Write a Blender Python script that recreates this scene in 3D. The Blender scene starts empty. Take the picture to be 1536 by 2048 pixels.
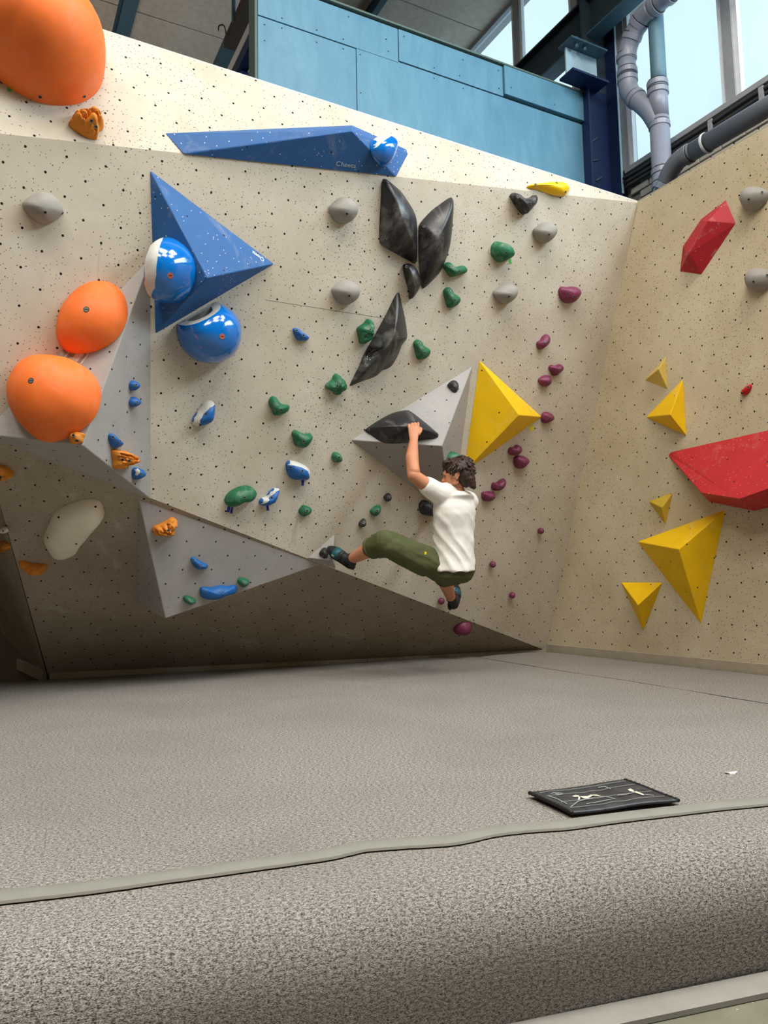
import bpy, bmesh, math, random
from math import sin, cos, pi, radians
from mathutils import Vector, Matrix, noise
random.seed(7)
S = bpy.context.scene
COL = S.collection
V = Vector
# ------------------------------------------------------------------ camera
# world: metres, Z up, z = 0 is the top of the landing mat, camera stands at x = y = 0
CAMW = [(0.9998037, -0.0198121, -0.0),(0.001862, 0.0939624, 0.995574),(-0.0197244, -0.9953786, 0.0939808)]
cam_d = bpy.data.cameras.new('camera'); cam = bpy.data.objects.new('camera', cam_d); COL.objects.link(cam)
cam_d.sensor_fit = 'VERTICAL'; cam_d.sensor_height = 24.0; cam_d.sensor_width = 18.0
cam_d.lens = 1525.35 * 24.0 / 2048.0
cam_d.clip_start = .05; cam_d.clip_end = 200
rt = V([CAMW[i][0] for i in range(3)]); dn = V([CAMW[i][1] for i in range(3)]); fw = V([CAMW[i][2] for i in range(3)])
m3 = Matrix((rt, -dn, -fw)).transposed()
cam.matrix_world = Matrix.Translation((0, 0, .67)) @ m3.to_4x4()
S.camera = cam
# building axes: A runs towards the window wall, B runs away along it
NA = V((.88497, .46564, 0)); NB = V((-.46564, .88497, 0))
def AB(a, b, z): return NA*a + NB*b + V((0, 0, z))
# ------------------------------------------------------------------ world, daylight, exposure
world = bpy.data.worlds.new('sky'); S.world = world; world.use_nodes = True
wn = world.node_tree; wn.nodes.clear()
wo = wn.nodes.new('ShaderNodeOutputWorld'); wb = wn.nodes.new('ShaderNodeBackground')
tc = wn.nodes.new('ShaderNodeTexCoord'); nz = wn.nodes.new('ShaderNodeTexNoise'); rp = wn.nodes.new('ShaderNodeValToRGB')
nz.inputs['Scale'].default_value = 1.6; nz.inputs['Detail'].default_value = 5
rp.color_ramp.elements[0].position = .38; rp.color_ramp.elements[0].color = (.60, .86, .99, 1)
rp.color_ramp.elements[1].position = .62; rp.color_ramp.elements[1].color = (.78, .96, 1.0, 1)
wn.links.new(tc.outputs['Generated'], nz.inputs['Vector']); wn.links.new(nz.outputs['Fac'], rp.inputs['Fac'])
wn.links.new(rp.outputs['Color'], wb.inputs['Color']); wb.inputs['Strength'].default_value = 1.2
wn.links.new(wb.outputs['Background'], wo.inputs['Surface'])
def area(name, a, b, z, sx, sy, watt, col, aim=None):
    d = bpy.data.lights.new(name, 'AREA'); d.shape = 'RECTANGLE'; d.size = sx; d.size_y = sy; d.energy = watt; d.color = col
    o = bpy.data.objects.new(name, d); COL.objects.link(o); p = AB(a, b, z); o.location = p
    q = (V(aim) - p) if aim is not None else V((0, 0, -1))
    o.rotation_euler = q.to_track_quat('-Z', 'Y').to_euler()
    return o
# rows of roof lights over the open hall in front of the wall
for i, a in enumerate((-2.5, .3, 3.0)):
    for b in (-1.0, 1.2):
        area('roof_light', a, b, 7.3, 2.0, 1.7, 166, (1.0, .95, .87))
# daylight entering through the row of high windows beside the camera
area('window_daylight', 5.2, .7, 5.3, 4.8, 1.4, 360, (.82, .92, 1.0), aim=AB(-2, 1.6, 3.0))
# unseen fill light added behind the climbing wall to brighten the roof
l_ = area('ceiling_fill', .8, 8.6, 4.6, .6, .6, 26, (1.0, .93, .84)); l_.rotation_euler = (pi, 0, 0)
S.view_settings.view_transform = 'Standard'; S.view_settings.look = 'None'
S.view_settings.exposure = 0.0; S.view_settings.gamma = 1.0; S.view_settings.use_curve_mapping = False
# ------------------------------------------------------------------ measured data: wall planes, bolt grids, holds, joints
FRAMES={'M': ((1.5109637, 7.3789987, 0.0028668),(0.817666, 0.5756929, -0.0),(0.1992234, -0.2829602, 0.938213),(0.5401226, -0.7671448, -0.3460584)), 'R': ((1.514584, 7.399418, -0.0131531),(0.4656449, -0.8849716, 0.0),(-0.0, 0.0, 1.0),(-0.8849716, -0.4656449, -0.0)), 'T': ((2.1776761, 6.1302113, 3.8117824),(0.8681911, 0.49623, -0.0),(-0.0800197, 0.1400004, 0.9869127),(0.4897357, -0.8568289, 0.1612552)), 'U': ((1.5391784, 7.3999286, 0.0005063),(0.9396059, 0.3422582, -0.0),(0.2628934, -0.7217247, 0.6403128),(0.2191523, -0.6016417, -0.7681143)), 'L': ((-2.2803819, 4.503631, 1.1793255),(0.5317562, -0.8468975, 0.0),(-0.3213587, -0.201777, 0.9252106),(-0.7835585, -0.4919865, -0.379454)), 'Ar': ((-1.318226, 4.2325179, 2.5622533),(0.2922814, 0.9563324, -0.0),(0.1968424, -0.0601604, 0.9785877),(0.9358551, -0.286023, -0.2058305)), 'Ab': ((-1.4577775, 4.7362549, 1.2277557),(0.8612392, -0.5081999, 0.0),(-0.4831654, -0.8188136, 0.3099927),(-0.1575383, -0.2669779, -0.9507389)), 'At': ((-2.1769745, 4.0948885, 1.5270299),(0.9990196, -0.0442703, 0.0),(0.0074, 0.1669906, 0.9859307),(-0.0436474, -0.9849641, 0.1671544)), 'Ct': ((-0.2261063, 5.3897758, 1.7013989),(0.9876342, 0.1567759, -0.0),(-0.0519342, 0.3271674, 0.9435382),(0.147924, -0.9318706, 0.3312637)), 'Cr': ((0.7017916, 5.7600818, 2.3287506),(0.3299202, 0.9440088, -0.0),(0.2236226, -0.0781535, 0.9715374),(0.9171399, -0.3205298, -0.2368861)), 'Cb': ((0.5506135, 6.1645597, 1.1961444),(0.9988768, 0.0473833, -0.0),(0.0390831, -0.8239028, 0.5653819),(0.0267897, -0.5647469, -0.8248292)), 'Df': ((-0.4779613, 5.616352, 0.8220158),(0.8345155, 0.5509845, -0.0),(0.2158602, -0.3269396, 0.9200624),(0.5069401, -0.7678064, -0.3917718)), 'Dl': ((-1.5266853, 4.7172888, 1.2270123),(0.6144342, -0.7889681, 0.0),(-0.2907932, -0.2264645, 0.9295984),(-0.7334235, -0.571177, -0.3685741)), 'St': ((-0.5622837, 5.5288286, 0.8684452),(0.9973786, 0.0723593, -0.0),(-0.0185053, 0.2550716, 0.9667451),(0.069953, -0.9642109, 0.255742)), 'Bt': ((-1.2716411, 4.0679953, 2.9996772),(0.6745749, 0.7382065, -0.0),(-0.1541503, 0.1408629, 0.9779547),(0.7219324, -0.6597036, 0.2088173)), 'Bl': ((-1.3327517, 4.3973243, 2.1742379),(0.963999, -0.265906, 0.0),(-0.0911557, -0.3304701, 0.9394041),(-0.2497932, -0.9055846, -0.3428117)), 'Bb': ((-0.6635033, 4.6356342, 2.690503),(-0.0736626, 0.9972832, 0.0),(0.7964143, 0.0588258, 0.6018835),(0.6002484, 0.0443363, -0.7985839)), 'Kf': ((-1.0969055, 4.1249739, 3.1267448),(0.7238539, 0.6899533, -0.0),(0.5259999, -0.5518447, 0.647141),(0.4464971, -0.4684356, -0.7623703)), 'Kr': ((0.124799, 4.8715836, 3.3835084),(0.5772487, 0.8165684, -0.0),(0.0241682, -0.017085, 0.9995619),(0.8162107, -0.5769958, -0.0295973)), 'Ku': ((-1.1940198, 4.0940355, 3.2324866),(0.9974257, 0.0717075, -0.0),(-0.0572309, 0.7960617, 0.6025035),(0.043204, -0.6009524, 0.7981163))}
GRIDS={'M1': [(5.1863, -4.79, 39.9929),(4.7906, 5.2243, 6.71)], 'M2': [(5.2488, -4.7723, 30.994),(4.7719, 5.1963, 1.9275)], 'R': [(5.0444, -4.9831, 8.1518),(4.9449, 5.0357, -22.0605)], 'T': [(5.8089, -4.0579, 23.4825),(4.0965, 6.0957, 17.8821)], 'U': [(6.8503, 2.2768, 26.433),(2.1544, -6.9444, 16.4259)]}
VOLUMES=[
{'name':'climbing_volume','label':'large grey pyramid volume carrying two big orange domes,on the left of the wall','group':'grey plywood volumes','frame':'M','mat':'grey','verts':[(-4.1247,2.7279,0.0),(-3.9488,1.3056,0.0),(-4.9061,1.6245,0.0),(-4.4712,1.6701,0.36)],'faces':[(0,1,3),(1,2,3),(2,0,3)]},
{'name':'climbing_volume','label':'grey pyramid volume in the middle holding the black gripped hold','group':'grey plywood volumes','frame':'M','mat':'grey','verts':[(-2.5655,1.8104,0.0),(-1.5936,2.4791,0.0),(-1.4844,1.2719,0.0),(-1.9761,1.8781,0.3)],'faces':[(0,1,3),(1,2,3),(2,0,3)]},
{'name':'climbing_volume','label':'grey wedge volume below the crease with blue bar hold,under the left overhang','group':'grey plywood volumes','frame':'U','mat':'grey','verts':[(-3.7989,1.9155,0.0),(-3.7795,0.8841,0.0),(-2.5058,1.283,0.0),(-3.6052,1.1401,0.34)],'faces':[(0,1,3),(1,2,3),(2,0,3)]},
{'name':'climbing_volume','label':"small grey pyramid volume under the climber's left foot",'group':'grey plywood volumes','frame':'M','mat':'grey','verts':[(-2.7604,0.9226,0.0),(-2.564,1.1082,0.0),(-2.5059,0.8452,0.0),(-2.6071,0.9366,0.1)],'faces':[(0,1,3),(1,2,3),(2,0,3)]},
{'name':'climbing_volume','label':'blue triangular pyramid volume with white lettering,upper left of the wall','group':'blue volumes','frame':'M','mat':'bluevol','verts':[(-4.1814,3.1942,0.0),(-3.3573,2.8646,0.0),(-4.0417,2.3144,0.0),(-3.8655,2.6766,0.25)],'faces':[(0,1,3),(1,2,3),(2,0,3)]},
{'name':'climbing_volume','label':'long blue wedge volume lying along the top crease of the wall','group':'blue volumes','frame':'T','mat':'bluevol','verts':[(-3.9377,-0.587,0.0),(-3.838,-0.6948,0.004),(-2.4069,-0.4346,0.004),(-2.2855,-0.2193,0.0),(-2.2954,-0.1864,0.0),(-2.705,-0.128,-0.0),(-2.8424,-0.388,0.22)],'faces':[(0,1,6,5),(1,2,6),(2,3,4,5,6)]},
{'name':'climbing_volume','label':"tall yellow pyramid volume beside the grey one,above the climber's head",'group':'yellow volumes','frame':'M','mat':'yellow','verts':[(-1.5313,2.5347,0.0),(-0.7329,2.1796,0.0),(-1.4567,1.6525,0.0),(-1.2349,2.181,0.25)],'faces':[(0,1,3),(1,2,3),(2,0,3)]},
{'name':'climbing_volume','label':'small faded yellow pyramid volume,topmost on the right wall','group':'yellow volumes','frame':'R','mat':'yellowpale','verts':[(1.6359,2.4473,0.0),(1.4077,2.3127,0.0),(1.6359,2.1838,0.0),(1.6344,2.3352,0.09)],'faces':[(0,1,3),(1,2,3),(2,0,3)]},
{'name':'climbing_volume','label':'medium yellow pyramid volume just below the topmost small one on the right wall','group':'yellow volumes','frame':'R','mat':'yellow','verts':[(1.788,2.2224,0.0),(1.4011,2.0023,0.0),(1.7903,1.7779,0.0),(1.7953,1.9263,0.17)],'faces':[(0,1,3),(1,2,3),(2,0,3)]},
{'name':'climbing_volume','label':"small dull yellow pyramid volume left of the big red volume's underside",'group':'yellow volumes','frame':'R','mat':'yellowpale2','verts':[(1.6302,1.3542,0.0),(1.3806,1.3092,0.0),(1.5396,1.109,0.0),(1.5741,1.2399,0.07)],'faces':[(0,1,3),(1,2,3),(2,0,3)]},
{'name':'climbing_volume','label':'biggest yellow pyramid volume on the right wall,below the red volume','group':'yellow volumes','frame':'R','mat':'yellow','verts':[(2.0977,1.1722,0.0),(1.2413,0.9893,0.0),(1.8235,0.341,0.0),(1.9002,0.8939,0.28)],'faces':[(0,1,3),(1,2,3),(2,0,3)]},
{'name':'climbing_volume','label':'yellow pyramid volume with flat top edge,lowest on the right wall','group':'yellow volumes','frame':'R','mat':'yellow','verts':[(1.4768,0.6514,0.0),(1.0323,0.6571,0.0),(1.2496,0.2636,0.0),(1.3527,0.4765,0.15)],'faces':[(0,1,3),(1,2,3),(2,0,3)]},
{'name':'climbing_volume','label':'huge red volume jutting out of the right edge of the right wall','group':'red volumes','frame':'R','mat':'red','verts':[(1.6042,1.6525,0.0),(1.6326,1.6739,0.0),(2.8834,1.6965,0.0),(1.9597,1.2484,0.0),(2.3474,1.1401,0.02),(2.8592,1.2112,0.02),(2.0993,1.2869,0.2449),(2.4465,1.2042,0.3),(2.924,1.3175,0.2352)],'faces':[(0,6,7,1),(1,7,8,2),(0,3,6),(6,3,4,7),(7,4,5,8),(8,5,2)]},
{'name':'climbing_volume','label':'red faceted gem volume with chalk marks,high on the right wall','group':'red volumes','frame':'R','mat':'redgem','verts':[(2.2662,3.4529,0.0),(2.3335,3.2458,0.0),(2.0129,2.9829,0.0),(1.8209,3.0818,0.0),(1.861,3.2666,0.0),(2.043,3.4073,0.0),(2.18,3.3148,0.1),(2.0036,3.1349,0.11)],'faces':[(0,1,6,5),(1,2,7,6),(2,3,7),(3,4,7),(4,5,6,7)]}]
HOLDS=[
{'name':'climbing_hold','label':'rounded grey hold at the far left edge of the wall','cat':'climbing hold','group':'grey holds','mat':'greyhold','frame':'M','out':[(-4.8055,2.8372),(-4.7947,2.8237),(-4.7835,2.8105),(-4.7705,2.7992),(-4.7565,2.7892),(-4.7414,2.7808),(-4.7249,2.7758),(-4.7077,2.7739),(-4.6906,2.776),(-4.6748,2.7829),(-4.6605,2.7926),(-4.6477,2.8041),(-4.636,2.8168),(-4.6255,2.8305),(-4.616,2.8449),(-4.6079,2.8602),(-4.6123,2.8761),(-4.6215,2.8908),(-4.6321,2.9044),(-4.644,2.9169),(-4.6576,2.9275),(-4.6734,2.9342),(-4.6904,2.9374),(-4.7076,2.9378),(-4.7246,2.9346),(-4.7403,2.9274),(-4.7544,2.9176),(-4.7673,2.906),(-4.7794,2.8937),(-4.7913,2.8812),(-4.8027,2.8683),(-4.8108,2.8532)],'h':0.1,'c':(-4.7219,2.8527),'pq':(2.0,0.5),'bolts':[(-4.7138,2.8302),(-4.6204,2.8522)]},
{'name':'climbing_hold','label':'rounded grey hold left of the two big black leaf-shaped holds','cat':'climbing hold','group':'grey holds','mat':'greyhold','frame':'M','out':[(-3.0319,3.2652),(-3.0209,3.2514),(-3.0083,3.2389),(-2.9946,3.2278),(-2.9793,3.219),(-2.9625,3.2134),(-2.945,3.2109),(-2.9274,3.212),(-2.9105,3.2171),(-2.8945,3.2246),(-2.8797,3.2344),(-2.8668,3.2465),(-2.8561,3.2605),(-2.8468,3.2756),(-2.8392,3.2915),(-2.8364,3.3089),(-2.8398,3.3262),(-2.8478,3.3419),(-2.8596,3.3551),(-2.8737,3.3656),(-2.8897,3.3732),(-2.9069,3.377),(-2.9246,3.3781),(-2.9422,3.3769),(-2.9594,3.3727),(-2.9747,3.364),(-2.9879,3.3522),(-2.9998,3.3391),(-3.0111,3.3255),(-3.022,3.3115),(-3.033,3.2976),(-3.0387,3.2814)],'h':0.11,'c':(-2.934,3.2948),'pq':(2.0,0.5),'bolts':[(-2.9544,3.2658)]},
{'name':'climbing_hold','label':'rounded grey hold above the small blue hold,left of the long black hold','cat':'climbing hold','group':'grey holds','mat':'greyhold','frame':'M','out':[(-2.9161,2.7798),(-2.9062,2.7653),(-2.8939,2.7527),(-2.8806,2.7411),(-2.8665,2.7305),(-2.8511,2.722),(-2.8345,2.7161),(-2.8171,2.7143),(-2.7998,2.7174),(-2.7835,2.724),(-2.7683,2.7331),(-2.7544,2.7439),(-2.7418,2.7561),(-2.7307,2.7698),(-2.7226,2.7854),(-2.7184,2.8025),(-2.7182,2.8201),(-2.7235,2.8367),(-2.7345,2.8505),(-2.7485,2.8611),(-2.764,2.8695),(-2.7805,2.8754),(-2.798,2.878),(-2.8156,2.8777),(-2.8329,2.8748),(-2.8496,2.8691),(-2.8652,2.8609),(-2.8794,2.8505),(-2.8917,2.8379),(-2.9029,2.8243),(-2.9137,2.8104),(-2.9221,2.7963)],'h':0.11,'c':(-2.8155,2.7983),'pq':(2.0,0.5),'bolts':[(-2.8372,2.774)]},
{'name':'climbing_hold','label':'rounded grey hold below the black claw hold near the top right corner','cat':'climbing hold','group':'grey holds','mat':'greyhold','frame':'M','out':[(-1.2627,3.5533),(-1.2512,3.539),(-1.2381,3.5259),(-1.2236,3.5147),(-1.2075,3.5057),(-1.1903,3.4994),(-1.1722,3.496),(-1.1539,3.4966),(-1.1365,3.5024),(-1.121,3.5122),(-1.1067,3.5238),(-1.0934,3.5365),(-1.0815,3.5505),(-1.071,3.5657),(-1.0626,3.582),(-1.0562,3.5993),(-1.0541,3.6175),(-1.0596,3.6349),(-1.0715,3.6488),(-1.087,3.6586),(-1.1043,3.6648),(-1.1226,3.6669),(-1.1409,3.6654),(-1.1588,3.6613),(-1.1762,3.6552),(-1.1926,3.6469),(-1.2077,3.6364),(-1.2213,3.624),(-1.2342,3.6108),(-1.2474,3.5981),(-1.2613,3.586),(-1.2696,3.5702)],'h':0.11,'c':(-1.1565,3.5825),'pq':(2.0,0.5),'bolts':[(-1.1864,3.5578)]},
{'name':'climbing_hold','label':'rounded grey hold below the green hold,left of the round purple hold','cat':'climbing hold','group':'grey holds','mat':'greyhold','frame':'M','out':[(-1.5349,3.0355),(-1.5221,3.0227),(-1.5076,3.0118),(-1.4921,3.0025),(-1.4756,2.9951),(-1.4586,2.9888),(-1.4411,2.9841),(-1.4231,2.9827),(-1.4057,2.9875),(-1.39,2.9965),(-1.3755,3.0074),(-1.3621,3.0196),(-1.35,3.0331),(-1.3394,3.0477),(-1.3314,3.064),(-1.3269,3.0815),(-1.3267,3.0995),(-1.3329,3.1164),(-1.3446,3.1301),(-1.36,3.1395),(-1.3772,3.1451),(-1.3952,3.147),(-1.4133,3.1462),(-1.4311,3.1428),(-1.4481,3.1367),(-1.464,3.1281),(-1.4788,3.1176),(-1.492,3.1052),(-1.5044,3.0919),(-1.5169,3.0788),(-1.5303,3.0666),(-1.5406,3.052)],'h':0.11,'c':(-1.4261,3.0658),'pq':(2.0,0.5),'bolts':[(-1.4573,3.0401)]},
{'name':'climbing_hold','label':"rounded grey hold at the right picture edge,above the red gem volume's right",'cat':'climbing hold','group':'grey holds','mat':'greyhold','frame':'R','out':[(2.4048,3.3786),(2.4081,3.36),(2.4138,3.342),(2.4217,3.3249),(2.4324,3.3093),(2.4452,3.2955),(2.4592,3.2828),(2.4748,3.2721),(2.4923,3.2653),(2.511,3.2633),(2.5299,3.2645),(2.5484,3.2681),(2.566,3.2749),(2.5817,3.2854),(2.5952,3.2985),(2.6058,3.3141),(2.6132,3.3314),(2.6129,3.349),(2.6006,3.3633),(2.5885,3.3779),(2.5756,3.3917),(2.5615,3.4042),(2.5467,3.416),(2.5312,3.4267),(2.5145,3.4355),(2.4968,3.442),(2.4784,3.4461),(2.4595,3.4465),(2.4419,3.4399),(2.4268,3.4287),(2.4145,3.4145),(2.407,3.3972)],'h':0.11,'c':(2.5041,3.353),'pq':(2.0,0.5),'bolts':[(2.5215,3.3165),(2.5957,3.3412)]},
{'name':'climbing_hold','label':'rounded grey hold at the right picture edge,lower of the two on the right wall','cat':'climbing hold','group':'grey holds','mat':'greyhold','frame':'R','out':[(2.4019,2.7733),(2.4055,2.7547),(2.4107,2.7365),(2.4186,2.7194),(2.4305,2.7047),(2.4448,2.6923),(2.4604,2.6817),(2.4775,2.6736),(2.4957,2.6686),(2.5145,2.6667),(2.5333,2.6686),(2.5514,2.6739),(2.5687,2.6817),(2.5842,2.6923),(2.5961,2.707),(2.6044,2.7239),(2.6101,2.7419),(2.6072,2.7599),(2.5956,2.7748),(2.5826,2.7886),(2.5689,2.8016),(2.5542,2.8136),(2.5386,2.8242),(2.5222,2.8336),(2.5048,2.841),(2.4865,2.8459),(2.4677,2.8477),(2.4491,2.845),(2.4324,2.8363),(2.4179,2.8242),(2.4053,2.8101),(2.4004,2.7921)],'h':0.11,'c':(2.5008,2.7558),'pq':(2.0,0.5),'bolts':[(2.516,2.7215),(2.5918,2.7459)]},
{'name':'climbing_hold','label':'bumpy green hold touching the upper edge of the long black hold','cat':'climbing hold','group':'green holds','mat':'green','frame':'M','out':[(-2.6757,2.57),(-2.669,2.557),(-2.6627,2.5438),(-2.6559,2.5308),(-2.6498,2.5175),(-2.6459,2.5035),(-2.6402,2.4902),(-2.6272,2.4841),(-2.6127,2.4852),(-2.5997,2.4916),(-2.588,2.5004),(-2.5766,2.5096),(-2.5659,2.5195),(-2.5585,2.5319),(-2.5568,2.5464),(-2.557,2.561),(-2.5571,2.5757),(-2.5583,2.5902),(-2.5603,2.6047),(-2.5627,2.6191),(-2.566,2.6334),(-2.572,2.6467),(-2.5828,2.6563),(-2.5966,2.6607),(-2.6111,2.6595),(-2.6191,2.6481),(-2.6247,2.6347),(-2.6349,2.6243),(-2.6457,2.6145),(-2.6569,2.605),(-2.668,2.5955),(-2.677,2.5841)],'h':0.1,'c':(-2.61,2.5704),'pq':(2.0,0.5),'bolts':[(-2.6243,2.589)],'bump':0.012},
{'name':'climbing_hold','label':"three-lobed green hold left of the long black hold's lower tip",'cat':'climbing hold','group':'green holds','mat':'green','frame':'M','out':[(-2.8469,2.1503),(-2.8334,2.1446),(-2.8187,2.1413),(-2.804,2.1379),(-2.7898,2.1331),(-2.7784,2.1233),(-2.767,2.1138),(-2.7522,2.1114),(-2.7375,2.1141),(-2.7317,2.1272),(-2.7229,2.1385),(-2.709,2.1443),(-2.6961,2.1519),(-2.6855,2.1624),(-2.6828,2.1766),(-2.6891,2.1903),(-2.6974,2.2028),(-2.7068,2.2146),(-2.7175,2.225),(-2.7304,2.2328),(-2.7438,2.2395),(-2.7566,2.2474),(-2.7695,2.2551),(-2.784,2.2575),(-2.7956,2.2483),(-2.8019,2.2348),(-2.8052,2.2201),(-2.8106,2.2062),(-2.8219,2.1964),(-2.8348,2.1888),(-2.8451,2.1779),(-2.8511,2.1643)],'h':0.08,'c':(-2.764,2.1811),'pq':(2.0,0.5),'bolts':[(-2.7969,2.1777)],'bump':0.01},
{'name':'climbing_hold','label':'green kidney-shaped hold farthest left among the row in mid wall','cat':'climbing hold','group':'green holds','mat':'green','frame':'M','out':[(-3.2497,1.9948),(-3.2451,1.9818),(-3.2377,1.9701),(-3.2278,1.9603),(-3.2189,1.9497),(-3.2125,1.9374),(-3.2052,1.9257),(-3.1934,1.9188),(-3.1797,1.9194),(-3.1664,1.9235),(-3.1536,1.9289),(-3.1411,1.935),(-3.1289,1.9415),(-3.1171,1.9489),(-3.1066,1.9579),(-3.0994,1.9697),(-3.0957,1.9831),(-3.0981,1.9964),(-3.1101,2.002),(-3.1237,1.9994),(-3.1375,1.9983),(-3.1512,2.0003),(-3.1645,2.0043),(-3.1765,2.0112),(-3.187,2.0203),(-3.1965,2.0303),(-3.2053,2.041),(-3.2183,2.0449),(-3.232,2.0432),(-3.2427,2.0348),(-3.2484,2.0222),(-3.251,2.0086)],'h':0.07,'c':(-3.2149,1.9718),'pq':(2.0,0.5),'bolts':[(-3.1842,1.9667)]},
{'name':'climbing_hold','label':'green bowl-shaped hold above the blue and white hold with a blue tape tab','cat':'climbing hold','group':'green holds','mat':'green','frame':'M','out':[(-3.0428,1.8011),(-3.0369,1.7883),(-3.0306,1.7758),(-3.0246,1.7632),(-3.0184,1.7506),(-3.011,1.7387),(-3.0011,1.729),(-2.9884,1.7233),(-2.9745,1.7211),(-2.9605,1.7209),(-2.9466,1.7223),(-2.9331,1.726),(-2.9223,1.7346),(-2.9146,1.7463),(-2.9069,1.758),(-2.8997,1.7701),(-2.8941,1.7829),(-2.8901,1.7963),(-2.8905,1.8101),(-2.8995,1.8207),(-2.9117,1.8273),(-2.925,1.8243),(-2.938,1.8196),(-2.952,1.8197),(-2.9659,1.8215),(-2.9794,1.825),(-2.9926,1.8297),(-3.006,1.8339),(-3.0194,1.8381),(-3.033,1.8378),(-3.0427,1.8279),(-3.0463,1.8146)],'h':0.08,'c':(-2.9683,1.7813),'pq':(2.0,0.5),'bolts':[(-2.9851,1.7769)]},
{'name':'climbing_hold','label':'tiny green foothold right of the bowl-shaped green hold','cat':'climbing hold','group':'green holds','mat':'green','frame':'M','out':[(-2.7026,1.6724),(-2.6997,1.6649),(-2.696,1.6578),(-2.6915,1.6511),(-2.6859,1.6454),(-2.6788,1.6417),(-2.6709,1.6403),(-2.6629,1.6401),(-2.6548,1.6406),(-2.6469,1.6417),(-2.639,1.6433),(-2.6312,1.6455),(-2.6241,1.6491),(-2.6191,1.6553),(-2.6177,1.6632),(-2.619,1.6711),(-2.6222,1.6784),(-2.6266,1.6852),(-2.6317,1.6914),(-2.6372,1.6973),(-2.6432,1.7027),(-2.6498,1.7073),(-2.6571,1.7107),(-2.6649,1.7127),(-2.6728,1.7138),(-2.6809,1.714),(-2.6888,1.713),(-2.6961,1.7098),(-2.7012,1.7037),(-2.7041,1.6962),(-2.7052,1.6882),(-2.7047,1.6802)],'h':0.05,'c':(-2.6636,1.6759),'pq':(2.0,0.5),'bolts':[(-2.6709,1.6839)]},
{'name':'climbing_hold','label':'long green bean-shaped hold with two blue tape strips below','cat':'climbing hold','group':'green holds','mat':'green','frame':'M','out':[(-3.4528,1.3047),(-3.4403,1.2919),(-3.4242,1.2843),(-3.4065,1.2821),(-3.3894,1.2866),(-3.3744,1.2964),(-3.3598,1.3067),(-3.3457,1.3176),(-3.3285,1.3217),(-3.3106,1.3211),(-3.293,1.3235),(-3.2766,1.3307),(-3.2625,1.3416),(-3.2523,1.3562),(-3.245,1.3725),(-3.2439,1.3899),(-3.2551,1.4038),(-3.2688,1.4152),(-3.2845,1.4238),(-3.3015,1.4294),(-3.3192,1.4318),(-3.3369,1.4303),(-3.3543,1.4259),(-3.3712,1.42),(-3.3876,1.413),(-3.4035,1.4048),(-3.4184,1.3949),(-3.4319,1.3831),(-3.4436,1.3697),(-3.4534,1.3547),(-3.4602,1.3382),(-3.4609,1.3205)],'h':0.1,'c':(-3.3554,1.3606),'pq':(2.0,0.5),'bolts':[(-3.3647,1.3693)],'tapes':[([(-3.4307,1.2827),(-3.4111,1.2806),(-3.4132,1.2385),(-3.4307,1.2424)],'tapeblue'),([(-3.4059,1.2779),(-3.3895,1.2775),(-3.3899,1.2323),(-3.4065,1.234)],'tapeblue')]},
{'name':'climbing_hold','label':'small angular green foothold to the right of the blue tape tabs,low in mid wall','cat':'climbing hold','group':'green holds','mat':'green','frame':'M','out':[(-2.8954,1.2639),(-2.8895,1.2573),(-2.8829,1.2512),(-2.8768,1.2447),(-2.8702,1.2386),(-2.8628,1.2337),(-2.8541,1.2323),(-2.8456,1.2348),(-2.8376,1.2388),(-2.8296,1.2428),(-2.8215,1.2466),(-2.8137,1.251),(-2.8066,1.2564),(-2.8013,1.2635),(-2.7978,1.2717),(-2.796,1.2805),(-2.7964,1.2893),(-2.8008,1.2968),(-2.8084,1.3015),(-2.8167,1.3048),(-2.8252,1.3074),(-2.8339,1.3096),(-2.8426,1.3117),(-2.8512,1.3141),(-2.8598,1.3163),(-2.8687,1.3161),(-2.8763,1.3115),(-2.882,1.3047),(-2.8868,1.2972),(-2.891,1.2893),(-2.8945,1.2811),(-2.897,1.2725)],'h':0.05,'c':(-2.8475,1.2758),'pq':(2.0,0.5),'bolts':[(-2.8536,1.2861),(-2.8654,1.2553)]},
{'name':'climbing_hold','label':'small green foothold between the two small black footholds','cat':'climbing hold','group':'green holds','mat':'green','frame':'M','out':[(-2.2931,1.2912),(-2.2894,1.2838),(-2.2839,1.2775),(-2.2776,1.272),(-2.2707,1.2673),(-2.2635,1.2632),(-2.2557,1.26),(-2.2476,1.2585),(-2.2394,1.2599),(-2.232,1.2638),(-2.2257,1.2692),(-2.2204,1.2757),(-2.2164,1.283),(-2.2133,1.2908),(-2.2111,1.2988),(-2.2094,1.307),(-2.2087,1.3153),(-2.209,1.3237),(-2.2103,1.3319),(-2.2133,1.3397),(-2.2193,1.3451),(-2.2276,1.3457),(-2.2358,1.3442),(-2.2438,1.3418),(-2.2516,1.3388),(-2.259,1.3351),(-2.2661,1.3307),(-2.2727,1.3255),(-2.2788,1.3198),(-2.2844,1.3136),(-2.2894,1.3069),(-2.2931,1.2995)],'h':0.05,'c':(-2.2474,1.3019),'pq':(2.0,0.5),'bolts':[(-2.2593,1.3091)]},
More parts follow.
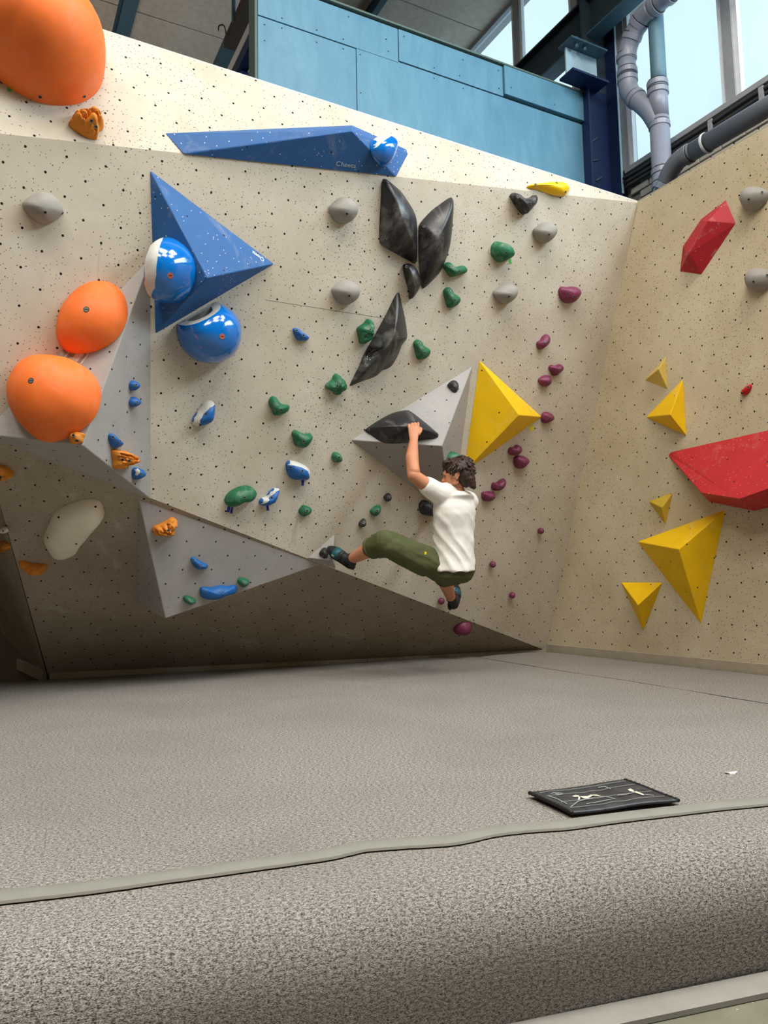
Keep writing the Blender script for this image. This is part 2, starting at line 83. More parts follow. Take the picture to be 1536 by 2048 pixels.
{'name':'climbing_hold','label':'green pear-shaped hold right of the long black hold','cat':'climbing hold','group':'green holds','mat':'green','frame':'M','out':[(-2.1815,2.549),(-2.1748,2.5361),(-2.1675,2.5235),(-2.1605,2.5108),(-2.1534,2.4982),(-2.1461,2.4856),(-2.1384,2.4734),(-2.1296,2.4619),(-2.1177,2.4542),(-2.1032,2.4543),(-2.089,2.457),(-2.0752,2.4616),(-2.0623,2.4682),(-2.0506,2.4767),(-2.04,2.4866),(-2.0312,2.498),(-2.0259,2.5115),(-2.0243,2.5259),(-2.0299,2.5387),(-2.0427,2.5452),(-2.0566,2.5493),(-2.0706,2.5534),(-2.0844,2.5577),(-2.0982,2.5621),(-2.1108,2.5691),(-2.1197,2.5805),(-2.1306,2.5898),(-2.1444,2.594),(-2.1588,2.5938),(-2.1708,2.5858),(-2.1814,2.576),(-2.186,2.5627)],'h':0.07,'c':(-2.1394,2.5123),'pq':(2.0,0.5),'bolts':[(-2.1206,2.5084),(-2.1608,2.571)]},
{'name':'climbing_hold','label':'green pear-shaped hold directly below the green curved hold','cat':'climbing hold','group':'green holds','mat':'green','frame':'M','out':[(-2.0031,2.9578),(-1.9961,2.945),(-1.9891,2.9323),(-1.9813,2.92),(-1.9732,2.9078),(-1.9655,2.8955),(-1.9577,2.8832),(-1.949,2.8715),(-1.9375,2.8627),(-1.9233,2.8613),(-1.9094,2.8655),(-1.8963,2.8719),(-1.8837,2.8792),(-1.8716,2.8873),(-1.8606,2.8969),(-1.8515,2.9082),(-1.8446,2.921),(-1.8413,2.9351),(-1.847,2.948),(-1.8595,2.9554),(-1.8732,2.9604),(-1.8872,2.9643),(-1.9016,2.9666),(-1.9158,2.9698),(-1.9276,2.978),(-1.9373,2.9888),(-1.9492,2.9972),(-1.9624,3.0032),(-1.9767,3.0021),(-1.9892,2.9948),(-1.9996,2.9846),(-2.0063,2.9719)],'h':0.07,'c':(-1.9567,2.9184),'pq':(2.0,0.5),'bolts':[(-1.9381,2.9172),(-1.9825,2.9772)]},
{'name':'climbing_hold','label':'green curved hold at the right edge of the right black leaf hold','cat':'climbing hold','group':'green holds','mat':'green','frame':'M','out':[(-2.0396,3.1173),(-2.0249,3.1095),(-2.0115,3.0999),(-1.9985,3.0896),(-1.9845,3.0809),(-1.9685,3.0772),(-1.9521,3.0793),(-1.9364,3.0846),(-1.9214,3.0915),(-1.9064,3.0985),(-1.8916,3.106),(-1.877,3.1138),(-1.8623,3.1214),(-1.8477,3.1291),(-1.8346,3.1391),(-1.829,3.1542),(-1.8388,3.1669),(-1.8534,3.1745),(-1.8696,3.1777),(-1.8859,3.1756),(-1.9012,3.1694),(-1.9156,3.1613),(-1.9312,3.1557),(-1.9474,3.1527),(-1.9639,3.1533),(-1.9797,3.1583),(-1.995,3.1646),(-2.0094,3.1726),(-2.0246,3.1674),(-2.0367,3.1562),(-2.047,3.1432),(-2.0518,3.1279)],'h':0.07,'c':(-1.9825,3.1135),'pq':(2.0,0.5),'bolts':[(-1.9463,3.1235),(-2.0262,3.1368)]},
{'name':'climbing_hold','label':'big green faceted hold with a bright green tape tab','cat':'climbing hold','group':'green holds','mat':'green','frame':'M','out':[(-1.637,3.3272),(-1.6293,3.3116),(-1.6173,3.2991),(-1.602,3.2909),(-1.5862,3.2835),(-1.5707,3.2754),(-1.5543,3.2699),(-1.5372,3.2718),(-1.5213,3.279),(-1.5059,3.2872),(-1.491,3.2962),(-1.4766,3.306),(-1.4627,3.3165),(-1.4494,3.3278),(-1.4381,3.341),(-1.4359,3.3578),(-1.4439,3.3731),(-1.4555,3.3861),(-1.4689,3.3972),(-1.4841,3.4056),(-1.5007,3.411),(-1.5178,3.4143),(-1.5352,3.4155),(-1.5526,3.4151),(-1.57,3.4141),(-1.5874,3.4133),(-1.6048,3.412),(-1.6209,3.4059),(-1.6328,3.3934),(-1.6411,3.378),(-1.6444,3.3611),(-1.6421,3.3438)],'h':0.11,'c':(-1.5453,3.349),'pq':(2.0,0.5),'bolts':[(-1.5756,3.3348)],'tapes':[([(-1.4451,3.317),(-1.4256,3.3232),(-1.4103,3.2946),(-1.4292,3.2886)],'tapegreen')]},
{'name':'climbing_hold','label':'small green foothold right of the blue bar hold','cat':'climbing hold','group':'green holds','mat':'green','frame':'Df','out':[(-0.6264,-0.125),(-0.623,-0.1317),(-0.6187,-0.138),(-0.6138,-0.1438),(-0.6083,-0.1491),(-0.6023,-0.1538),(-0.5959,-0.1579),(-0.589,-0.1612),(-0.5816,-0.1627),(-0.5742,-0.1614),(-0.5674,-0.1581),(-0.5612,-0.1537),(-0.5556,-0.1485),(-0.5507,-0.1427),(-0.5466,-0.1363),(-0.5434,-0.1295),(-0.5421,-0.122),(-0.5447,-0.115),(-0.5505,-0.1102),(-0.5572,-0.1066),(-0.5642,-0.1036),(-0.5713,-0.1008),(-0.5785,-0.0983),(-0.5857,-0.096),(-0.593,-0.0938),(-0.6004,-0.0921),(-0.6079,-0.0911),(-0.6154,-0.0921),(-0.6215,-0.0964),(-0.6256,-0.1028),(-0.6279,-0.1101),(-0.6284,-0.1176)],'h':0.05,'c':(-0.5867,-0.1255),'pq':(2.0,0.5),'bolts':[(-0.5895,-0.1114)]},
{'name':'climbing_hold','label':'small green foothold left of the blue bar hold','cat':'climbing hold','group':'green holds','mat':'green','frame':'Df','out':[(-0.9934,-0.2469),(-0.9895,-0.2533),(-0.9849,-0.2592),(-0.9796,-0.2646),(-0.9739,-0.2695),(-0.9677,-0.2738),(-0.9612,-0.2776),(-0.9543,-0.2804),(-0.9469,-0.2819),(-0.9394,-0.2816),(-0.932,-0.2802),(-0.925,-0.2775),(-0.9185,-0.2737),(-0.9128,-0.2689),(-0.9078,-0.2633),(-0.9047,-0.2565),(-0.9079,-0.2501),(-0.9142,-0.246),(-0.9208,-0.2425),(-0.9274,-0.2389),(-0.9338,-0.2348),(-0.9402,-0.2309),(-0.9466,-0.2271),(-0.9534,-0.2236),(-0.9604,-0.2209),(-0.9676,-0.2189),(-0.975,-0.2176),(-0.9825,-0.2173),(-0.9896,-0.2194),(-0.9942,-0.2252),(-0.9962,-0.2324),(-0.9961,-0.2399)],'h':0.05,'c':(-0.9537,-0.2503),'pq':(2.0,0.5),'bolts':[(-0.9566,-0.2388)]},
{'name':'climbing_hold','label':'small blue foothold alone in mid wall below a grey hold','cat':'climbing hold','group':'blue holds','mat':'blue','frame':'M','out':[(-3.1546,2.481),(-3.1498,2.4724),(-3.1445,2.4641),(-3.139,2.4559),(-3.1332,2.4479),(-3.127,2.4402),(-3.1198,2.4336),(-3.1109,2.4293),(-3.1012,2.4279),(-3.0913,2.4286),(-3.0816,2.4301),(-3.0719,2.4318),(-3.0622,2.4339),(-3.0527,2.4365),(-3.0437,2.4404),(-3.0367,2.4472),(-3.0337,2.4565),(-3.0379,2.465),(-3.0464,2.4699),(-3.0554,2.474),(-3.0645,2.4779),(-3.0738,2.4813),(-3.0831,2.4845),(-3.0924,2.4878),(-3.1015,2.4916),(-3.1101,2.4964),(-3.1187,2.5014),(-3.1279,2.5047),(-3.1377,2.5059),(-3.1473,2.5039),(-3.1559,2.4992),(-3.1583,2.4902)],'h':0.05,'c':(-3.0995,2.4643),'pq':(2.0,0.5),'bolts':[(-3.0993,2.4659),(-3.1429,2.4888)]},
{'name':'climbing_hold','label':"tiny blue foothold topmost on the grey volume's right face",'cat':'climbing hold','group':'blue holds','mat':'blue','frame':'Ar','out':[(0.0245,-0.7346),(0.0261,-0.7402),(0.0286,-0.7456),(0.0318,-0.7505),(0.0356,-0.7549),(0.0399,-0.759),(0.0447,-0.7624),(0.0502,-0.7644),(0.056,-0.7638),(0.061,-0.7608),(0.0655,-0.757),(0.0697,-0.7528),(0.0736,-0.7484),(0.0774,-0.7439),(0.0808,-0.7391),(0.0839,-0.7341),(0.086,-0.7286),(0.0864,-0.7228),(0.085,-0.7171),(0.0817,-0.7122),(0.077,-0.7087),(0.0715,-0.7067),(0.0657,-0.7055),(0.0599,-0.7048),(0.054,-0.7046),(0.0481,-0.705),(0.0425,-0.7065),(0.0374,-0.7095),(0.0331,-0.7135),(0.0294,-0.7181),(0.0264,-0.7232),(0.0245,-0.7287)],'h':0.05,'c':(0.0547,-0.732),'pq':(2.0,0.5),'bolts':[(0.0383,-0.7312)]},
{'name':'climbing_hold','label':"tiny blue foothold second from the top on the grey volume's right face",'cat':'climbing hold','group':'blue holds','mat':'blue','frame':'Ar','out':[(0.0531,-0.8296),(0.0547,-0.8361),(0.0579,-0.8421),(0.0624,-0.8471),(0.0678,-0.8511),(0.0739,-0.854),(0.0805,-0.8552),(0.0871,-0.854),(0.0931,-0.851),(0.0988,-0.8474),(0.1042,-0.8433),(0.1094,-0.8391),(0.1145,-0.8346),(0.1194,-0.83),(0.1242,-0.8252),(0.1284,-0.82),(0.1314,-0.814),(0.1299,-0.8077),(0.1248,-0.8034),(0.1188,-0.8004),(0.1124,-0.7982),(0.1058,-0.7967),(0.0991,-0.7956),(0.0924,-0.7949),(0.0857,-0.7945),(0.079,-0.7949),(0.0724,-0.7963),(0.0666,-0.7998),(0.062,-0.8046),(0.0584,-0.8103),(0.0555,-0.8164),(0.0535,-0.8229)],'h':0.05,'c':(0.089,-0.8224),'pq':(2.0,0.5),'bolts':[(0.073,-0.8253)]},
{'name':'climbing_hold','label':'pointed blue foothold left above the orange knobbly hold','cat':'climbing hold','group':'blue holds','mat':'blue','frame':'Ar','out':[(-0.0644,-1.0631),(-0.0595,-1.0712),(-0.0542,-1.079),(-0.0486,-1.0866),(-0.0427,-1.0939),(-0.0365,-1.101),(-0.0295,-1.1073),(-0.021,-1.1113),(-0.0116,-1.112),(-0.0023,-1.1107),(0.0069,-1.1083),(0.0159,-1.1055),(0.0246,-1.102),(0.033,-1.0976),(0.0404,-1.0918),(0.046,-1.0842),(0.0493,-1.0755),(0.0445,-1.0684),(0.0354,-1.0663),(0.0261,-1.0643),(0.017,-1.0618),(0.0079,-1.0594),(-0.0011,-1.0567),(-0.01,-1.0536),(-0.0187,-1.0499),(-0.0273,-1.046),(-0.0359,-1.0421),(-0.0447,-1.0387),(-0.0536,-1.0356),(-0.0623,-1.038),(-0.0681,-1.0453),(-0.0684,-1.0546)],'h':0.05,'c':(-0.0135,-1.076),'pq':(2.0,0.5),'bolts':[(-0.0593,-1.057),(-0.0209,-1.0715)]},
{'name':'climbing_hold','label':"blue foothold with pale chalk patch at the grey volume's bottom tip",'cat':'climbing hold','group':'blue holds','mat':'blue','frame':'Ar','out':[(0.2019,-1.223),(0.2043,-1.2311),(0.2073,-1.239),(0.2109,-1.2467),(0.2154,-1.2539),(0.2209,-1.2602),(0.2282,-1.2645),(0.2366,-1.2652),(0.2448,-1.2631),(0.2525,-1.2598),(0.2601,-1.2559),(0.2675,-1.2518),(0.2748,-1.2475),(0.282,-1.2431),(0.2889,-1.2382),(0.2949,-1.2322),(0.2981,-1.2244),(0.298,-1.216),(0.2946,-1.2083),(0.2881,-1.203),(0.2804,-1.1994),(0.2724,-1.1967),(0.2642,-1.1947),(0.2558,-1.1931),(0.2474,-1.1923),(0.2389,-1.1919),(0.2305,-1.1921),(0.222,-1.1929),(0.2138,-1.195),(0.2066,-1.1993),(0.2019,-1.2063),(0.2006,-1.2146)],'h':0.06,'c':(0.2465,-1.225),'pq':(2.0,0.5),'bolts':[(0.2263,-1.2258)],'marks':[([(0.2026,-1.2079),(0.217,-1.1964),(0.2168,-1.2165),(0.2146,-1.2387),(0.2092,-1.2383)],'lip')]},
{'name':'climbing_hold','label':'small blue foothold on the grey wedge above the blue bar hold','cat':'climbing hold','group':'blue holds','mat':'blue','frame':'Df','out':[(-0.9787,0.0291),(-0.9735,0.0201),(-0.9678,0.0114),(-0.9618,0.0029),(-0.9555,-0.0053),(-0.9488,-0.0131),(-0.9412,-0.0202),(-0.932,-0.0249),(-0.9218,-0.027),(-0.9115,-0.0276),(-0.9011,-0.0272),(-0.8908,-0.0263),(-0.8805,-0.0248),(-0.8706,-0.022),(-0.8613,-0.0173),(-0.8556,-0.009),(-0.8582,0.0007),(-0.8661,0.0074),(-0.8757,0.0113),(-0.8855,0.0146),(-0.8952,0.0182),(-0.9045,0.0229),(-0.9134,0.0282),(-0.9222,0.0337),(-0.9309,0.0393),(-0.9398,0.0448),(-0.9488,0.0499),(-0.9578,0.055),(-0.9673,0.0593),(-0.977,0.0573),(-0.9827,0.0489),(-0.9828,0.0386)],'h':0.05,'c':(-0.9244,0.0094),'pq':(2.0,0.5),'bolts':[(-0.9251,0.0154),(-0.9714,0.0445),(-0.8779,0.0012)]},
{'name':'climbing_hold','label':'long blue bar hold on the lower edge of the grey wedge','cat':'climbing hold','group':'blue holds','mat':'blue','frame':'Df','out':[(-0.8874,-0.1959),(-0.8822,-0.2113),(-0.8745,-0.2255),(-0.863,-0.2368),(-0.8482,-0.2432),(-0.8324,-0.2469),(-0.8163,-0.2493),(-0.8002,-0.2505),(-0.784,-0.2505),(-0.7678,-0.249),(-0.7518,-0.2462),(-0.7362,-0.242),(-0.7211,-0.2359),(-0.7071,-0.2278),(-0.6929,-0.2201),(-0.6776,-0.2148),(-0.6618,-0.2108),(-0.6461,-0.2069),(-0.63,-0.2046),(-0.6187,-0.1951),(-0.6201,-0.179),(-0.6254,-0.1637),(-0.6362,-0.152),(-0.6517,-0.1476),(-0.6676,-0.15),(-0.6832,-0.1544),(-0.6993,-0.1559),(-0.7152,-0.1531),(-0.7311,-0.1497),(-0.7473,-0.1492),(-0.7634,-0.1513),(-0.7793,-0.1542),(-0.795,-0.1584),(-0.8106,-0.1625),(-0.8268,-0.1625),(-0.8429,-0.1601),(-0.859,-0.1584),(-0.8751,-0.157),(-0.8885,-0.1638),(-0.8898,-0.1799)],'h':0.06,'c':(-0.7622,-0.1954),'pq':(2.0,0.5),'bolts':[(-0.744,-0.1828),(-0.8663,-0.1819),(-0.6456,-0.179)]},
{'name':'climbing_hold','label':'blue almond hold with white upper left lip below the big blue dome','cat':'climbing hold','group':'blue holds','mat':'blue','frame':'M','out':[(-3.749,1.8113),(-3.7461,1.8053),(-3.7419,1.8002),(-3.7365,1.7964),(-3.7302,1.7941),(-3.7236,1.7932),(-3.717,1.7933),(-3.7104,1.7942),(-3.7039,1.7956),(-3.6974,1.7973),(-3.6911,1.7993),(-3.6848,1.8014),(-3.6785,1.8038),(-3.6724,1.8063),(-3.6663,1.8091),(-3.6603,1.812),(-3.6544,1.815),(-3.6486,1.8183),(-3.643,1.822),(-3.6378,1.8261),(-3.6331,1.8308),(-3.6292,1.8362),(-3.6263,1.8421),(-3.6243,1.8485),(-3.623,1.855),(-3.6221,1.8616),(-3.6215,1.8682),(-3.6213,1.8749),(-3.6213,1.8816),(-3.6214,1.8882),(-3.6217,1.8949),(-3.6221,1.9015),(-3.6225,1.9082),(-3.6231,1.9148),(-3.6238,1.9214),(-3.6245,1.9281),(-3.6251,1.9347),(-3.626,1.9413),(-3.6274,1.9478),(-3.6298,1.954),(-3.634,1.9591),(-3.6398,1.9622),(-3.6463,1.9635),(-3.6529,1.9638),(-3.6596,1.9631),(-3.6661,1.9617),(-3.6723,1.9594),(-3.6781,1.9562),(-3.6835,1.9523),(-3.6885,1.9479),(-3.693,1.943),(-3.6971,1.9377),(-3.7007,1.9322),(-3.704,1.9264),(-3.7071,1.9205),(-3.7101,1.9145),(-3.7131,1.9086),(-3.7161,1.9026),(-3.7192,1.8967),(-3.7224,1.8909),(-3.7258,1.8851),(-3.7291,1.8794),(-3.7325,1.8737),(-3.7359,1.8679),(-3.7391,1.8621),(-3.7422,1.8562),(-3.745,1.8502),(-3.7473,1.8439),(-3.7492,1.8375),(-3.7505,1.831),(-3.751,1.8244),(-3.7506,1.8177)],'h':0.1,'c':(-3.6797,1.873),'pq':(2.0,0.5),'bolts':[(-3.6989,1.8847),(-3.7182,1.8135)],'marks':[([(-3.7516,1.7877),(-3.7466,1.844),(-3.7165,1.9032),(-3.6909,1.9495),(-3.6554,1.9724),(-3.6079,1.9596),(-3.6779,1.9256),(-3.7091,1.8847),(-3.7281,1.8397),(-3.7121,1.7793)],'lip')]},
{'name':'climbing_hold','label':'blue hold with white upper lip,topmost of the taped pair','cat':'climbing hold','group':'blue holds','mat':'blue','frame':'M','out':[(-3.0537,1.5943),(-3.0524,1.5871),(-3.0506,1.58),(-3.0484,1.573),(-3.0459,1.5661),(-3.0431,1.5593),(-3.0402,1.5526),(-3.0371,1.546),(-3.0337,1.5395),(-3.03,1.5332),(-3.026,1.527),(-3.0216,1.5212),(-3.0167,1.5158),(-3.0112,1.5109),(-3.0053,1.5066),(-2.999,1.5029),(-2.9922,1.5),(-2.9853,1.4978),(-2.9781,1.4962),(-2.9709,1.4954),(-2.9635,1.4952),(-2.9562,1.4953),(-2.9489,1.4956),(-2.9416,1.4961),(-2.9343,1.4965),(-2.927,1.4969),(-2.9196,1.497),(-2.9123,1.4971),(-2.905,1.4971),(-2.8977,1.4973),(-2.8904,1.4978),(-2.8832,1.4991),(-2.8763,1.5017),(-2.8705,1.5061),(-2.8665,1.5121),(-2.8639,1.519),(-2.8622,1.5261),(-2.8613,1.5334),(-2.8612,1.5407),(-2.8619,1.548),(-2.8637,1.5551),(-2.8667,1.5617),(-2.8704,1.5681),(-2.8746,1.574),(-2.8794,1.5796),(-2.8845,1.5848),(-2.89,1.5896),(-2.896,1.5938),(-2.9023,1.5975),(-2.9089,1.6008),(-2.9156,1.6037),(-2.9224,1.6064),(-2.9293,1.6089),(-2.9362,1.6113),(-2.9432,1.6136),(-2.9502,1.6157),(-2.9573,1.6176),(-2.9644,1.6194),(-2.9715,1.6211),(-2.9787,1.6225),(-2.9859,1.6238),(-2.9932,1.6247),(-3.0004,1.6255),(-3.0078,1.626),(-3.0151,1.6263),(-3.0224,1.626),(-3.0297,1.6251),(-3.0367,1.6231),(-3.0432,1.6198),(-3.0487,1.615),(-3.0524,1.6087),(-3.054,1.6016)],'h':0.09,'c':(-2.9588,1.5585),'pq':(2.0,0.5),'bolts':[(-2.9656,1.5739),(-3.037,1.5855)],'marks':[([(-3.0529,1.5945),(-3.0288,1.6274),(-2.9503,1.6306),(-2.8394,1.5755),(-2.8327,1.5026),(-2.8934,1.5382),(-2.9146,1.5741),(-2.9675,1.5967),(-3.0221,1.604),(-3.049,1.5973)],'lip')],'tapes':[([(-2.9121,1.4944),(-2.8915,1.4957),(-2.8863,1.4558),(-2.9029,1.4548)],'tapeblue')]},
{'name':'climbing_hold','label':'slim blue hold with white left lip beside the green bean hold','cat':'climbing hold','group':'blue holds','mat':'blue','frame':'M','out':[(-3.2102,1.3222),(-3.2087,1.3167),(-3.2064,1.3115),(-3.2031,1.3069),(-3.1987,1.3034),(-3.1935,1.3012),(-3.188,1.2999),(-3.1824,1.2994),(-3.1767,1.2994),(-3.1711,1.2999),(-3.1655,1.3009),(-3.16,1.3022),(-3.1545,1.3037),(-3.1491,1.3054),(-3.1438,1.3073),(-3.1385,1.3094),(-3.1333,1.3116),(-3.1282,1.3141),(-3.1231,1.3166),(-3.1181,1.3192),(-3.1132,1.3221),(-3.1088,1.3256),(-3.1049,1.3297),(-3.1016,1.3343),(-3.099,1.3393),(-3.097,1.3446),(-3.0953,1.35),(-3.0938,1.3555),(-3.0926,1.361),(-3.0915,1.3666),(-3.0904,1.3721),(-3.0894,1.3777),(-3.0885,1.3833),(-3.0875,1.3889),(-3.0865,1.3945),(-3.0854,1.4),(-3.0842,1.4056),(-3.0831,1.4111),(-3.0823,1.4167),(-3.0819,1.4224),(-3.0831,1.4278),(-3.0875,1.431),(-3.0931,1.4312),(-3.0987,1.4303),(-3.1042,1.4288),(-3.1095,1.427),(-3.1148,1.4248),(-3.1199,1.4223),(-3.1247,1.4194),(-3.1291,1.4159),(-3.1332,1.4119),(-3.137,1.4077),(-3.1406,1.4034),(-3.1442,1.3989),(-3.1477,1.3945),(-3.151,1.39),(-3.1541,1.3852),(-3.1568,1.3802),(-3.1596,1.3753),(-3.1625,1.3704),(-3.1658,1.3658),(-3.1698,1.3618),(-3.1746,1.3589),(-3.1798,1.3567),(-3.1852,1.3549),(-3.1906,1.3531),(-3.1958,1.3509),(-3.2003,1.3474),(-3.2041,1.3432),(-3.2072,1.3385),(-3.2095,1.3334),(-3.2106,1.3278)],'h':0.08,'c':(-3.1395,1.3576),'pq':(2.0,0.5),'bolts':[(-3.1502,1.3703)],'marks':[([(-3.2057,1.3069),(-3.1946,1.3551),(-3.1622,1.3704),(-3.1418,1.4013),(-3.1111,1.4282),(-3.0631,1.431),(-3.1177,1.4123),(-3.1506,1.3809),(-3.18,1.3366),(-3.1953,1.3184)],'lip')],'tapes':[([(-3.1517,1.3009),(-3.1347,1.3029),(-3.1227,1.2654),(-3.1407,1.2617)],'tapeblue')]},
{'name':'climbing_hold','label':'blue pebble hold with pale top mounted on the long blue wedge','cat':'climbing hold','group':'blue holds','mat':'bluegloss','frame':'Kr','out':[(-0.2907,0.0437),(-0.2858,0.0347),(-0.2794,0.0268),(-0.2724,0.0193),(-0.2648,0.0124),(-0.2562,0.0068),(-0.2468,0.0027),(-0.237,-0.0001),(-0.227,-0.0023),(-0.2169,-0.0042),(-0.2067,-0.0055),(-0.1965,-0.0064),(-0.1862,-0.0066),(-0.176,-0.0061),(-0.1658,-0.0049),(-0.1559,-0.0023),(-0.1465,0.0018),(-0.138,0.0075),(-0.1303,0.0142),(-0.1232,0.0216),(-0.1166,0.0295),(-0.1103,0.0376),(-0.1043,0.0459),(-0.0985,0.0544),(-0.0931,0.0631),(-0.0879,0.0719),(-0.0831,0.081),(-0.0787,0.0902),(-0.0746,0.0996),(-0.0708,0.1092),(-0.0673,0.1188),(-0.064,0.1285),(-0.0609,0.1383),(-0.058,0.1482),(-0.0555,0.1581),(-0.0534,0.1681),(-0.0518,0.1783),(-0.0508,0.1885),(-0.0509,0.1987),(-0.0528,0.2087),(-0.0595,0.2162),(-0.0691,0.2197),(-0.0792,0.2213),(-0.0894,0.2219),(-0.0997,0.2215),(-0.1099,0.2204),(-0.12,0.2185),(-0.1299,0.2159),(-0.1396,0.2128),(-0.1493,0.2092),(-0.1587,0.2053),(-0.1681,0.201),(-0.1772,0.1964),(-0.1862,0.1914),(-0.1949,0.186),(-0.2035,0.1804),(-0.2119,0.1745),(-0.2201,0.1684),(-0.2282,0.1621),(-0.2361,0.1555),(-0.2438,0.1488),(-0.2514,0.1418),(-0.2586,0.1346),(-0.2656,0.1271),(-0.2723,0.1193),(-0.2786,0.1112),(-0.2844,0.1027),(-0.2894,0.0938),(-0.2929,0.0842),(-0.2945,0.0741),(-0.2945,0.0638),(-0.2933,0.0536)],'h':0.1,'c':(-0.1692,0.1046),'pq':(2.0,0.5),'bolts':[(-0.1993,0.0867)],'marks':[([(-0.2908,0.0508),(-0.2732,0.117),(-0.2167,0.1813),(-0.1331,0.2391),(-0.0564,0.268),(-0.2237,0.1275),(-0.264,0.0877),(-0.281,0.0559)],'lip')]},
{'name':'dome_hold','label':'glossy blue half dome with pale lip,mounted on the blue triangle volume','cat':'climbing hold','group':'glossy blue domes','mat':'bluegloss','frame':'Bl','out':[(0.0253,0.291),(0.0247,0.2765),(0.0248,0.2619),(0.026,0.2474),(0.0284,0.233),(0.0329,0.2192),(0.04,0.2065),(0.0493,0.1953),(0.06,0.1854),(0.0716,0.1766),(0.084,0.1689),(0.0972,0.1628),(0.1112,0.1587),(0.1255,0.1562),(0.14,0.1551),(0.1546,0.1552),(0.1691,0.1563),(0.1836,0.1583),(0.1978,0.1611),(0.2119,0.1651),(0.2254,0.1704),(0.2384,0.177),(0.2507,0.1849),(0.2622,0.1937),(0.273,0.2035),(0.2828,0.2143),(0.2917,0.2259),(0.2996,0.2381),(0.3067,0.2508),(0.313,0.264),(0.3184,0.2775),(0.3229,0.2914),(0.3266,0.3054),(0.3293,0.3198),(0.3309,0.3342),(0.3312,0.3488),(0.3302,0.3633),(0.3277,0.3777),(0.324,0.3918),(0.319,0.4055),(0.3128,0.4186),(0.3056,0.4313),(0.2975,0.4434),(0.2886,0.4549),(0.2787,0.4657),(0.2682,0.4758),(0.2571,0.4852),(0.2455,0.494),(0.2333,0.502),(0.2206,0.5091),(0.2071,0.5145),(0.1928,0.517),(0.1782,0.5166),(0.1641,0.5133),(0.1506,0.5079),(0.1376,0.5013),(0.125,0.494),(0.1129,0.4858),(0.1016,0.4766),(0.0914,0.4663),(0.0825,0.4547),(0.0749,0.4423),(0.0683,0.4293),(0.0623,0.416),(0.0566,0.4026),(0.0512,0.3891),(0.0459,0.3755),(0.0407,0.3619),(0.0359,0.3481),(0.0317,0.3342),(0.0285,0.3199),(0.0264,0.3055)],'h':0.22,'c':(0.1762,0.3285),'pq':(2.2,0.5),'bolts':[(0.2601,0.2945)],'bm':'boltred','marks':[([(0.1291,0.3643),(0.1514,0.447),(0.1186,0.5183),(0.1775,0.5296),(0.2103,0.4896),(0.2175,0.4429),(0.2148,0.3813),(0.1979,0.3042),(0.1613,0.2388),(0.0481,0.1751),(-0.0012,0.1906),(0.1213,0.2904)],'lip')],'cut':((0.1403,0.5069),(0.9658,-0.2594)),'ctilt':0.12},
{'name':'dome_hold','label':'glossy blue half dome with pale lip hanging below the blue triangle volume','cat':'climbing hold','group':'glossy blue domes','mat':'bluegloss','frame':'M','out':[(-3.9195,2.3449),(-3.911,2.3214),(-3.9014,2.2985),(-3.8894,2.2767),(-3.8736,2.2574),(-3.8556,2.2403),(-3.8359,2.2249),(-3.8151,2.2114),(-3.793,2.1999),(-3.7693,2.1921),(-3.7448,2.1883),(-3.7199,2.1877),(-3.6951,2.1899),(-3.6707,2.195),(-3.6471,2.203),(-3.6247,2.2137),(-3.6034,2.2267),(-3.584,2.2423),(-3.5675,2.2609),(-3.5541,2.2819),(-3.5437,2.3045),(-3.5368,2.3284),(-3.5329,2.353),(-3.5311,2.3778),(-3.5318,2.4027),(-3.5357,2.4273),(-3.5423,2.4513),(-3.5516,2.4744),(-3.5648,2.4955),(-3.582,2.5134),(-3.6018,2.5285),(-3.6233,2.5411),(-3.6461,2.551),(-3.6699,2.5584),(-3.6942,2.5637),(-3.7191,2.5635),(-3.7432,2.5575),(-3.7664,2.5484),(-3.7888,2.5376),(-3.8102,2.5249),(-3.8301,2.5099),(-3.8486,2.4933),(-3.8662,2.4756),(-3.8829,2.4571),(-3.8984,2.4376),(-3.9122,2.4169),(-3.9218,2.394),(-3.924,2.3693)],'h':0.24,'c':(-3.7199,2.3729),'pq':(2.2,0.5),'bolts':[(-3.7257,2.3694)],'bm':'boltred','cut':((-3.924,2.3937),(0.6167,-0.7872)),'ctilt':0.13},
{'name':'climbing_hold','label':'black claw-shaped hold just under the top crease near the corner','cat':'climbing hold','group':'black holds','mat':'black','frame':'M','out':[(-1.5498,3.7311),(-1.5327,3.7188),(-1.5152,3.7071),(-1.4974,3.6958),(-1.4792,3.6853),(-1.4607,3.6753),(-1.4419,3.6658),(-1.4222,3.6585),(-1.4016,3.6548),(-1.3829,3.6631),(-1.3701,3.6798),(-1.3574,3.6966),(-1.3452,3.7137),(-1.333,3.7308),(-1.3199,3.7473),(-1.31,3.7657),(-1.3077,3.7866),(-1.3121,3.8069),(-1.3295,3.8166),(-1.3488,3.809),(-1.3623,3.7929),(-1.3799,3.7817),(-1.3997,3.7744),(-1.42,3.769),(-1.4408,3.7658),(-1.4618,3.7646),(-1.4826,3.7671),(-1.5031,3.7721),(-1.5231,3.7785),(-1.5433,3.7751),(-1.5602,3.7626),(-1.5654,3.7452)],'h':0.11,'c':(-1.4844,3.7035),'pq':(2.0,0.5),'bolts':[(-1.4396,3.7202),(-1.5427,3.7403)],'tapes':[([(-1.4458,3.6851),(-1.4284,3.6797),(-1.433,3.6661),(-1.449,3.667)],'tapegreen')]},
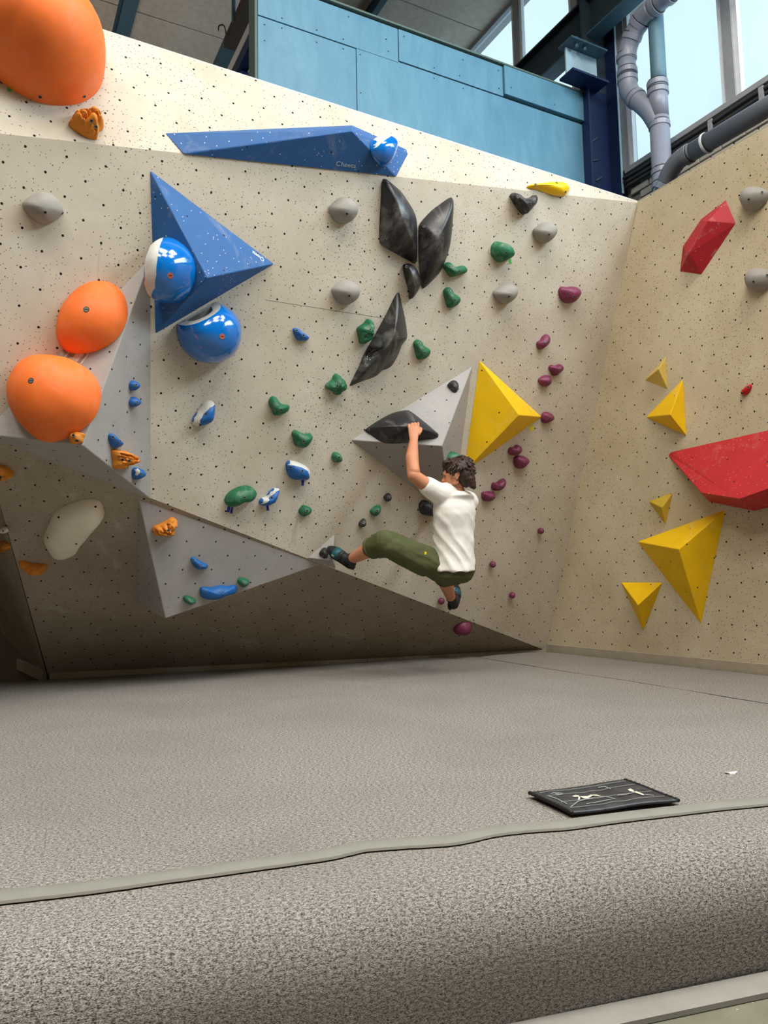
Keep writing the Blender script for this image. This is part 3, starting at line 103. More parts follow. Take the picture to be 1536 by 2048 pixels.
{'name':'climbing_hold','label':'small black foothold on the upper right of the grey middle volume','cat':'climbing hold','group':'black holds','mat':'black','frame':'Ct','out':[(0.7577,0.4755),(0.7612,0.4673),(0.7663,0.4599),(0.7715,0.4527),(0.7767,0.4454),(0.7824,0.4385),(0.7885,0.432),(0.7952,0.4262),(0.8032,0.4223),(0.812,0.4212),(0.8205,0.4237),(0.8272,0.4295),(0.8322,0.4369),(0.8363,0.4448),(0.8398,0.453),(0.8427,0.4615),(0.8447,0.4702),(0.845,0.4791),(0.8435,0.4879),(0.8404,0.4963),(0.8361,0.504),(0.8302,0.5108),(0.8228,0.5157),(0.8144,0.5188),(0.8056,0.5202),(0.7968,0.5194),(0.7885,0.5161),(0.7812,0.511),(0.7744,0.5053),(0.7681,0.499),(0.7625,0.492),(0.758,0.4843)],'h':0.05,'c':(0.8041,0.4729),'pq':(2.0,0.5),'bolts':[(0.804,0.4528)]},
{'name':'climbing_hold','label':'small black foothold above the small green foothold','cat':'climbing hold','group':'black holds','mat':'black','frame':'M','out':[(-2.1925,1.4019),(-2.1889,1.397),(-2.1849,1.3924),(-2.1806,1.3881),(-2.1761,1.384),(-2.1713,1.3803),(-2.1661,1.377),(-2.1603,1.3753),(-2.1544,1.3761),(-2.149,1.379),(-2.1445,1.3831),(-2.1407,1.3878),(-2.1377,1.3932),(-2.1356,1.3988),(-2.1342,1.4048),(-2.134,1.4109),(-2.1352,1.4169),(-2.1369,1.4227),(-2.1393,1.4283),(-2.1423,1.4336),(-2.1462,1.4382),(-2.1516,1.4409),(-2.1577,1.4412),(-2.1637,1.4403),(-2.1695,1.4385),(-2.1751,1.436),(-2.1801,1.4326),(-2.1847,1.4286),(-2.1889,1.4241),(-2.1924,1.4191),(-2.1947,1.4135),(-2.195,1.4075)],'h':0.05,'c':(-2.1626,1.4092),'pq':(2.0,0.5),'bolts':[(-2.1786,1.4148)]},
{'name':'climbing_hold','label':'small black foothold left below the small green foothold','cat':'climbing hold','group':'black holds','mat':'black','frame':'M','out':[(-2.3739,1.1939),(-2.373,1.1881),(-2.3712,1.1825),(-2.3685,1.1773),(-2.3648,1.1728),(-2.3596,1.1702),(-2.3538,1.1696),(-2.3479,1.1701),(-2.3422,1.1714),(-2.3367,1.1736),(-2.332,1.177),(-2.3283,1.1816),(-2.3254,1.1867),(-2.3234,1.1922),(-2.3222,1.198),(-2.322,1.2038),(-2.3225,1.2097),(-2.3236,1.2155),(-2.3251,1.2212),(-2.327,1.2267),(-2.3294,1.2321),(-2.3331,1.2365),(-2.3388,1.2374),(-2.3442,1.2352),(-2.3491,1.232),(-2.3537,1.2282),(-2.3579,1.2241),(-2.3619,1.2198),(-2.3656,1.2153),(-2.3689,1.2104),(-2.3718,1.2053),(-2.3737,1.1997)],'h':0.05,'c':(-2.3467,1.2012),'pq':(2.0,0.5),'bolts':[(-2.3596,1.2101)]},
{'name':'climbing_hold','label':"black hold with chalk patches half hidden behind the climber's white shirt",'cat':'climbing hold','group':'black holds','mat':'black','frame':'M','out':[(-1.8407,1.3394),(-1.8344,1.3251),(-1.8265,1.3116),(-1.8166,1.2995),(-1.8038,1.2906),(-1.7891,1.2855),(-1.7737,1.2826),(-1.7581,1.281),(-1.7425,1.28),(-1.7269,1.2793),(-1.7112,1.2791),(-1.6956,1.2797),(-1.6801,1.2816),(-1.6659,1.2878),(-1.66,1.3018),(-1.662,1.3173),(-1.6683,1.3315),(-1.6789,1.343),(-1.6918,1.3518),(-1.7054,1.3594),(-1.7193,1.3668),(-1.7329,1.3744),(-1.7462,1.3827),(-1.7594,1.3911),(-1.7731,1.3986),(-1.7878,1.404),(-1.8033,1.4053),(-1.8188,1.4031),(-1.833,1.3968),(-1.8429,1.385),(-1.8467,1.3699),(-1.8454,1.3544)],'h':0.09,'c':(-1.7598,1.3359),'pq':(2.0,0.5)},
{'name':'climbing_hold','label':'small black foothold on the little grey volume under the climbing shoe','cat':'climbing hold','group':'black holds','mat':'black','frame':'St','out':[(0.0871,0.0209),(0.0924,0.016),(0.098,0.0115),(0.1036,0.007),(0.1093,0.0027),(0.1155,-0.001),(0.1223,-0.0031),(0.1295,-0.0029),(0.1364,-0.0011),(0.1428,0.0022),(0.1478,0.0073),(0.151,0.0137),(0.1527,0.0207),(0.1536,0.0278),(0.154,0.035),(0.154,0.0422),(0.1534,0.0493),(0.152,0.0563),(0.1488,0.0627),(0.1439,0.068),(0.138,0.072),(0.1312,0.0742),(0.124,0.0739),(0.1172,0.0718),(0.1107,0.0687),(0.105,0.0643),(0.1004,0.0589),(0.0963,0.053),(0.0924,0.0469),(0.0887,0.0408),(0.0856,0.0343),(0.0842,0.0273)],'h':0.045,'c':(0.1227,0.0351),'pq':(2.0,0.5),'bolts':[(0.1289,0.029)]},
{'name':'macro_hold','label':'big black leaf-shaped hold,left of the pair below the crease','cat':'climbing hold','group':'black macro holds','mat':'blackmacro','frame':'M','out':[(-2.6739,3.5177),(-2.6702,3.4927),(-2.6665,3.4677),(-2.6629,3.4427),(-2.6594,3.4176),(-2.656,3.3926),(-2.6526,3.3675),(-2.649,3.3425),(-2.6453,3.3174),(-2.6412,3.2925),(-2.6369,3.2675),(-2.6325,3.2427),(-2.6277,3.2178),(-2.622,3.1932),(-2.6137,3.1694),(-2.5928,3.1561),(-2.5689,3.1481),(-2.5442,3.1426),(-2.5194,3.1375),(-2.4946,3.1326),(-2.4698,3.1278),(-2.445,3.1231),(-2.4201,3.1184),(-2.3952,3.1137),(-2.3704,3.1092),(-2.3455,3.1047),(-2.3206,3.1003),(-2.2957,3.0968),(-2.2857,3.1165),(-2.2893,3.1416),(-2.2945,3.1663),(-2.3002,3.191),(-2.3062,3.2155),(-2.3123,3.2401),(-2.3185,3.2646),(-2.3248,3.2891),(-2.3313,3.3135),(-2.3379,3.3379),(-2.345,3.3622),(-2.3547,3.3855),(-2.3679,3.4071),(-2.3843,3.4263),(-2.4029,3.4434),(-2.4226,3.4593),(-2.4427,3.4746),(-2.4633,3.4893),(-2.4842,3.5035),(-2.5053,3.5175),(-2.5272,3.5301),(-2.5506,3.5397),(-2.5745,3.5479),(-2.5986,3.5558),(-2.6226,3.5635),(-2.6471,3.5701),(-2.6704,3.5657),(-2.677,3.5428)],'h':0.15,'c':(-2.5646,3.3267),'pq':(1.7,0.75),'bolts':[(-2.6517,3.5472),(-2.6032,3.1886),(-2.2974,3.1199)]},
{'name':'macro_hold','label':'big black leaf-shaped hold,right of the pair below the crease','cat':'climbing hold','group':'black macro holds','mat':'blackmacro','frame':'M','out':[(-2.3128,3.2942),(-2.3071,3.268),(-2.3011,3.2419),(-2.2949,3.2158),(-2.2883,3.1898),(-2.2814,3.1639),(-2.2739,3.1381),(-2.2658,3.1126),(-2.2571,3.0872),(-2.2481,3.0619),(-2.2387,3.0368),(-2.2292,3.0117),(-2.2195,2.9867),(-2.2083,2.9624),(-2.1891,2.9466),(-2.1676,2.9623),(-2.1491,2.9817),(-2.1316,3.0021),(-2.1146,3.0228),(-2.0979,3.0438),(-2.082,3.0654),(-2.0679,3.0882),(-2.0569,3.1126),(-2.0495,3.1384),(-2.043,3.1644),(-2.0373,3.1906),(-2.0327,3.217),(-2.0295,3.2436),(-2.0281,3.2704),(-2.028,3.2972),(-2.0292,3.324),(-2.0312,3.3508),(-2.0338,3.3775),(-2.0371,3.4041),(-2.0408,3.4306),(-2.0448,3.4572),(-2.049,3.4836),(-2.0535,3.5101),(-2.0583,3.5365),(-2.0638,3.5627),(-2.0713,3.5885),(-2.0905,3.6007),(-2.1133,3.5872),(-2.1339,3.57),(-2.1538,3.5521),(-2.1736,3.534),(-2.1936,3.5161),(-2.2133,3.4978),(-2.2321,3.4787),(-2.2495,3.4584),(-2.2661,3.4373),(-2.2822,3.4158),(-2.2978,3.394),(-2.3128,3.3718),(-2.3226,3.3469),(-2.3183,3.3205)],'h':0.14,'c':(-2.2414,3.2744),'pq':(1.7,0.75),'bolts':[(-2.3071,3.3454),(-2.0985,3.5678),(-2.1873,2.9744)]},
{'name':'macro_hold','label':'black crescent-shaped hold between the leaf holds and the long black hold','cat':'climbing hold','group':'black macro holds','mat':'blackmacro','frame':'M','out':[(-2.3911,3.0531),(-2.3872,3.0431),(-2.3827,3.0334),(-2.3779,3.0237),(-2.373,3.0142),(-2.3677,3.0048),(-2.3623,2.9955),(-2.3567,2.9863),(-2.3511,2.9772),(-2.3455,2.968),(-2.3399,2.9588),(-2.3343,2.9496),(-2.3286,2.9405),(-2.323,2.9313),(-2.3175,2.9221),(-2.3122,2.9127),(-2.3077,2.903),(-2.3041,2.8928),(-2.3013,2.8824),(-2.2986,2.872),(-2.2947,2.862),(-2.2871,2.8548),(-2.2777,2.8591),(-2.2708,2.8673),(-2.2648,2.8762),(-2.2591,2.8853),(-2.2539,2.8947),(-2.2491,2.9043),(-2.2448,2.9142),(-2.241,2.9243),(-2.2376,2.9345),(-2.2349,2.9449),(-2.233,2.9554),(-2.2325,2.9662),(-2.2338,2.9768),(-2.2367,2.9872),(-2.2405,2.9972),(-2.245,3.007),(-2.2502,3.0164),(-2.2562,3.0254),(-2.2626,3.034),(-2.2694,3.0423),(-2.2765,3.0504),(-2.2838,3.0582),(-2.2915,3.0658),(-2.2997,3.0728),(-2.3085,3.0788),(-2.3182,3.0835),(-2.3286,3.0864),(-2.3392,3.0877),(-2.35,3.0874),(-2.3606,3.0857),(-2.371,3.0831),(-2.381,3.0791),(-2.3901,3.0735),(-2.3934,3.0636)],'h':0.1,'c':(-2.3574,2.9859),'pq':(2.0,0.5),'bolts':[(-2.2445,2.9792),(-2.4274,3.0505)]},
{'name':'macro_hold','label':'long black arrow-shaped hold with a screwed pocket in its lower half','cat':'climbing hold','group':'black macro holds','mat':'blackmacro','frame':'M','out':[(-2.6369,2.1915),(-2.6099,2.2061),(-2.5827,2.2202),(-2.5552,2.2338),(-2.5275,2.2471),(-2.4995,2.2595),(-2.4716,2.2724),(-2.4461,2.2894),(-2.4246,2.3112),(-2.4042,2.3341),(-2.376,2.3452),(-2.3492,2.36),(-2.3292,2.383),(-2.3149,2.4101),(-2.3029,2.4383),(-2.2926,2.4672),(-2.2855,2.497),(-2.282,2.5273),(-2.266,2.5534),(-2.2485,2.5785),(-2.2473,2.6059),(-2.258,2.6347),(-2.2695,2.6631),(-2.2816,2.6913),(-2.2944,2.7192),(-2.3083,2.7466),(-2.3231,2.7734),(-2.3379,2.8003),(-2.3523,2.8274),(-2.3666,2.8545),(-2.3821,2.881),(-2.4014,2.8787),(-2.4142,2.8509),(-2.4252,2.8222),(-2.4346,2.7931),(-2.444,2.7638),(-2.4541,2.7349),(-2.4651,2.7062),(-2.4764,2.6777),(-2.488,2.6493),(-2.4996,2.6209),(-2.5113,2.5925),(-2.5232,2.5642),(-2.5352,2.536),(-2.5472,2.5077),(-2.5592,2.4795),(-2.5715,2.4514),(-2.5827,2.4228),(-2.5916,2.3935),(-2.5992,2.3637),(-2.6074,2.3342),(-2.6173,2.3052),(-2.628,2.2764),(-2.6384,2.2475),(-2.6483,2.2185),(-2.657,2.1891)],'h':0.17,'c':(-2.481,2.5523),'pq':(1.4,1.0),'bolts':[(-2.3662,2.8391),(-2.4276,2.5721),(-2.2864,2.5849),(-2.5593,2.4311),(-2.548,2.4556),(-2.5699,2.4064),(-2.5635,2.3928)],'marks':[([(-2.579,2.4148),(-2.5623,2.4568),(-2.5466,2.4791),(-2.5342,2.4804),(-2.5349,2.4588),(-2.549,2.4162),(-2.5656,2.3803),(-2.5767,2.3806)],'pocket')]},
{'name':'macro_hold','label':"black wedge-shaped hold gripped by the climber's left hand",'cat':'climbing hold','group':'black macro holds','mat':'blackmacro','frame':'Ct','out':[(0.1188,0.0604),(0.1378,0.0473),(0.1559,0.0331),(0.1737,0.0184),(0.1919,0.0042),(0.2109,-0.0089),(0.2307,-0.0207),(0.2527,-0.0273),(0.2756,-0.0299),(0.2987,-0.0303),(0.3218,-0.0295),(0.3448,-0.028),(0.3677,-0.0258),(0.3906,-0.0229),(0.4135,-0.0195),(0.4362,-0.0155),(0.4587,-0.0106),(0.4811,-0.0051),(0.5035,0.0006),(0.526,0.0058),(0.5487,0.01),(0.5715,0.0133),(0.5944,0.0162),(0.6171,0.0201),(0.6385,0.0281),(0.6477,0.0473),(0.6353,0.0666),(0.6204,0.0842),(0.6049,0.1013),(0.5892,0.1182),(0.5733,0.1349),(0.5572,0.1515),(0.5409,0.1678),(0.5244,0.1839),(0.5077,0.1998),(0.491,0.2157),(0.474,0.2314),(0.4558,0.2455),(0.4354,0.2559),(0.4124,0.2553),(0.3897,0.2514),(0.3672,0.2463),(0.345,0.2399),(0.3234,0.232),(0.3023,0.2225),(0.2819,0.2118),(0.2618,0.2004),(0.2421,0.1884),(0.2226,0.176),(0.2034,0.1633),(0.1845,0.1501),(0.1659,0.1364),(0.1475,0.1225),(0.1294,0.1082),(0.1116,0.0935),(0.1019,0.0759)],'h':0.14,'c':(0.3835,0.031),'pq':(1.5,0.8),'bolts':[(0.1307,0.0698),(0.4203,0.2086),(0.6329,0.0564),(0.2839,-0.0192)]},
{'name':'dome_hold','label':'huge orange dome cut off by the top left corner of the picture','cat':'climbing hold','group':'orange holds','mat':'orange','frame':'T','out':[(-4.7765,-0.5427),(-4.75,-0.5615),(-4.7215,-0.5768),(-4.691,-0.5881),(-4.66,-0.598),(-4.6285,-0.6057),(-4.5962,-0.609),(-4.5637,-0.6086),(-4.5314,-0.6044),(-4.5,-0.5963),(-4.4692,-0.5858),(-4.4394,-0.5729),(-4.4109,-0.5572),(-4.3845,-0.5383),(-4.3604,-0.5165),(-4.3384,-0.4926),(-4.3186,-0.4668),(-4.3017,-0.439),(-4.2885,-0.4093),(-4.2785,-0.3784),(-4.2712,-0.3467),(-4.2664,-0.3146),(-4.2641,-0.2822),(-4.2644,-0.2497),(-4.268,-0.2174),(-4.2757,-0.1858),(-4.2885,-0.156),(-4.3053,-0.1282),(-4.3269,-0.104),(-4.3538,-0.0859),(-4.3832,-0.0719),(-4.4137,-0.0607),(-4.4449,-0.0518),(-4.4767,-0.0448),(-4.5088,-0.0398),(-4.5411,-0.0367),(-4.5736,-0.0351),(-4.6061,-0.035),(-4.6386,-0.0363),(-4.671,-0.039),(-4.7033,-0.043),(-4.7352,-0.0489),(-4.7667,-0.0572),(-4.7975,-0.0674),(-4.8278,-0.0793),(-4.857,-0.0935),(-4.8847,-0.1106),(-4.9104,-0.1304),(-4.9341,-0.1527),(-4.9551,-0.1774),(-4.9724,-0.2049),(-4.985,-0.2349),(-4.9938,-0.2662),(-4.999,-0.2982),(-4.9986,-0.3307),(-4.992,-0.3625),(-4.9805,-0.3928),(-4.9639,-0.4207),(-4.9431,-0.4457),(-4.9197,-0.4682),(-4.8938,-0.4878),(-4.8662,-0.5051),(-4.8373,-0.5199),(-4.8068,-0.5311)],'h':0.44,'c':(-4.6184,-0.3099),'pq':(2.3,0.5),'bolts':[(-4.5919,-0.6077),(-4.3757,-0.5285)],'tapes':[([(-4.7425,-0.5652),(-4.7223,-0.5733),(-4.7237,-0.5891),(-4.7406,-0.5931)],'tapegreen')]},
{'name':'dome_hold','label':'upper of the two orange domes on the large grey volume','cat':'climbing hold','group':'orange holds','mat':'orange','frame':'At','out':[(0.362,0.6128),(0.3623,0.5925),(0.364,0.5722),(0.3678,0.5523),(0.3739,0.5329),(0.3829,0.5147),(0.395,0.4984),(0.4095,0.4842),(0.4264,0.4729),(0.4453,0.4655),(0.4651,0.4613),(0.4854,0.4596),(0.5057,0.4597),(0.526,0.461),(0.5462,0.4633),(0.5662,0.4668),(0.5859,0.4717),(0.6051,0.4784),(0.6236,0.4868),(0.6414,0.4966),(0.6584,0.5077),(0.6744,0.5203),(0.6889,0.5345),(0.7017,0.5503),(0.7131,0.5671),(0.7234,0.5846),(0.7325,0.6028),(0.7399,0.6217),(0.745,0.6414),(0.7479,0.6615),(0.7492,0.6818),(0.7491,0.7021),(0.7473,0.7224),(0.7438,0.7424),(0.7393,0.7622),(0.7337,0.7817),(0.7267,0.8008),(0.7176,0.819),(0.7066,0.8361),(0.6936,0.8517),(0.6785,0.8652),(0.6613,0.876),(0.6428,0.8844),(0.6233,0.89),(0.6031,0.8923),(0.5828,0.8918),(0.5627,0.8891),(0.543,0.8841),(0.5241,0.8765),(0.5061,0.8671),(0.4892,0.8559),(0.4733,0.8432),(0.4584,0.8293),(0.4444,0.8146),(0.4312,0.7992),(0.4191,0.7829),(0.4079,0.7659),(0.3975,0.7484),(0.3879,0.7305),(0.3793,0.7121),(0.3721,0.6931),(0.3667,0.6735),(0.3637,0.6534),(0.3625,0.6331)],'h':0.17,'c':(0.5561,0.6695),'pq':(2.0,0.5),'bolts':[(0.5878,0.6381)],'bm':'boltslot'},
{'name':'dome_hold','label':'lower and bigger orange dome on the large grey volume','cat':'climbing hold','group':'orange holds','mat':'orange','frame':'At','out':[(0.1407,0.1899),(0.1463,0.1661),(0.1534,0.1428),(0.1624,0.1201),(0.1733,0.0983),(0.1862,0.0777),(0.2009,0.0582),(0.2171,0.04),(0.2342,0.0226),(0.2517,0.0056),(0.2698,-0.0108),(0.2887,-0.0262),(0.309,-0.0397),(0.3309,-0.0503),(0.3542,-0.0576),(0.3783,-0.0606),(0.4027,-0.0591),(0.4267,-0.0549),(0.4502,-0.0486),(0.4732,-0.0404),(0.4951,-0.0298),(0.5159,-0.017),(0.536,-0.0032),(0.5556,0.0113),(0.5745,0.0267),(0.592,0.0437),(0.6075,0.0625),(0.6195,0.0837),(0.6283,0.1064),(0.6347,0.13),(0.6385,0.154),(0.6399,0.1784),(0.6394,0.2028),(0.6367,0.227),(0.6308,0.2506),(0.6217,0.2733),(0.6106,0.295),(0.5974,0.3155),(0.5818,0.3342),(0.564,0.3508),(0.5448,0.3659),(0.5248,0.3798),(0.5041,0.3927),(0.4825,0.404),(0.4597,0.4128),(0.4361,0.4189),(0.4122,0.4236),(0.3882,0.4279),(0.3641,0.4314),(0.3398,0.4335),(0.3154,0.4333),(0.2911,0.4315),(0.2671,0.427),(0.2443,0.4185),(0.2232,0.4064),(0.204,0.3913),(0.1875,0.3734),(0.1739,0.3531),(0.1624,0.3316),(0.1528,0.3092),(0.1454,0.286),(0.1396,0.2623),(0.1357,0.2382),(0.1367,0.2139)],'h':0.24,'c':(0.3863,0.1941),'pq':(2.0,0.5),'bolts':[(0.3683,0.1919)],'bm':'boltslot'},
{'name':'climbing_hold','label':'knobbly orange hold right below the huge orange dome','cat':'climbing hold','group':'orange holds','mat':'ochre','frame':'T','out':[(-4.4455,-0.7045),(-4.4392,-0.71),(-4.4341,-0.7168),(-4.4279,-0.7226),(-4.4203,-0.7264),(-4.4124,-0.7295),(-4.4045,-0.7328),(-4.3967,-0.7361),(-4.3888,-0.7393),(-4.3808,-0.7424),(-4.373,-0.7457),(-4.3651,-0.749),(-4.3569,-0.7512),(-4.3484,-0.7519),(-4.3399,-0.7519),(-4.3314,-0.7513),(-4.323,-0.7504),(-4.3145,-0.7493),(-4.3076,-0.7446),(-4.3049,-0.7366),(-4.3039,-0.7282),(-4.3032,-0.7197),(-4.3016,-0.7113),(-4.2995,-0.7031),(-4.2969,-0.695),(-4.2928,-0.6876),(-4.2858,-0.6828),(-4.2799,-0.6768),(-4.2755,-0.6695),(-4.273,-0.6614),(-4.2725,-0.6529),(-4.273,-0.6444),(-4.274,-0.636),(-4.2756,-0.6276),(-4.2781,-0.6195),(-4.2817,-0.6117),(-4.2862,-0.6046),(-4.2916,-0.5979),(-4.2977,-0.592),(-4.3048,-0.5874),(-4.3129,-0.5848),(-4.3213,-0.5841),(-4.3294,-0.5864),(-4.3362,-0.5914),(-4.3404,-0.5988),(-4.345,-0.6059),(-4.3525,-0.6098),(-4.3607,-0.612),(-4.3689,-0.6142),(-4.3772,-0.6161),(-4.3855,-0.6181),(-4.3936,-0.6207),(-4.4017,-0.6235),(-4.4094,-0.627),(-4.4165,-0.6316),(-4.4227,-0.6375),(-4.4281,-0.6441),(-4.4322,-0.6515),(-4.4347,-0.6596),(-4.4364,-0.668),(-4.4386,-0.6762),(-4.4426,-0.6837),(-4.4472,-0.6908),(-4.4507,-0.6985)],'h':0.1,'c':(-4.3541,-0.6724),'pq':(2.0,0.5),'bolts':[(-4.3496,-0.7166),(-4.3249,-0.7301)],'bump':0.032},
{'name':'climbing_hold','label':'small orange hold tucked under the lower orange dome','cat':'climbing hold','group':'orange holds','mat':'ochre','frame':'At','out':[(0.491,-0.0561),(0.4938,-0.0632),(0.4979,-0.0697),(0.5036,-0.0747),(0.5111,-0.0764),(0.5188,-0.0764),(0.5265,-0.0761),(0.5341,-0.0752),(0.5417,-0.0739),(0.5492,-0.0721),(0.5567,-0.0703),(0.5626,-0.0657),(0.5645,-0.0583),(0.5649,-0.0506),(0.5652,-0.0429),(0.567,-0.0354),(0.5702,-0.0285),(0.5719,-0.0211),(0.5662,-0.0163),(0.5588,-0.014),(0.5513,-0.0125),(0.5437,-0.0112),(0.5361,-0.01),(0.5284,-0.0092),(0.5207,-0.0093),(0.5133,-0.0112),(0.5067,-0.0151),(0.5013,-0.0205),(0.497,-0.0269),(0.4934,-0.0337),(0.4908,-0.0409),(0.4896,-0.0485)],'h':0.05,'c':(0.5299,-0.0429),'pq':(2.0,0.5),'bolts':[(0.5304,-0.0451),(0.5443,-0.066)],'bump':0.008},
{'name':'climbing_hold','label':"knobbly orange hold on the grey volume's right face between blue footholds",'cat':'climbing hold','group':'orange holds','mat':'ochre','frame':'Ar','out':[(-0.0107,-1.1519),(-0.006,-1.1583),(-0.0012,-1.1646),(0.0035,-1.171),(0.0077,-1.1777),(0.0106,-1.185),(0.0123,-1.1928),(0.0137,-1.2006),(0.0155,-1.2083),(0.0192,-1.2152),(0.0254,-1.2201),(0.0327,-1.2231),(0.0405,-1.2249),(0.0483,-1.2258),(0.0562,-1.2261),(0.0641,-1.2255),(0.072,-1.2242),(0.0797,-1.2225),(0.0873,-1.2203),(0.0948,-1.2176),(0.1017,-1.2138),(0.1081,-1.2092),(0.1143,-1.2042),(0.1207,-1.1996),(0.1272,-1.1949),(0.1336,-1.1903),(0.1401,-1.1858),(0.1468,-1.1816),(0.1536,-1.1775),(0.1604,-1.1733),(0.1669,-1.1689),(0.173,-1.1638),(0.178,-1.1577),(0.1814,-1.1506),(0.182,-1.1427),(0.1787,-1.1357),(0.1729,-1.1303),(0.1663,-1.126),(0.1592,-1.1225),(0.1517,-1.1198),(0.144,-1.118),(0.1361,-1.1175),(0.1282,-1.1177),(0.1203,-1.118),(0.1123,-1.1183),(0.1044,-1.1182),(0.0965,-1.1172),(0.0887,-1.1157),(0.0809,-1.1144),(0.073,-1.1138),(0.0651,-1.1137),(0.0572,-1.1138),(0.0492,-1.114),(0.0413,-1.1145),(0.0334,-1.1151),(0.0255,-1.1158),(0.0177,-1.1168),(0.0098,-1.1178),(0.002,-1.119),(-0.0058,-1.1208),(-0.0131,-1.1237),(-0.0178,-1.1298),(-0.0173,-1.1376),(-0.0147,-1.1451)],'h':0.09,'c':(0.0774,-1.1622),'pq':(2.0,0.5),'bolts':[(0.0418,-1.1672),(0.0168,-1.1688)],'bump':0.028},
{'name':'climbing_hold','label':'knobbly orange hold on the upper left of the grey wedge','cat':'climbing hold','group':'orange holds','mat':'ochre','frame':'Df','out':[(-1.2613,0.23),(-1.258,0.2235),(-1.2538,0.2175),(-1.2486,0.2124),(-1.2423,0.2087),(-1.2352,0.2073),(-1.2279,0.2073),(-1.2207,0.2079),(-1.2134,0.2088),(-1.2061,0.2095),(-1.1988,0.2097),(-1.1915,0.2094),(-1.1843,0.2089),(-1.177,0.2084),(-1.1697,0.2079),(-1.1624,0.2076),(-1.1551,0.2075),(-1.1478,0.208),(-1.1406,0.2089),(-1.1334,0.2103),(-1.1264,0.2124),(-1.1199,0.2157),(-1.116,0.2217),(-1.1163,0.2289),(-1.1179,0.2361),(-1.1192,0.2432),(-1.1213,0.2502),(-1.1235,0.2572),(-1.1251,0.2643),(-1.1242,0.2714),(-1.1189,0.2763),(-1.113,0.2805),(-1.1093,0.2867),(-1.1071,0.2937),(-1.1066,0.301),(-1.1089,0.3078),(-1.1132,0.3137),(-1.1183,0.3189),(-1.124,0.3235),(-1.1301,0.3274),(-1.137,0.3298),(-1.1443,0.3299),(-1.1514,0.3285),(-1.1583,0.3259),(-1.1646,0.3223),(-1.1701,0.3176),(-1.1753,0.3124),(-1.1807,0.3075),(-1.1866,0.3032),(-1.1927,0.2992),(-1.1989,0.2954),(-1.2052,0.2917),(-1.2116,0.2881),(-1.218,0.2846),(-1.2245,0.2812),(-1.2312,0.2783),(-1.2379,0.2756),(-1.2446,0.2726),(-1.251,0.2691),(-1.2564,0.2642),(-1.2605,0.2582),(-1.2631,0.2514),(-1.2642,0.2442),(-1.2636,0.2369)],'h':0.08,'c':(-1.1787,0.2591),'pq':(2.0,0.5),'bolts':[(-1.1841,0.2681)],'bump':0.028},
{'name':'climbing_hold','label':'long orange rail hold low on the dark overhang,below the white hold','cat':'climbing hold','group':'orange holds','mat':'ochre','frame':'U','out':[(-4.505,1.3223),(-4.4996,1.309),(-4.4937,1.2959),(-4.487,1.2832),(-4.4794,1.271),(-4.4716,1.2589),(-4.4633,1.2472),(-4.4527,1.2377),(-4.4388,1.2354),(-4.4267,1.2423),(-4.4154,1.2508),(-4.4011,1.2505),(-4.3868,1.2503),(-4.3725,1.2512),(-4.3591,1.256),(-4.351,1.2676),(-4.3462,1.2812),(-4.3441,1.2953),(-4.347,1.3093),(-4.3564,1.3197),(-4.3705,1.3208),(-4.3848,1.3197),(-4.3991,1.3209),(-4.4133,1.3233),(-4.4272,1.3269),(-4.4405,1.3322),(-4.4533,1.3388),(-4.4661,1.3453),(-4.4793,1.3509),(-4.4929,1.3554),(-4.5051,1.35),(-4.5083,1.3362)],'h':0.06,'c':(-4.4286,1.2933),'pq':(2.0,0.5),'bump':0.015},
{'name':'climbing_hold','label':'orange hold cut off by the left picture edge under the grey volume','cat':'climbing hold','group':'orange holds','mat':'ochre','frame':'U','out':[(-4.6038,2.1151),(-4.6024,2.1049),(-4.5993,2.095),(-4.5945,2.0859),(-4.5864,2.0798),(-4.5763,2.0779),(-4.566,2.0781),(-4.5565,2.082),(-4.5473,2.0867),(-4.5371,2.0867),(-4.5275,2.0831),(-4.518,2.0791),(-4.5082,2.0765),(-4.5002,2.0827),(-4.494,2.091),(-4.4896,2.1003),(-4.4899,2.1104),(-4.4951,2.1193),(-4.5013,2.1276),(-4.5071,2.1361),(-4.513,2.1446),(-4.5194,2.1527),(-4.527,2.1596),(-4.5361,2.1644),(-4.5462,2.1663),(-4.5564,2.165),(-4.5657,2.1606),(-4.5741,2.1546),(-4.5824,2.1483),(-4.5902,2.1416),(-4.5973,2.1341),(-4.6026,2.1253)],'h':0.08,'c':(-4.5481,2.1177),'pq':(2.0,0.5),'bolts':[(-4.5484,2.1398)],'bump':0.02},
{'name':'climbing_hold','label':'orange hold cut off by the left picture edge below the tiny white hold','cat':'climbing hold','group':'orange holds','mat':'ochre','frame':'L','out':[(-1.073,-0.2103),(-1.0467,-0.2307),(-0.9954,-0.2386),(-0.9438,-0.2447),(-0.8922,-0.2499),(-0.8405,-0.254),(-0.7886,-0.2568),(-0.7368,-0.2588),(-0.6849,-0.2602),(-0.633,-0.2612),(-0.5811,-0.2619),(-0.5292,-0.262),(-0.4773,-0.2613),(-0.4254,-0.2596),(-0.3736,-0.2564),(-0.3218,-0.252),(-0.2706,-0.244),(-0.2989,-0.2214),(-0.3496,-0.2103),(-0.401,-0.203),(-0.4526,-0.1977),(-0.5044,-0.1936),(-0.5562,-0.1903),(-0.608,-0.1876),(-0.6599,-0.1854),(-0.7118,-0.1839),(-0.7637,-0.1831),(-0.8156,-0.1836),(-0.8674,-0.1853),(-0.9193,-0.1884),(-0.971,-0.1926),(-1.0225,-0.1986)],'h':0.06,'c':(-0.6725,-0.2236),'pq':(2.0,0.5),'bump':0.015},
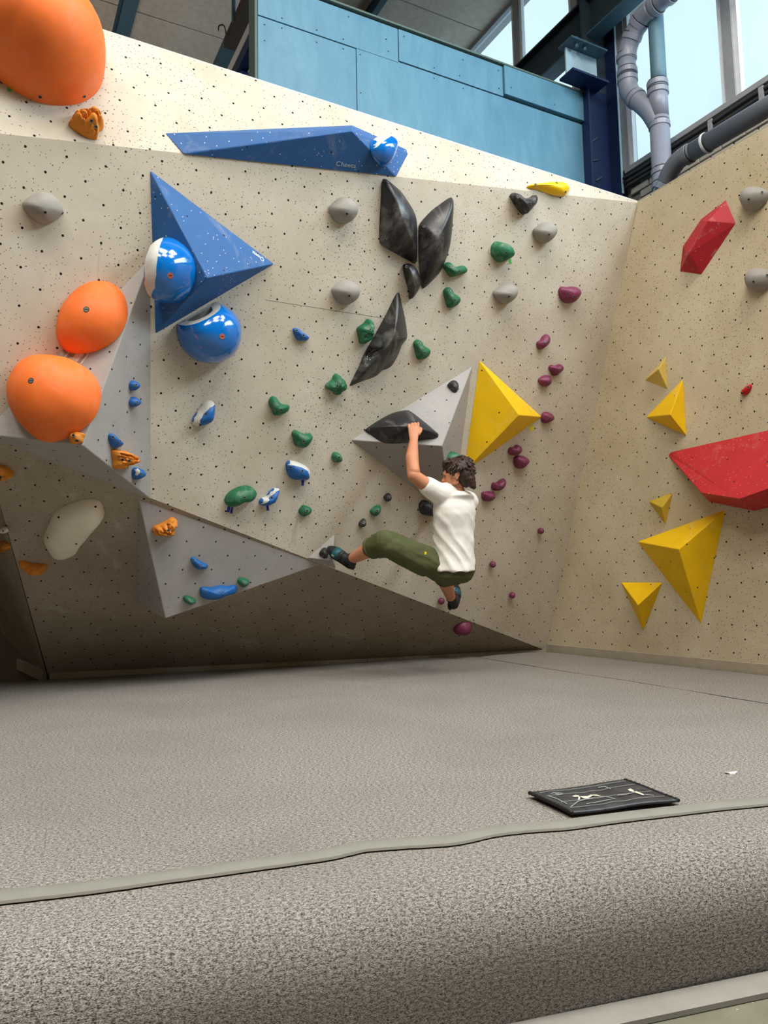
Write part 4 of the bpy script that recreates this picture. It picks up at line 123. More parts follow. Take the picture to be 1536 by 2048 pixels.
{'name':'climbing_hold','label':'big smooth white bean-shaped hold on the dark overhang','cat':'climbing hold','group':'white holds','mat':'white','frame':'U','out':[(-4.3531,1.5269),(-4.3479,1.5028),(-4.3416,1.4789),(-4.3342,1.4553),(-4.3256,1.4321),(-4.3161,1.4092),(-4.3028,1.3886),(-4.2814,1.377),(-4.257,1.3787),(-4.2341,1.3881),(-4.2125,1.4001),(-4.1924,1.4145),(-4.1742,1.4311),(-4.1614,1.4521),(-4.1519,1.475),(-4.1431,1.4981),(-4.1335,1.5208),(-4.1218,1.5426),(-4.1091,1.5638),(-4.0967,1.5852),(-4.0854,1.6072),(-4.0745,1.6294),(-4.0631,1.6513),(-4.0509,1.6728),(-4.0384,1.6942),(-4.0259,1.7155),(-4.0127,1.7364),(-4.0009,1.7581),(-3.9958,1.7821),(-3.9975,1.8068),(-4.0011,1.8312),(-4.0081,1.8549),(-4.0173,1.8779),(-4.0301,1.8989),(-4.0522,1.9087),(-4.0769,1.9091),(-4.1015,1.9073),(-4.1253,1.9006),(-4.1482,1.8915),(-4.1702,1.8801),(-4.1915,1.8675),(-4.2122,1.8541),(-4.2323,1.8397),(-4.2516,1.8243),(-4.2695,1.8072),(-4.2847,1.7877),(-4.2955,1.7655),(-4.3035,1.7422),(-4.3103,1.7184),(-4.317,1.6946),(-4.3246,1.671),(-4.3326,1.6477),(-4.3403,1.6242),(-4.3467,1.6003),(-4.3518,1.5761),(-4.3547,1.5516)],'h':0.1,'c':(-4.187,1.6597),'pq':(4.0,0.7),'bolts':[(-4.2574,1.7956),(-4.0488,1.8828),(-4.3245,1.6197),(-4.1601,1.6128)],'bm':'hole'},
{'name':'climbing_hold','label':'tiny white foothold at the left picture edge','cat':'climbing hold','group':'white holds','mat':'white','frame':'L','out':[(-0.3208,-0.1355),(-0.3048,-0.1396),(-0.2886,-0.1432),(-0.2725,-0.1469),(-0.2563,-0.1503),(-0.2401,-0.1532),(-0.2237,-0.1557),(-0.2073,-0.1576),(-0.1908,-0.1589),(-0.1743,-0.1594),(-0.1578,-0.1596),(-0.1413,-0.1595),(-0.1247,-0.1591),(-0.1082,-0.1584),(-0.0917,-0.1572),(-0.0756,-0.154),(-0.0778,-0.1422),(-0.0919,-0.1336),(-0.1067,-0.1263),(-0.1225,-0.1213),(-0.1388,-0.1185),(-0.1553,-0.1175),(-0.1718,-0.1174),(-0.1883,-0.1178),(-0.2048,-0.1186),(-0.2213,-0.1194),(-0.2378,-0.1205),(-0.2543,-0.1217),(-0.2708,-0.123),(-0.2872,-0.1244),(-0.3037,-0.1262),(-0.3201,-0.1284)],'h':0.04,'c':(-0.1879,-0.1384),'pq':(2.0,0.5),'bolts':[(-0.1031,-0.1445)],'bm':'hole'},
{'name':'climbing_hold','label':'wide purple hold,topmost of the purple ones','cat':'climbing hold','group':'purple holds','mat':'purple','frame':'M','out':[(-0.8479,3.1716),(-0.8362,3.1568),(-0.8228,3.1435),(-0.8071,3.1331),(-0.7895,3.1264),(-0.7711,3.1223),(-0.7523,3.1206),(-0.7335,3.1219),(-0.7151,3.1264),(-0.6975,3.1331),(-0.681,3.1422),(-0.6666,3.1543),(-0.6545,3.1688),(-0.6441,3.1846),(-0.6351,3.2012),(-0.6287,3.2189),(-0.6288,3.2375),(-0.64,3.2523),(-0.6571,3.2601),(-0.6756,3.264),(-0.6944,3.2649),(-0.7132,3.2629),(-0.7317,3.2594),(-0.7501,3.2551),(-0.7679,3.2487),(-0.7858,3.2428),(-0.8045,3.2406),(-0.8234,3.24),(-0.8417,3.2357),(-0.8559,3.2238),(-0.8616,3.206),(-0.8578,3.1877)],'h':0.09,'c':(-0.7421,3.1952),'pq':(2.0,0.5),'bolts':[(-0.7585,3.1768),(-0.8194,3.1928)],'tapes':[([(-0.8178,3.1469),(-0.7944,3.1449),(-0.7931,3.126),(-0.8112,3.1318)],'tapegreen')]},
{'name':'climbing_hold','label':'slim slanted purple hold,second of the purple ones from the top','cat':'climbing hold','group':'purple holds','mat':'purple','frame':'M','out':[(-0.9757,2.7532),(-0.9699,2.7426),(-0.9628,2.7327),(-0.9545,2.7239),(-0.9447,2.7167),(-0.9332,2.7136),(-0.9219,2.718),(-0.9119,2.7248),(-0.9018,2.7316),(-0.892,2.7388),(-0.8829,2.7467),(-0.8746,2.7557),(-0.8671,2.7652),(-0.8604,2.7753),(-0.8551,2.7862),(-0.8526,2.7981),(-0.8529,2.8102),(-0.8555,2.822),(-0.8607,2.833),(-0.8698,2.8407),(-0.8812,2.845),(-0.8932,2.8461),(-0.9048,2.8428),(-0.9149,2.8361),(-0.9241,2.8281),(-0.9322,2.8191),(-0.938,2.8085),(-0.943,2.7974),(-0.9494,2.7871),(-0.959,2.7798),(-0.9695,2.7737),(-0.9776,2.765)],'h':0.06,'c':(-0.9108,2.78),'pq':(2.0,0.5),'bolts':[(-0.9426,2.777)]},
{'name':'climbing_hold','label':'heart-shaped purple hold,right of the stacked pair','cat':'climbing hold','group':'purple holds','mat':'purple','frame':'M','out':[(-0.776,2.5804),(-0.7665,2.5717),(-0.7564,2.5635),(-0.7462,2.5556),(-0.736,2.5476),(-0.7263,2.539),(-0.7159,2.5313),(-0.7035,2.5294),(-0.6918,2.5349),(-0.6817,2.543),(-0.6721,2.5516),(-0.6622,2.56),(-0.6522,2.5682),(-0.6424,2.5767),(-0.6331,2.5857),(-0.6253,2.5959),(-0.6221,2.6084),(-0.6261,2.6204),(-0.6359,2.6287),(-0.6478,2.6337),(-0.6604,2.6364),(-0.6733,2.6362),(-0.6854,2.6316),(-0.6966,2.6252),(-0.7079,2.6189),(-0.7201,2.6148),(-0.733,2.6149),(-0.7458,2.6167),(-0.7587,2.6165),(-0.7704,2.6111),(-0.7803,2.6029),(-0.7835,2.5909)],'h':0.06,'c':(-0.6998,2.5876),'pq':(2.0,0.5),'bolts':[(-0.7106,2.5915)]},
{'name':'climbing_hold','label':'heart-shaped purple hold,left below its twin','cat':'climbing hold','group':'purple holds','mat':'purple','frame':'M','out':[(-0.8642,2.4637),(-0.8554,2.456),(-0.846,2.449),(-0.8361,2.4427),(-0.8258,2.4371),(-0.8149,2.4328),(-0.8036,2.43),(-0.7919,2.4289),(-0.7802,2.4299),(-0.769,2.4333),(-0.7587,2.4387),(-0.749,2.4453),(-0.7401,2.4529),(-0.7325,2.4619),(-0.7288,2.4728),(-0.7298,2.4845),(-0.7335,2.4956),(-0.7389,2.506),(-0.7457,2.5155),(-0.7542,2.5235),(-0.7647,2.5284),(-0.7764,2.5291),(-0.788,2.5276),(-0.7994,2.5251),(-0.8107,2.5219),(-0.8218,2.5181),(-0.8324,2.513),(-0.8423,2.5068),(-0.8515,2.4996),(-0.8608,2.4924),(-0.869,2.4841),(-0.8711,2.4731)],'h':0.06,'c':(-0.7951,2.4786),'pq':(2.0,0.5),'bolts':[(-0.8013,2.4747)]},
{'name':'climbing_hold','label':'purple hold touching the right tip of the tall yellow volume','cat':'climbing hold','group':'purple holds','mat':'purple','frame':'M','out':[(-0.7383,2.164),(-0.7334,2.1531),(-0.7259,2.1437),(-0.7161,2.1368),(-0.7051,2.1317),(-0.6935,2.1289),(-0.6815,2.1297),(-0.6703,2.1339),(-0.6596,2.1395),(-0.649,2.1452),(-0.6383,2.1507),(-0.6277,2.1564),(-0.6174,2.1626),(-0.6079,2.1699),(-0.601,2.1797),(-0.6004,2.1915),(-0.6067,2.2016),(-0.6159,2.2093),(-0.6261,2.2158),(-0.6369,2.2211),(-0.6482,2.225),(-0.66,2.2275),(-0.6719,2.229),(-0.684,2.2296),(-0.696,2.2293),(-0.7079,2.2277),(-0.7195,2.2247),(-0.7304,2.2196),(-0.7387,2.2111),(-0.7422,2.1997),(-0.7425,2.1876),(-0.7412,2.1757)],'h':0.06,'c':(-0.6774,2.1827),'pq':(2.0,0.5),'bolts':[(-0.6934,2.1836)]},
{'name':'climbing_hold','label':'purple kidney hold below the tall yellow volume,upper of a close pair','cat':'climbing hold','group':'purple holds','mat':'purple','frame':'M','out':[(-1.0332,1.8558),(-1.0263,1.8463),(-1.0169,1.8393),(-1.0063,1.8341),(-0.9951,1.8305),(-0.9834,1.8286),(-0.9716,1.8289),(-0.9599,1.8306),(-0.9485,1.8334),(-0.9373,1.8372),(-0.9266,1.8423),(-0.9167,1.8487),(-0.9076,1.8562),(-0.8999,1.8652),(-0.8944,1.8756),(-0.8918,1.887),(-0.8943,1.8984),(-0.9014,1.9078),(-0.9107,1.9151),(-0.9214,1.92),(-0.9329,1.9226),(-0.9447,1.9236),(-0.9565,1.9228),(-0.9669,1.9179),(-0.9747,1.9089),(-0.9837,1.9015),(-0.9952,1.899),(-1.007,1.8981),(-1.0186,1.896),(-1.0279,1.8889),(-1.0337,1.8787),(-1.0361,1.8672)],'h':0.06,'c':(-0.9621,1.8745),'pq':(2.0,0.5),'bolts':[(-0.9805,1.8687)]},
{'name':'climbing_hold','label':'purple hold below the tall yellow volume,lower of a close pair','cat':'climbing hold','group':'purple holds','mat':'purple','frame':'M','out':[(-0.936,1.7583),(-0.9273,1.7471),(-0.9166,1.7379),(-0.9045,1.7307),(-0.8914,1.7255),(-0.8775,1.7227),(-0.8634,1.7233),(-0.8496,1.7264),(-0.8365,1.7318),(-0.8249,1.7398),(-0.8152,1.7501),(-0.8062,1.761),(-0.7967,1.7714),(-0.7865,1.7813),(-0.7792,1.7931),(-0.7841,1.8058),(-0.7948,1.815),(-0.807,1.8221),(-0.82,1.8277),(-0.8334,1.8322),(-0.8472,1.8355),(-0.8612,1.8372),(-0.8754,1.8374),(-0.8895,1.8367),(-0.9035,1.8352),(-0.9175,1.8326),(-0.9311,1.829),(-0.9439,1.823),(-0.9517,1.8117),(-0.9512,1.7976),(-0.9476,1.784),(-0.9427,1.7707)],'h':0.07,'c':(-0.8702,1.7845),'pq':(2.0,0.5),'bolts':[(-0.8816,1.7804),(-0.8951,1.7464)]},
{'name':'climbing_hold','label':"purple hold beside the climber's right shoulder,upper of the two",'cat':'climbing hold','group':'purple holds','mat':'purple','frame':'M','out':[(-1.1329,1.5494),(-1.1276,1.5381),(-1.1185,1.5296),(-1.1072,1.5242),(-1.0952,1.5208),(-1.0827,1.5195),(-1.0702,1.5201),(-1.0579,1.5222),(-1.0459,1.5257),(-1.0345,1.531),(-1.0245,1.5385),(-1.0158,1.5475),(-1.0083,1.5575),(-1.0021,1.5684),(-0.9974,1.58),(-0.9946,1.5922),(-0.9955,1.6046),(-1.0002,1.6162),(-1.008,1.6259),(-1.0197,1.6293),(-1.0317,1.6258),(-1.0431,1.6206),(-1.0541,1.6147),(-1.0649,1.6083),(-1.0745,1.6003),(-1.084,1.592),(-1.095,1.5863),(-1.1074,1.5866),(-1.1197,1.589),(-1.1311,1.5857),(-1.1354,1.5741),(-1.1355,1.5616)],'h':0.06,'c':(-1.0614,1.5696),'pq':(2.0,0.5),'bolts':[(-1.0754,1.5651)]},
{'name':'climbing_hold','label':"purple hold beside the climber's right shoulder,lower of the two",'cat':'climbing hold','group':'purple holds','mat':'purple','frame':'M','out':[(-1.2186,1.4636),(-1.2124,1.4534),(-1.2054,1.4436),(-1.1973,1.4348),(-1.1873,1.4282),(-1.1758,1.4247),(-1.1639,1.4235),(-1.1519,1.4237),(-1.14,1.425),(-1.1282,1.4275),(-1.1168,1.4312),(-1.1059,1.4362),(-1.0961,1.443),(-1.0877,1.4516),(-1.0811,1.4615),(-1.078,1.473),(-1.0804,1.4846),(-1.087,1.4946),(-1.0965,1.5018),(-1.1076,1.5063),(-1.1192,1.5094),(-1.131,1.5114),(-1.143,1.5125),(-1.1549,1.5121),(-1.1668,1.5103),(-1.1786,1.508),(-1.1904,1.506),(-1.2024,1.505),(-1.2143,1.5038),(-1.224,1.4975),(-1.2267,1.486),(-1.2239,1.4744)],'h':0.06,'c':(-1.1522,1.47),'pq':(2.0,0.5),'bolts':[(-1.1642,1.4666)]},
{'name':'climbing_hold','label':'round purple knob alone on the right,highest of the four knobs','cat':'climbing hold','group':'purple holds','mat':'purple','frame':'M','out':[(-0.4144,1.1971),(-0.4188,1.2026),(-0.4239,1.2075),(-0.4298,1.2114),(-0.4362,1.2145),(-0.4428,1.2169),(-0.4497,1.2185),(-0.4567,1.2193),(-0.4638,1.2193),(-0.4708,1.2184),(-0.4776,1.2164),(-0.4838,1.2131),(-0.4893,1.2086),(-0.4928,1.2025),(-0.4941,1.1956),(-0.4932,1.1886),(-0.4901,1.1823),(-0.4858,1.1767),(-0.4806,1.1719),(-0.4747,1.168),(-0.4684,1.1649),(-0.4617,1.1625),(-0.4548,1.1608),(-0.4478,1.16),(-0.4407,1.1601),(-0.4337,1.1609),(-0.427,1.163),(-0.4207,1.1662),(-0.4153,1.1707),(-0.4117,1.1768),(-0.4104,1.1837),(-0.4113,1.1907)],'h':0.049875,'c':(-0.4523,1.1897),'pq':(2.0,0.5),'bolts':[(-0.4514,1.1958)],'knob':0.0285},
{'name':'climbing_hold','label':"round purple knob right of the climber's hips",'cat':'climbing hold','group':'purple holds','mat':'purple','frame':'M','out':[(-0.9098,0.8833),(-0.9137,0.8888),(-0.9183,0.8937),(-0.9237,0.8977),(-0.9295,0.9009),(-0.9357,0.9035),(-0.9421,0.9053),(-0.9487,0.9063),(-0.9554,0.9064),(-0.9621,0.9057),(-0.9685,0.9038),(-0.9744,0.9007),(-0.9794,0.8963),(-0.9826,0.8905),(-0.9838,0.8839),(-0.9831,0.8773),(-0.9803,0.8712),(-0.9765,0.8657),(-0.9719,0.8609),(-0.9665,0.8568),(-0.9607,0.8536),(-0.9545,0.851),(-0.9481,0.8492),(-0.9414,0.8482),(-0.9348,0.8481),(-0.9281,0.8488),(-0.9217,0.8507),(-0.9158,0.8538),(-0.9108,0.8582),(-0.9076,0.864),(-0.9064,0.8706),(-0.9071,0.8772)],'h':0.049875,'c':(-0.9451,0.8773),'pq':(2.0,0.5),'bolts':[(-0.9409,0.8785)],'knob':0.0285},
{'name':'climbing_hold','label':'round purple knob nearest the wall corner,low on the right','cat':'climbing hold','group':'purple holds','mat':'purple','frame':'M','out':[(-0.5902,0.5941),(-0.5943,0.5999),(-0.5992,0.605),(-0.6048,0.6093),(-0.611,0.6128),(-0.6175,0.6156),(-0.6243,0.6178),(-0.6313,0.619),(-0.6383,0.6194),(-0.6454,0.619),(-0.6523,0.6173),(-0.6587,0.6142),(-0.6642,0.6098),(-0.6677,0.6037),(-0.669,0.5967),(-0.6681,0.5897),(-0.6652,0.5832),(-0.6611,0.5774),(-0.6562,0.5723),(-0.6505,0.568),(-0.6444,0.5645),(-0.6379,0.5617),(-0.6311,0.5596),(-0.6241,0.5583),(-0.617,0.5579),(-0.61,0.5584),(-0.6031,0.5601),(-0.5967,0.5631),(-0.5912,0.5676),(-0.5877,0.5737),(-0.5864,0.5806),(-0.5873,0.5877)],'h':0.049875,'c':(-0.6277,0.5887),'pq':(2.0,0.5),'knob':0.0285},
{'name':'climbing_hold','label':"round purple knob left of the climber's lower shoe",'cat':'climbing hold','group':'purple holds','mat':'purple','frame':'M','out':[(-1.4022,0.563),(-1.4055,0.5684),(-1.4097,0.5732),(-1.4145,0.5773),(-1.4199,0.5807),(-1.4256,0.5834),(-1.4316,0.5854),(-1.4378,0.5866),(-1.4441,0.587),(-1.4504,0.5864),(-1.4565,0.5847),(-1.4621,0.5816),(-1.4667,0.5774),(-1.4696,0.5718),(-1.4707,0.5655),(-1.4701,0.5592),(-1.4677,0.5534),(-1.4644,0.548),(-1.4602,0.5432),(-1.4554,0.5391),(-1.45,0.5358),(-1.4443,0.533),(-1.4383,0.531),(-1.4321,0.5298),(-1.4258,0.5294),(-1.4195,0.53),(-1.4134,0.5318),(-1.4078,0.5348),(-1.4032,0.539),(-1.4003,0.5446),(-1.3992,0.5509),(-1.3998,0.5572)],'h':0.049875,'c':(-1.435,0.5582),'pq':(2.0,0.5),'knob':0.0285},
{'name':'climbing_hold','label':'shiny purple hold alone under the overhang edge','cat':'climbing hold','group':'purple holds','mat':'purple','frame':'U','out':[(-1.1133,0.3918),(-1.0979,0.3919),(-1.0825,0.3928),(-1.0672,0.392),(-1.0525,0.3873),(-1.0384,0.3811),(-1.0235,0.3774),(-1.0084,0.3801),(-0.995,0.3876),(-0.9845,0.3987),(-0.9768,0.412),(-0.9724,0.4268),(-0.9726,0.4421),(-0.9758,0.4572),(-0.9807,0.4718),(-0.9871,0.4858),(-0.996,0.4983),(-1.0084,0.5074),(-1.0227,0.5131),(-1.0378,0.5162),(-1.0531,0.517),(-1.0684,0.5151),(-1.0831,0.5105),(-1.0969,0.5037),(-1.1094,0.4947),(-1.1196,0.4832),(-1.1273,0.4699),(-1.1327,0.4555),(-1.1354,0.4403),(-1.1363,0.425),(-1.1348,0.4097),(-1.1279,0.3962)],'h':0.08,'c':(-1.0528,0.4463),'pq':(2.0,0.5)},
{'name':'climbing_hold','label':'yellow teardrop hold on the bright band near the corner','cat':'climbing hold','group':'yellow holds','mat':'yellowhold','frame':'T','out':[(-1.2144,-0.196),(-1.19,-0.1924),(-1.1657,-0.1889),(-1.1411,-0.1877),(-1.1166,-0.1882),(-1.092,-0.1892),(-1.0674,-0.1898),(-1.0428,-0.1904),(-1.0182,-0.1909),(-0.9936,-0.1911),(-0.9691,-0.1902),(-0.9446,-0.1879),(-0.9202,-0.1843),(-0.8961,-0.1797),(-0.8722,-0.174),(-0.8498,-0.1641),(-0.8313,-0.1479),(-0.8154,-0.1292),(-0.7995,-0.1104),(-0.7876,-0.0892),(-0.8005,-0.0702),(-0.8227,-0.0596),(-0.847,-0.0583),(-0.8712,-0.0626),(-0.8951,-0.0685),(-0.9189,-0.0747),(-0.9428,-0.0806),(-0.9666,-0.0866),(-0.9902,-0.0934),(-1.0137,-0.1007),(-1.0371,-0.1084),(-1.0604,-0.1163),(-1.0835,-0.1245),(-1.1066,-0.1332),(-1.1295,-0.1421),(-1.1524,-0.151),(-1.1754,-0.1596),(-1.1986,-0.1678),(-1.2214,-0.177),(-1.238,-0.1935)],'h':0.07,'c':(-0.9866,-0.1582),'pq':(2.0,0.5),'bolts':[(-0.9776,-0.1278),(-1.1814,-0.1842),(-0.8762,-0.1623)],'tapes':[([(-1.1133,-0.1845),(-1.0889,-0.188),(-1.0987,-0.1967),(-1.1168,-0.1921)],'tapegreen')]},
{'name':'climbing_hold','label':'small red foothold on the right wall above the huge red volume','cat':'climbing hold','group':'red holds','mat':'redhold','frame':'R','out':[(2.2936,1.9853),(2.2988,1.9802),(2.3055,1.9773),(2.3127,1.9755),(2.32,1.9747),(2.3274,1.9751),(2.3347,1.9763),(2.3418,1.9782),(2.3486,1.981),(2.3548,1.985),(2.3604,1.9899),(2.3653,1.9953),(2.3698,2.0012),(2.3736,2.0075),(2.3765,2.0143),(2.3784,2.0214),(2.3791,2.0288),(2.377,2.0357),(2.3714,2.0405),(2.3644,2.0422),(2.3577,2.0395),(2.3519,2.0348),(2.3461,2.0302),(2.3398,2.0264),(2.3332,2.0231),(2.3266,2.0199),(2.3199,2.0167),(2.3134,2.0133),(2.3072,2.0092),(2.3016,2.0044),(2.2967,1.9989),(2.2931,1.9925)],'h':0.04,'c':(2.339,2.0046),'pq':(2.0,0.5),'bolts':[(2.3673,2.0181),(2.3208,1.9876)]},
{'name':'climbing_hold','label':"green hold on the grey volume showing just above the climber's head",'cat':'climbing hold','group':'green holds','mat':'green','frame':'Cr','out':[(-0.018,-0.7407),(-0.0151,-0.7265),(-0.0196,-0.7132),(-0.032,-0.7018),(-0.0506,-0.6931),(-0.0721,-0.6876),(-0.093,-0.6857),(-0.1109,-0.6876),(-0.1256,-0.6931),(-0.1381,-0.7018),(-0.1495,-0.7132),(-0.16,-0.7265),(-0.168,-0.7407),(-0.1709,-0.7549),(-0.1664,-0.7682),(-0.154,-0.7796),(-0.1354,-0.7883),(-0.1139,-0.7938),(-0.093,-0.7957),(-0.075,-0.7938),(-0.0604,-0.7883),(-0.0479,-0.7796),(-0.0365,-0.7682),(-0.026,-0.7549)],'h':0.12,'c':(-0.093,-0.7307),'pq':(2.0,0.6),'bump':0.012}]
JOINTS={'handtip': (0.2177, 5.4, 1.8256), 'knuck': (0.2225, 5.36, 1.7843), 'wristL': (0.2196, 5.3, 1.6789), 'foreL': (0.2005, 5.2, 1.5344), 'elbowL': (0.2047, 5.12, 1.3976), 'upL': (0.2766, 5.16, 1.3468), 'shL': (0.3793, 5.24, 1.2822), 'shR': (0.6088, 5.42, 1.2449), 'elbowR': (0.5204, 5.66, 1.1528), 'wristR': (0.44, 5.86, 1.2222), 'handR': (0.4033, 5.93, 1.2689), 'neck': (0.5281, 5.31, 1.291), 'neckup': (0.5066, 5.29, 1.3418), 'chest': (0.495, 5.34, 1.1431), 'waist': (0.4821, 5.38, 0.9344), 'pelvis': (0.4725, 5.4, 0.7801), 'head': (0.5149, 5.28, 1.4178), 'hipL': (0.4278, 5.42, 0.7673), 'kneeL': (-0.004, 5.16, 0.9565), 'shinL': (-0.1447, 5.31, 0.891), 'ankleL': (-0.2408, 5.42, 0.8478), 'heelL': (-0.2382, 5.43, 0.8161), 'toeL': (-0.4081, 5.49, 0.9432), 'ballL': (-0.3642, 5.47, 0.8983), 'hipR': (0.5362, 5.44, 0.7726), 'kneeR': (0.4446, 5.8, 0.7101), 'ankleR': (0.5223, 6.14, 0.548), 'heelR': (0.5378, 6.2, 0.4865), 'toeR': (0.6019, 6.36, 0.6456), 'ballR': (0.5894, 6.33, 0.5966), 'tagp': (0.2734, 5.13, 0.872)}
LETTERING=[('Kf', [(0.9348, 0.2952),(1.078, 0.3343),(0.93, 0.316)]),('Bt', [(0.7516, -0.3083),(0.6682, -0.2771),(0.7649, -0.2839)])]
PAINTMARK=[('greypaint', [(0.3746, 0.5088),(0.41, 0.4425),(0.4466, 0.4197),(0.5057, 0.4004),(0.549, 0.4591),(0.5156, 0.4788),(0.4395, 0.494)]),('whitepaint', [(0.4075, 0.4445),(0.4352, 0.4787),(0.4396, 0.4748),(0.4148, 0.4405)]),('whitepaint', [(0.4321, 0.4399),(0.4591, 0.4389),(0.4775, 0.4691),(0.5019, 0.4719),(0.519, 0.454),(0.4847, 0.411),(0.4486, 0.4288)]),('whitepaint', [(0.5028, 0.4005),(0.5415, 0.4594),(0.5476, 0.4554),(0.5127, 0.3989)]),('whitepaint', [(0.5151, 0.4714),(0.5217, 0.4749),(0.546, 0.4604),(0.5418, 0.4557)])]
STRAP=[(-1.0462, 1.693),(-0.8589, 1.7435),(-0.7602, 1.7686),(-0.6585, 1.7944),(-0.5029, 1.8453),(-0.338, 1.8994),(-0.1627, 1.9568),(-0.0778, 2.0053),(0.024, 2.0253),(0.154, 2.0481),(0.2659, 2.1087),(0.3644, 2.1359),(0.476, 2.1502),(0.6115, 2.1943),(0.7857, 2.2523),(0.9328, 2.296),(1.1233, 2.3388),(1.4069, 2.4047)]
SEAM_RIGHT=[(0.8147, 6.7693),(1.0625, 6.4225),(1.2783, 6.0746),(1.394, 5.4642),(1.5174, 5.0615),(1.6432, 4.5217),(1.8693, 4.3729),(2.0292, 4.1525)]
SEAM_LEFT=[(-2.4075, 4.821),(-1.3166, 2.7948),(-0.9605, 2.1335),(-0.7433, 1.73)]
SHOEMAT=[(0.4329, 2.4354),(0.7686, 2.5632),(0.8561, 2.3315),(0.5142, 2.2233)]
SCRAP=[(1.1701, 2.6824)]
MATPRINT=[[(0.5526, 2.3742),(0.5644, 2.3858),(0.5733, 2.379),(0.5689, 2.3645),(0.5566, 2.3617),(0.5513, 2.3657)], [(0.5679, 2.3646),(0.5737, 2.3666),(0.5623, 2.3288),(0.5572, 2.3291)], [(0.5746, 2.3702),(0.596, 2.3712),(0.612, 2.3912),(0.6295, 2.39),(0.6376, 2.3683),(0.6254, 2.3754),(0.6139, 2.3786),(0.5931, 2.347),(0.5813, 2.3418),(0.5758, 2.3543)], [(0.7368, 2.431),(0.7489, 2.4406),(0.7522, 2.417),(0.7446, 2.4047),(0.7361, 2.4117)], [(0.7403, 2.4025),(0.7571, 2.4102),(0.7678, 2.3779),(0.7646, 2.3632),(0.7571, 2.3724),(0.7502, 2.3891)], [(0.4904, 2.3972),(0.5033, 2.4153),(0.5272, 2.4098),(0.5285, 2.392),(0.5059, 2.3787),(0.5059, 2.3836),(0.5256, 2.3948),(0.5243, 2.4049),(0.5037, 2.4089),(0.4939, 2.397)], [(0.5067, 2.4062),(0.5163, 2.3854),(0.5137, 2.3819),(0.5041, 2.4026)], [(0.519, 2.4053),(0.504, 2.3863),(0.5035, 2.39),(0.5178, 2.4079)], [(0.6571, 2.4765),(0.6799, 2.4789),(0.6909, 2.4474),(0.6884, 2.445),(0.6777, 2.4737),(0.656, 2.4699)], [(0.6868, 2.3736),(0.715, 2.3791),(0.7396, 2.3949),(0.7391, 2.3899),(0.7138, 2.3729),(0.6856, 2.3675)], [(0.7712, 2.3776),(0.7955, 2.366),(0.7931, 2.3613),(0.7692, 2.3716)], [(0.5161, 2.2594),(0.5548, 2.3198),(0.6186, 2.3635),(0.6445, 2.3679),(0.6668, 2.348),(0.6647, 2.3433),(0.6428, 2.3618),(0.618, 2.3587),(0.5551, 2.3139),(0.5173, 2.256)], [(0.5726, 2.2953),(0.6158, 2.3157),(0.6719, 2.3416),(0.6711, 2.3369),(0.6149, 2.3099),(0.5721, 2.2908)], [(0.4812, 2.3792),(0.4989, 2.3474),(0.5175, 2.2933),(0.5154, 2.2888),(0.4968, 2.3428),(0.4792, 2.3731)]]
LEFTPTS={'E1': (-2.2803819, 4.503631, 1.1793255), 'E2': (-2.5819924, 5.8935661, 0.0045764), 'E2g': (-2.5819924, 5.8935661, 0.0), 'G2': (-3.2599703, 6.8680507, 0.0), 'B': (-3.9292061, 7.8299698, 0.2712753)}
WALLPTS={'topL': (-1.9748035, 3.7530872, 3.7921164), 'topR': (2.1814359, 6.1339492, 3.8202252), 'crL': (-1.8964652, 3.6426469, 2.9673772), 'crR': (2.1776761, 6.1302113, 3.8117824), 'uL': (-2.1120283, 4.1513097, 1.5033219), 'uR': (1.5391784, 7.3999286, 0.0005063), 'uB0': (-2.5819924, 5.8935661, 0.0045764), 'uB1': (1.514215, 7.3957896, -0.0033741), 'Rtop0': (2.1810322, 6.1328141, 3.8196422), 'Rtop1': (2.7412628, 5.0680796, 3.7983138), 'Rb0': (1.514584, 7.399418, -0.0131531), 'Rb1': (2.6114344, 5.3148222, 0.0242145)}
SEAMLINE=[(-3.3805067, 2.6373925),(-2.9822508, 2.6591458),(-2.4613163, 2.6879064)]
YTAPE=[(-0.8525018, 2.0800264),(-0.8109239, 2.1029657),(-0.785165, 2.0670808),(-0.8311495, 2.0472563)]

FR = {}
class Frame:
    def __init__(s, O, ex, ey, n): s.O, s.ex, s.ey, s.n = V(O), V(ex), V(ey), V(n)
    def W(s, a, b, c=0.0): return s.O + s.ex*a + s.ey*b + s.n*c
    def L(s, P): d = V(P) - s.O; return (d.dot(s.ex), d.dot(s.ey), d.dot(s.n))
    def mat(s, a=0, b=0, c=0): return Matrix.Translation(s.W(a, b, c)) @ Matrix((s.ex, s.ey, s.n)).transposed().to_4x4()
for k, v in FRAMES.items(): FR[k] = Frame(*v)
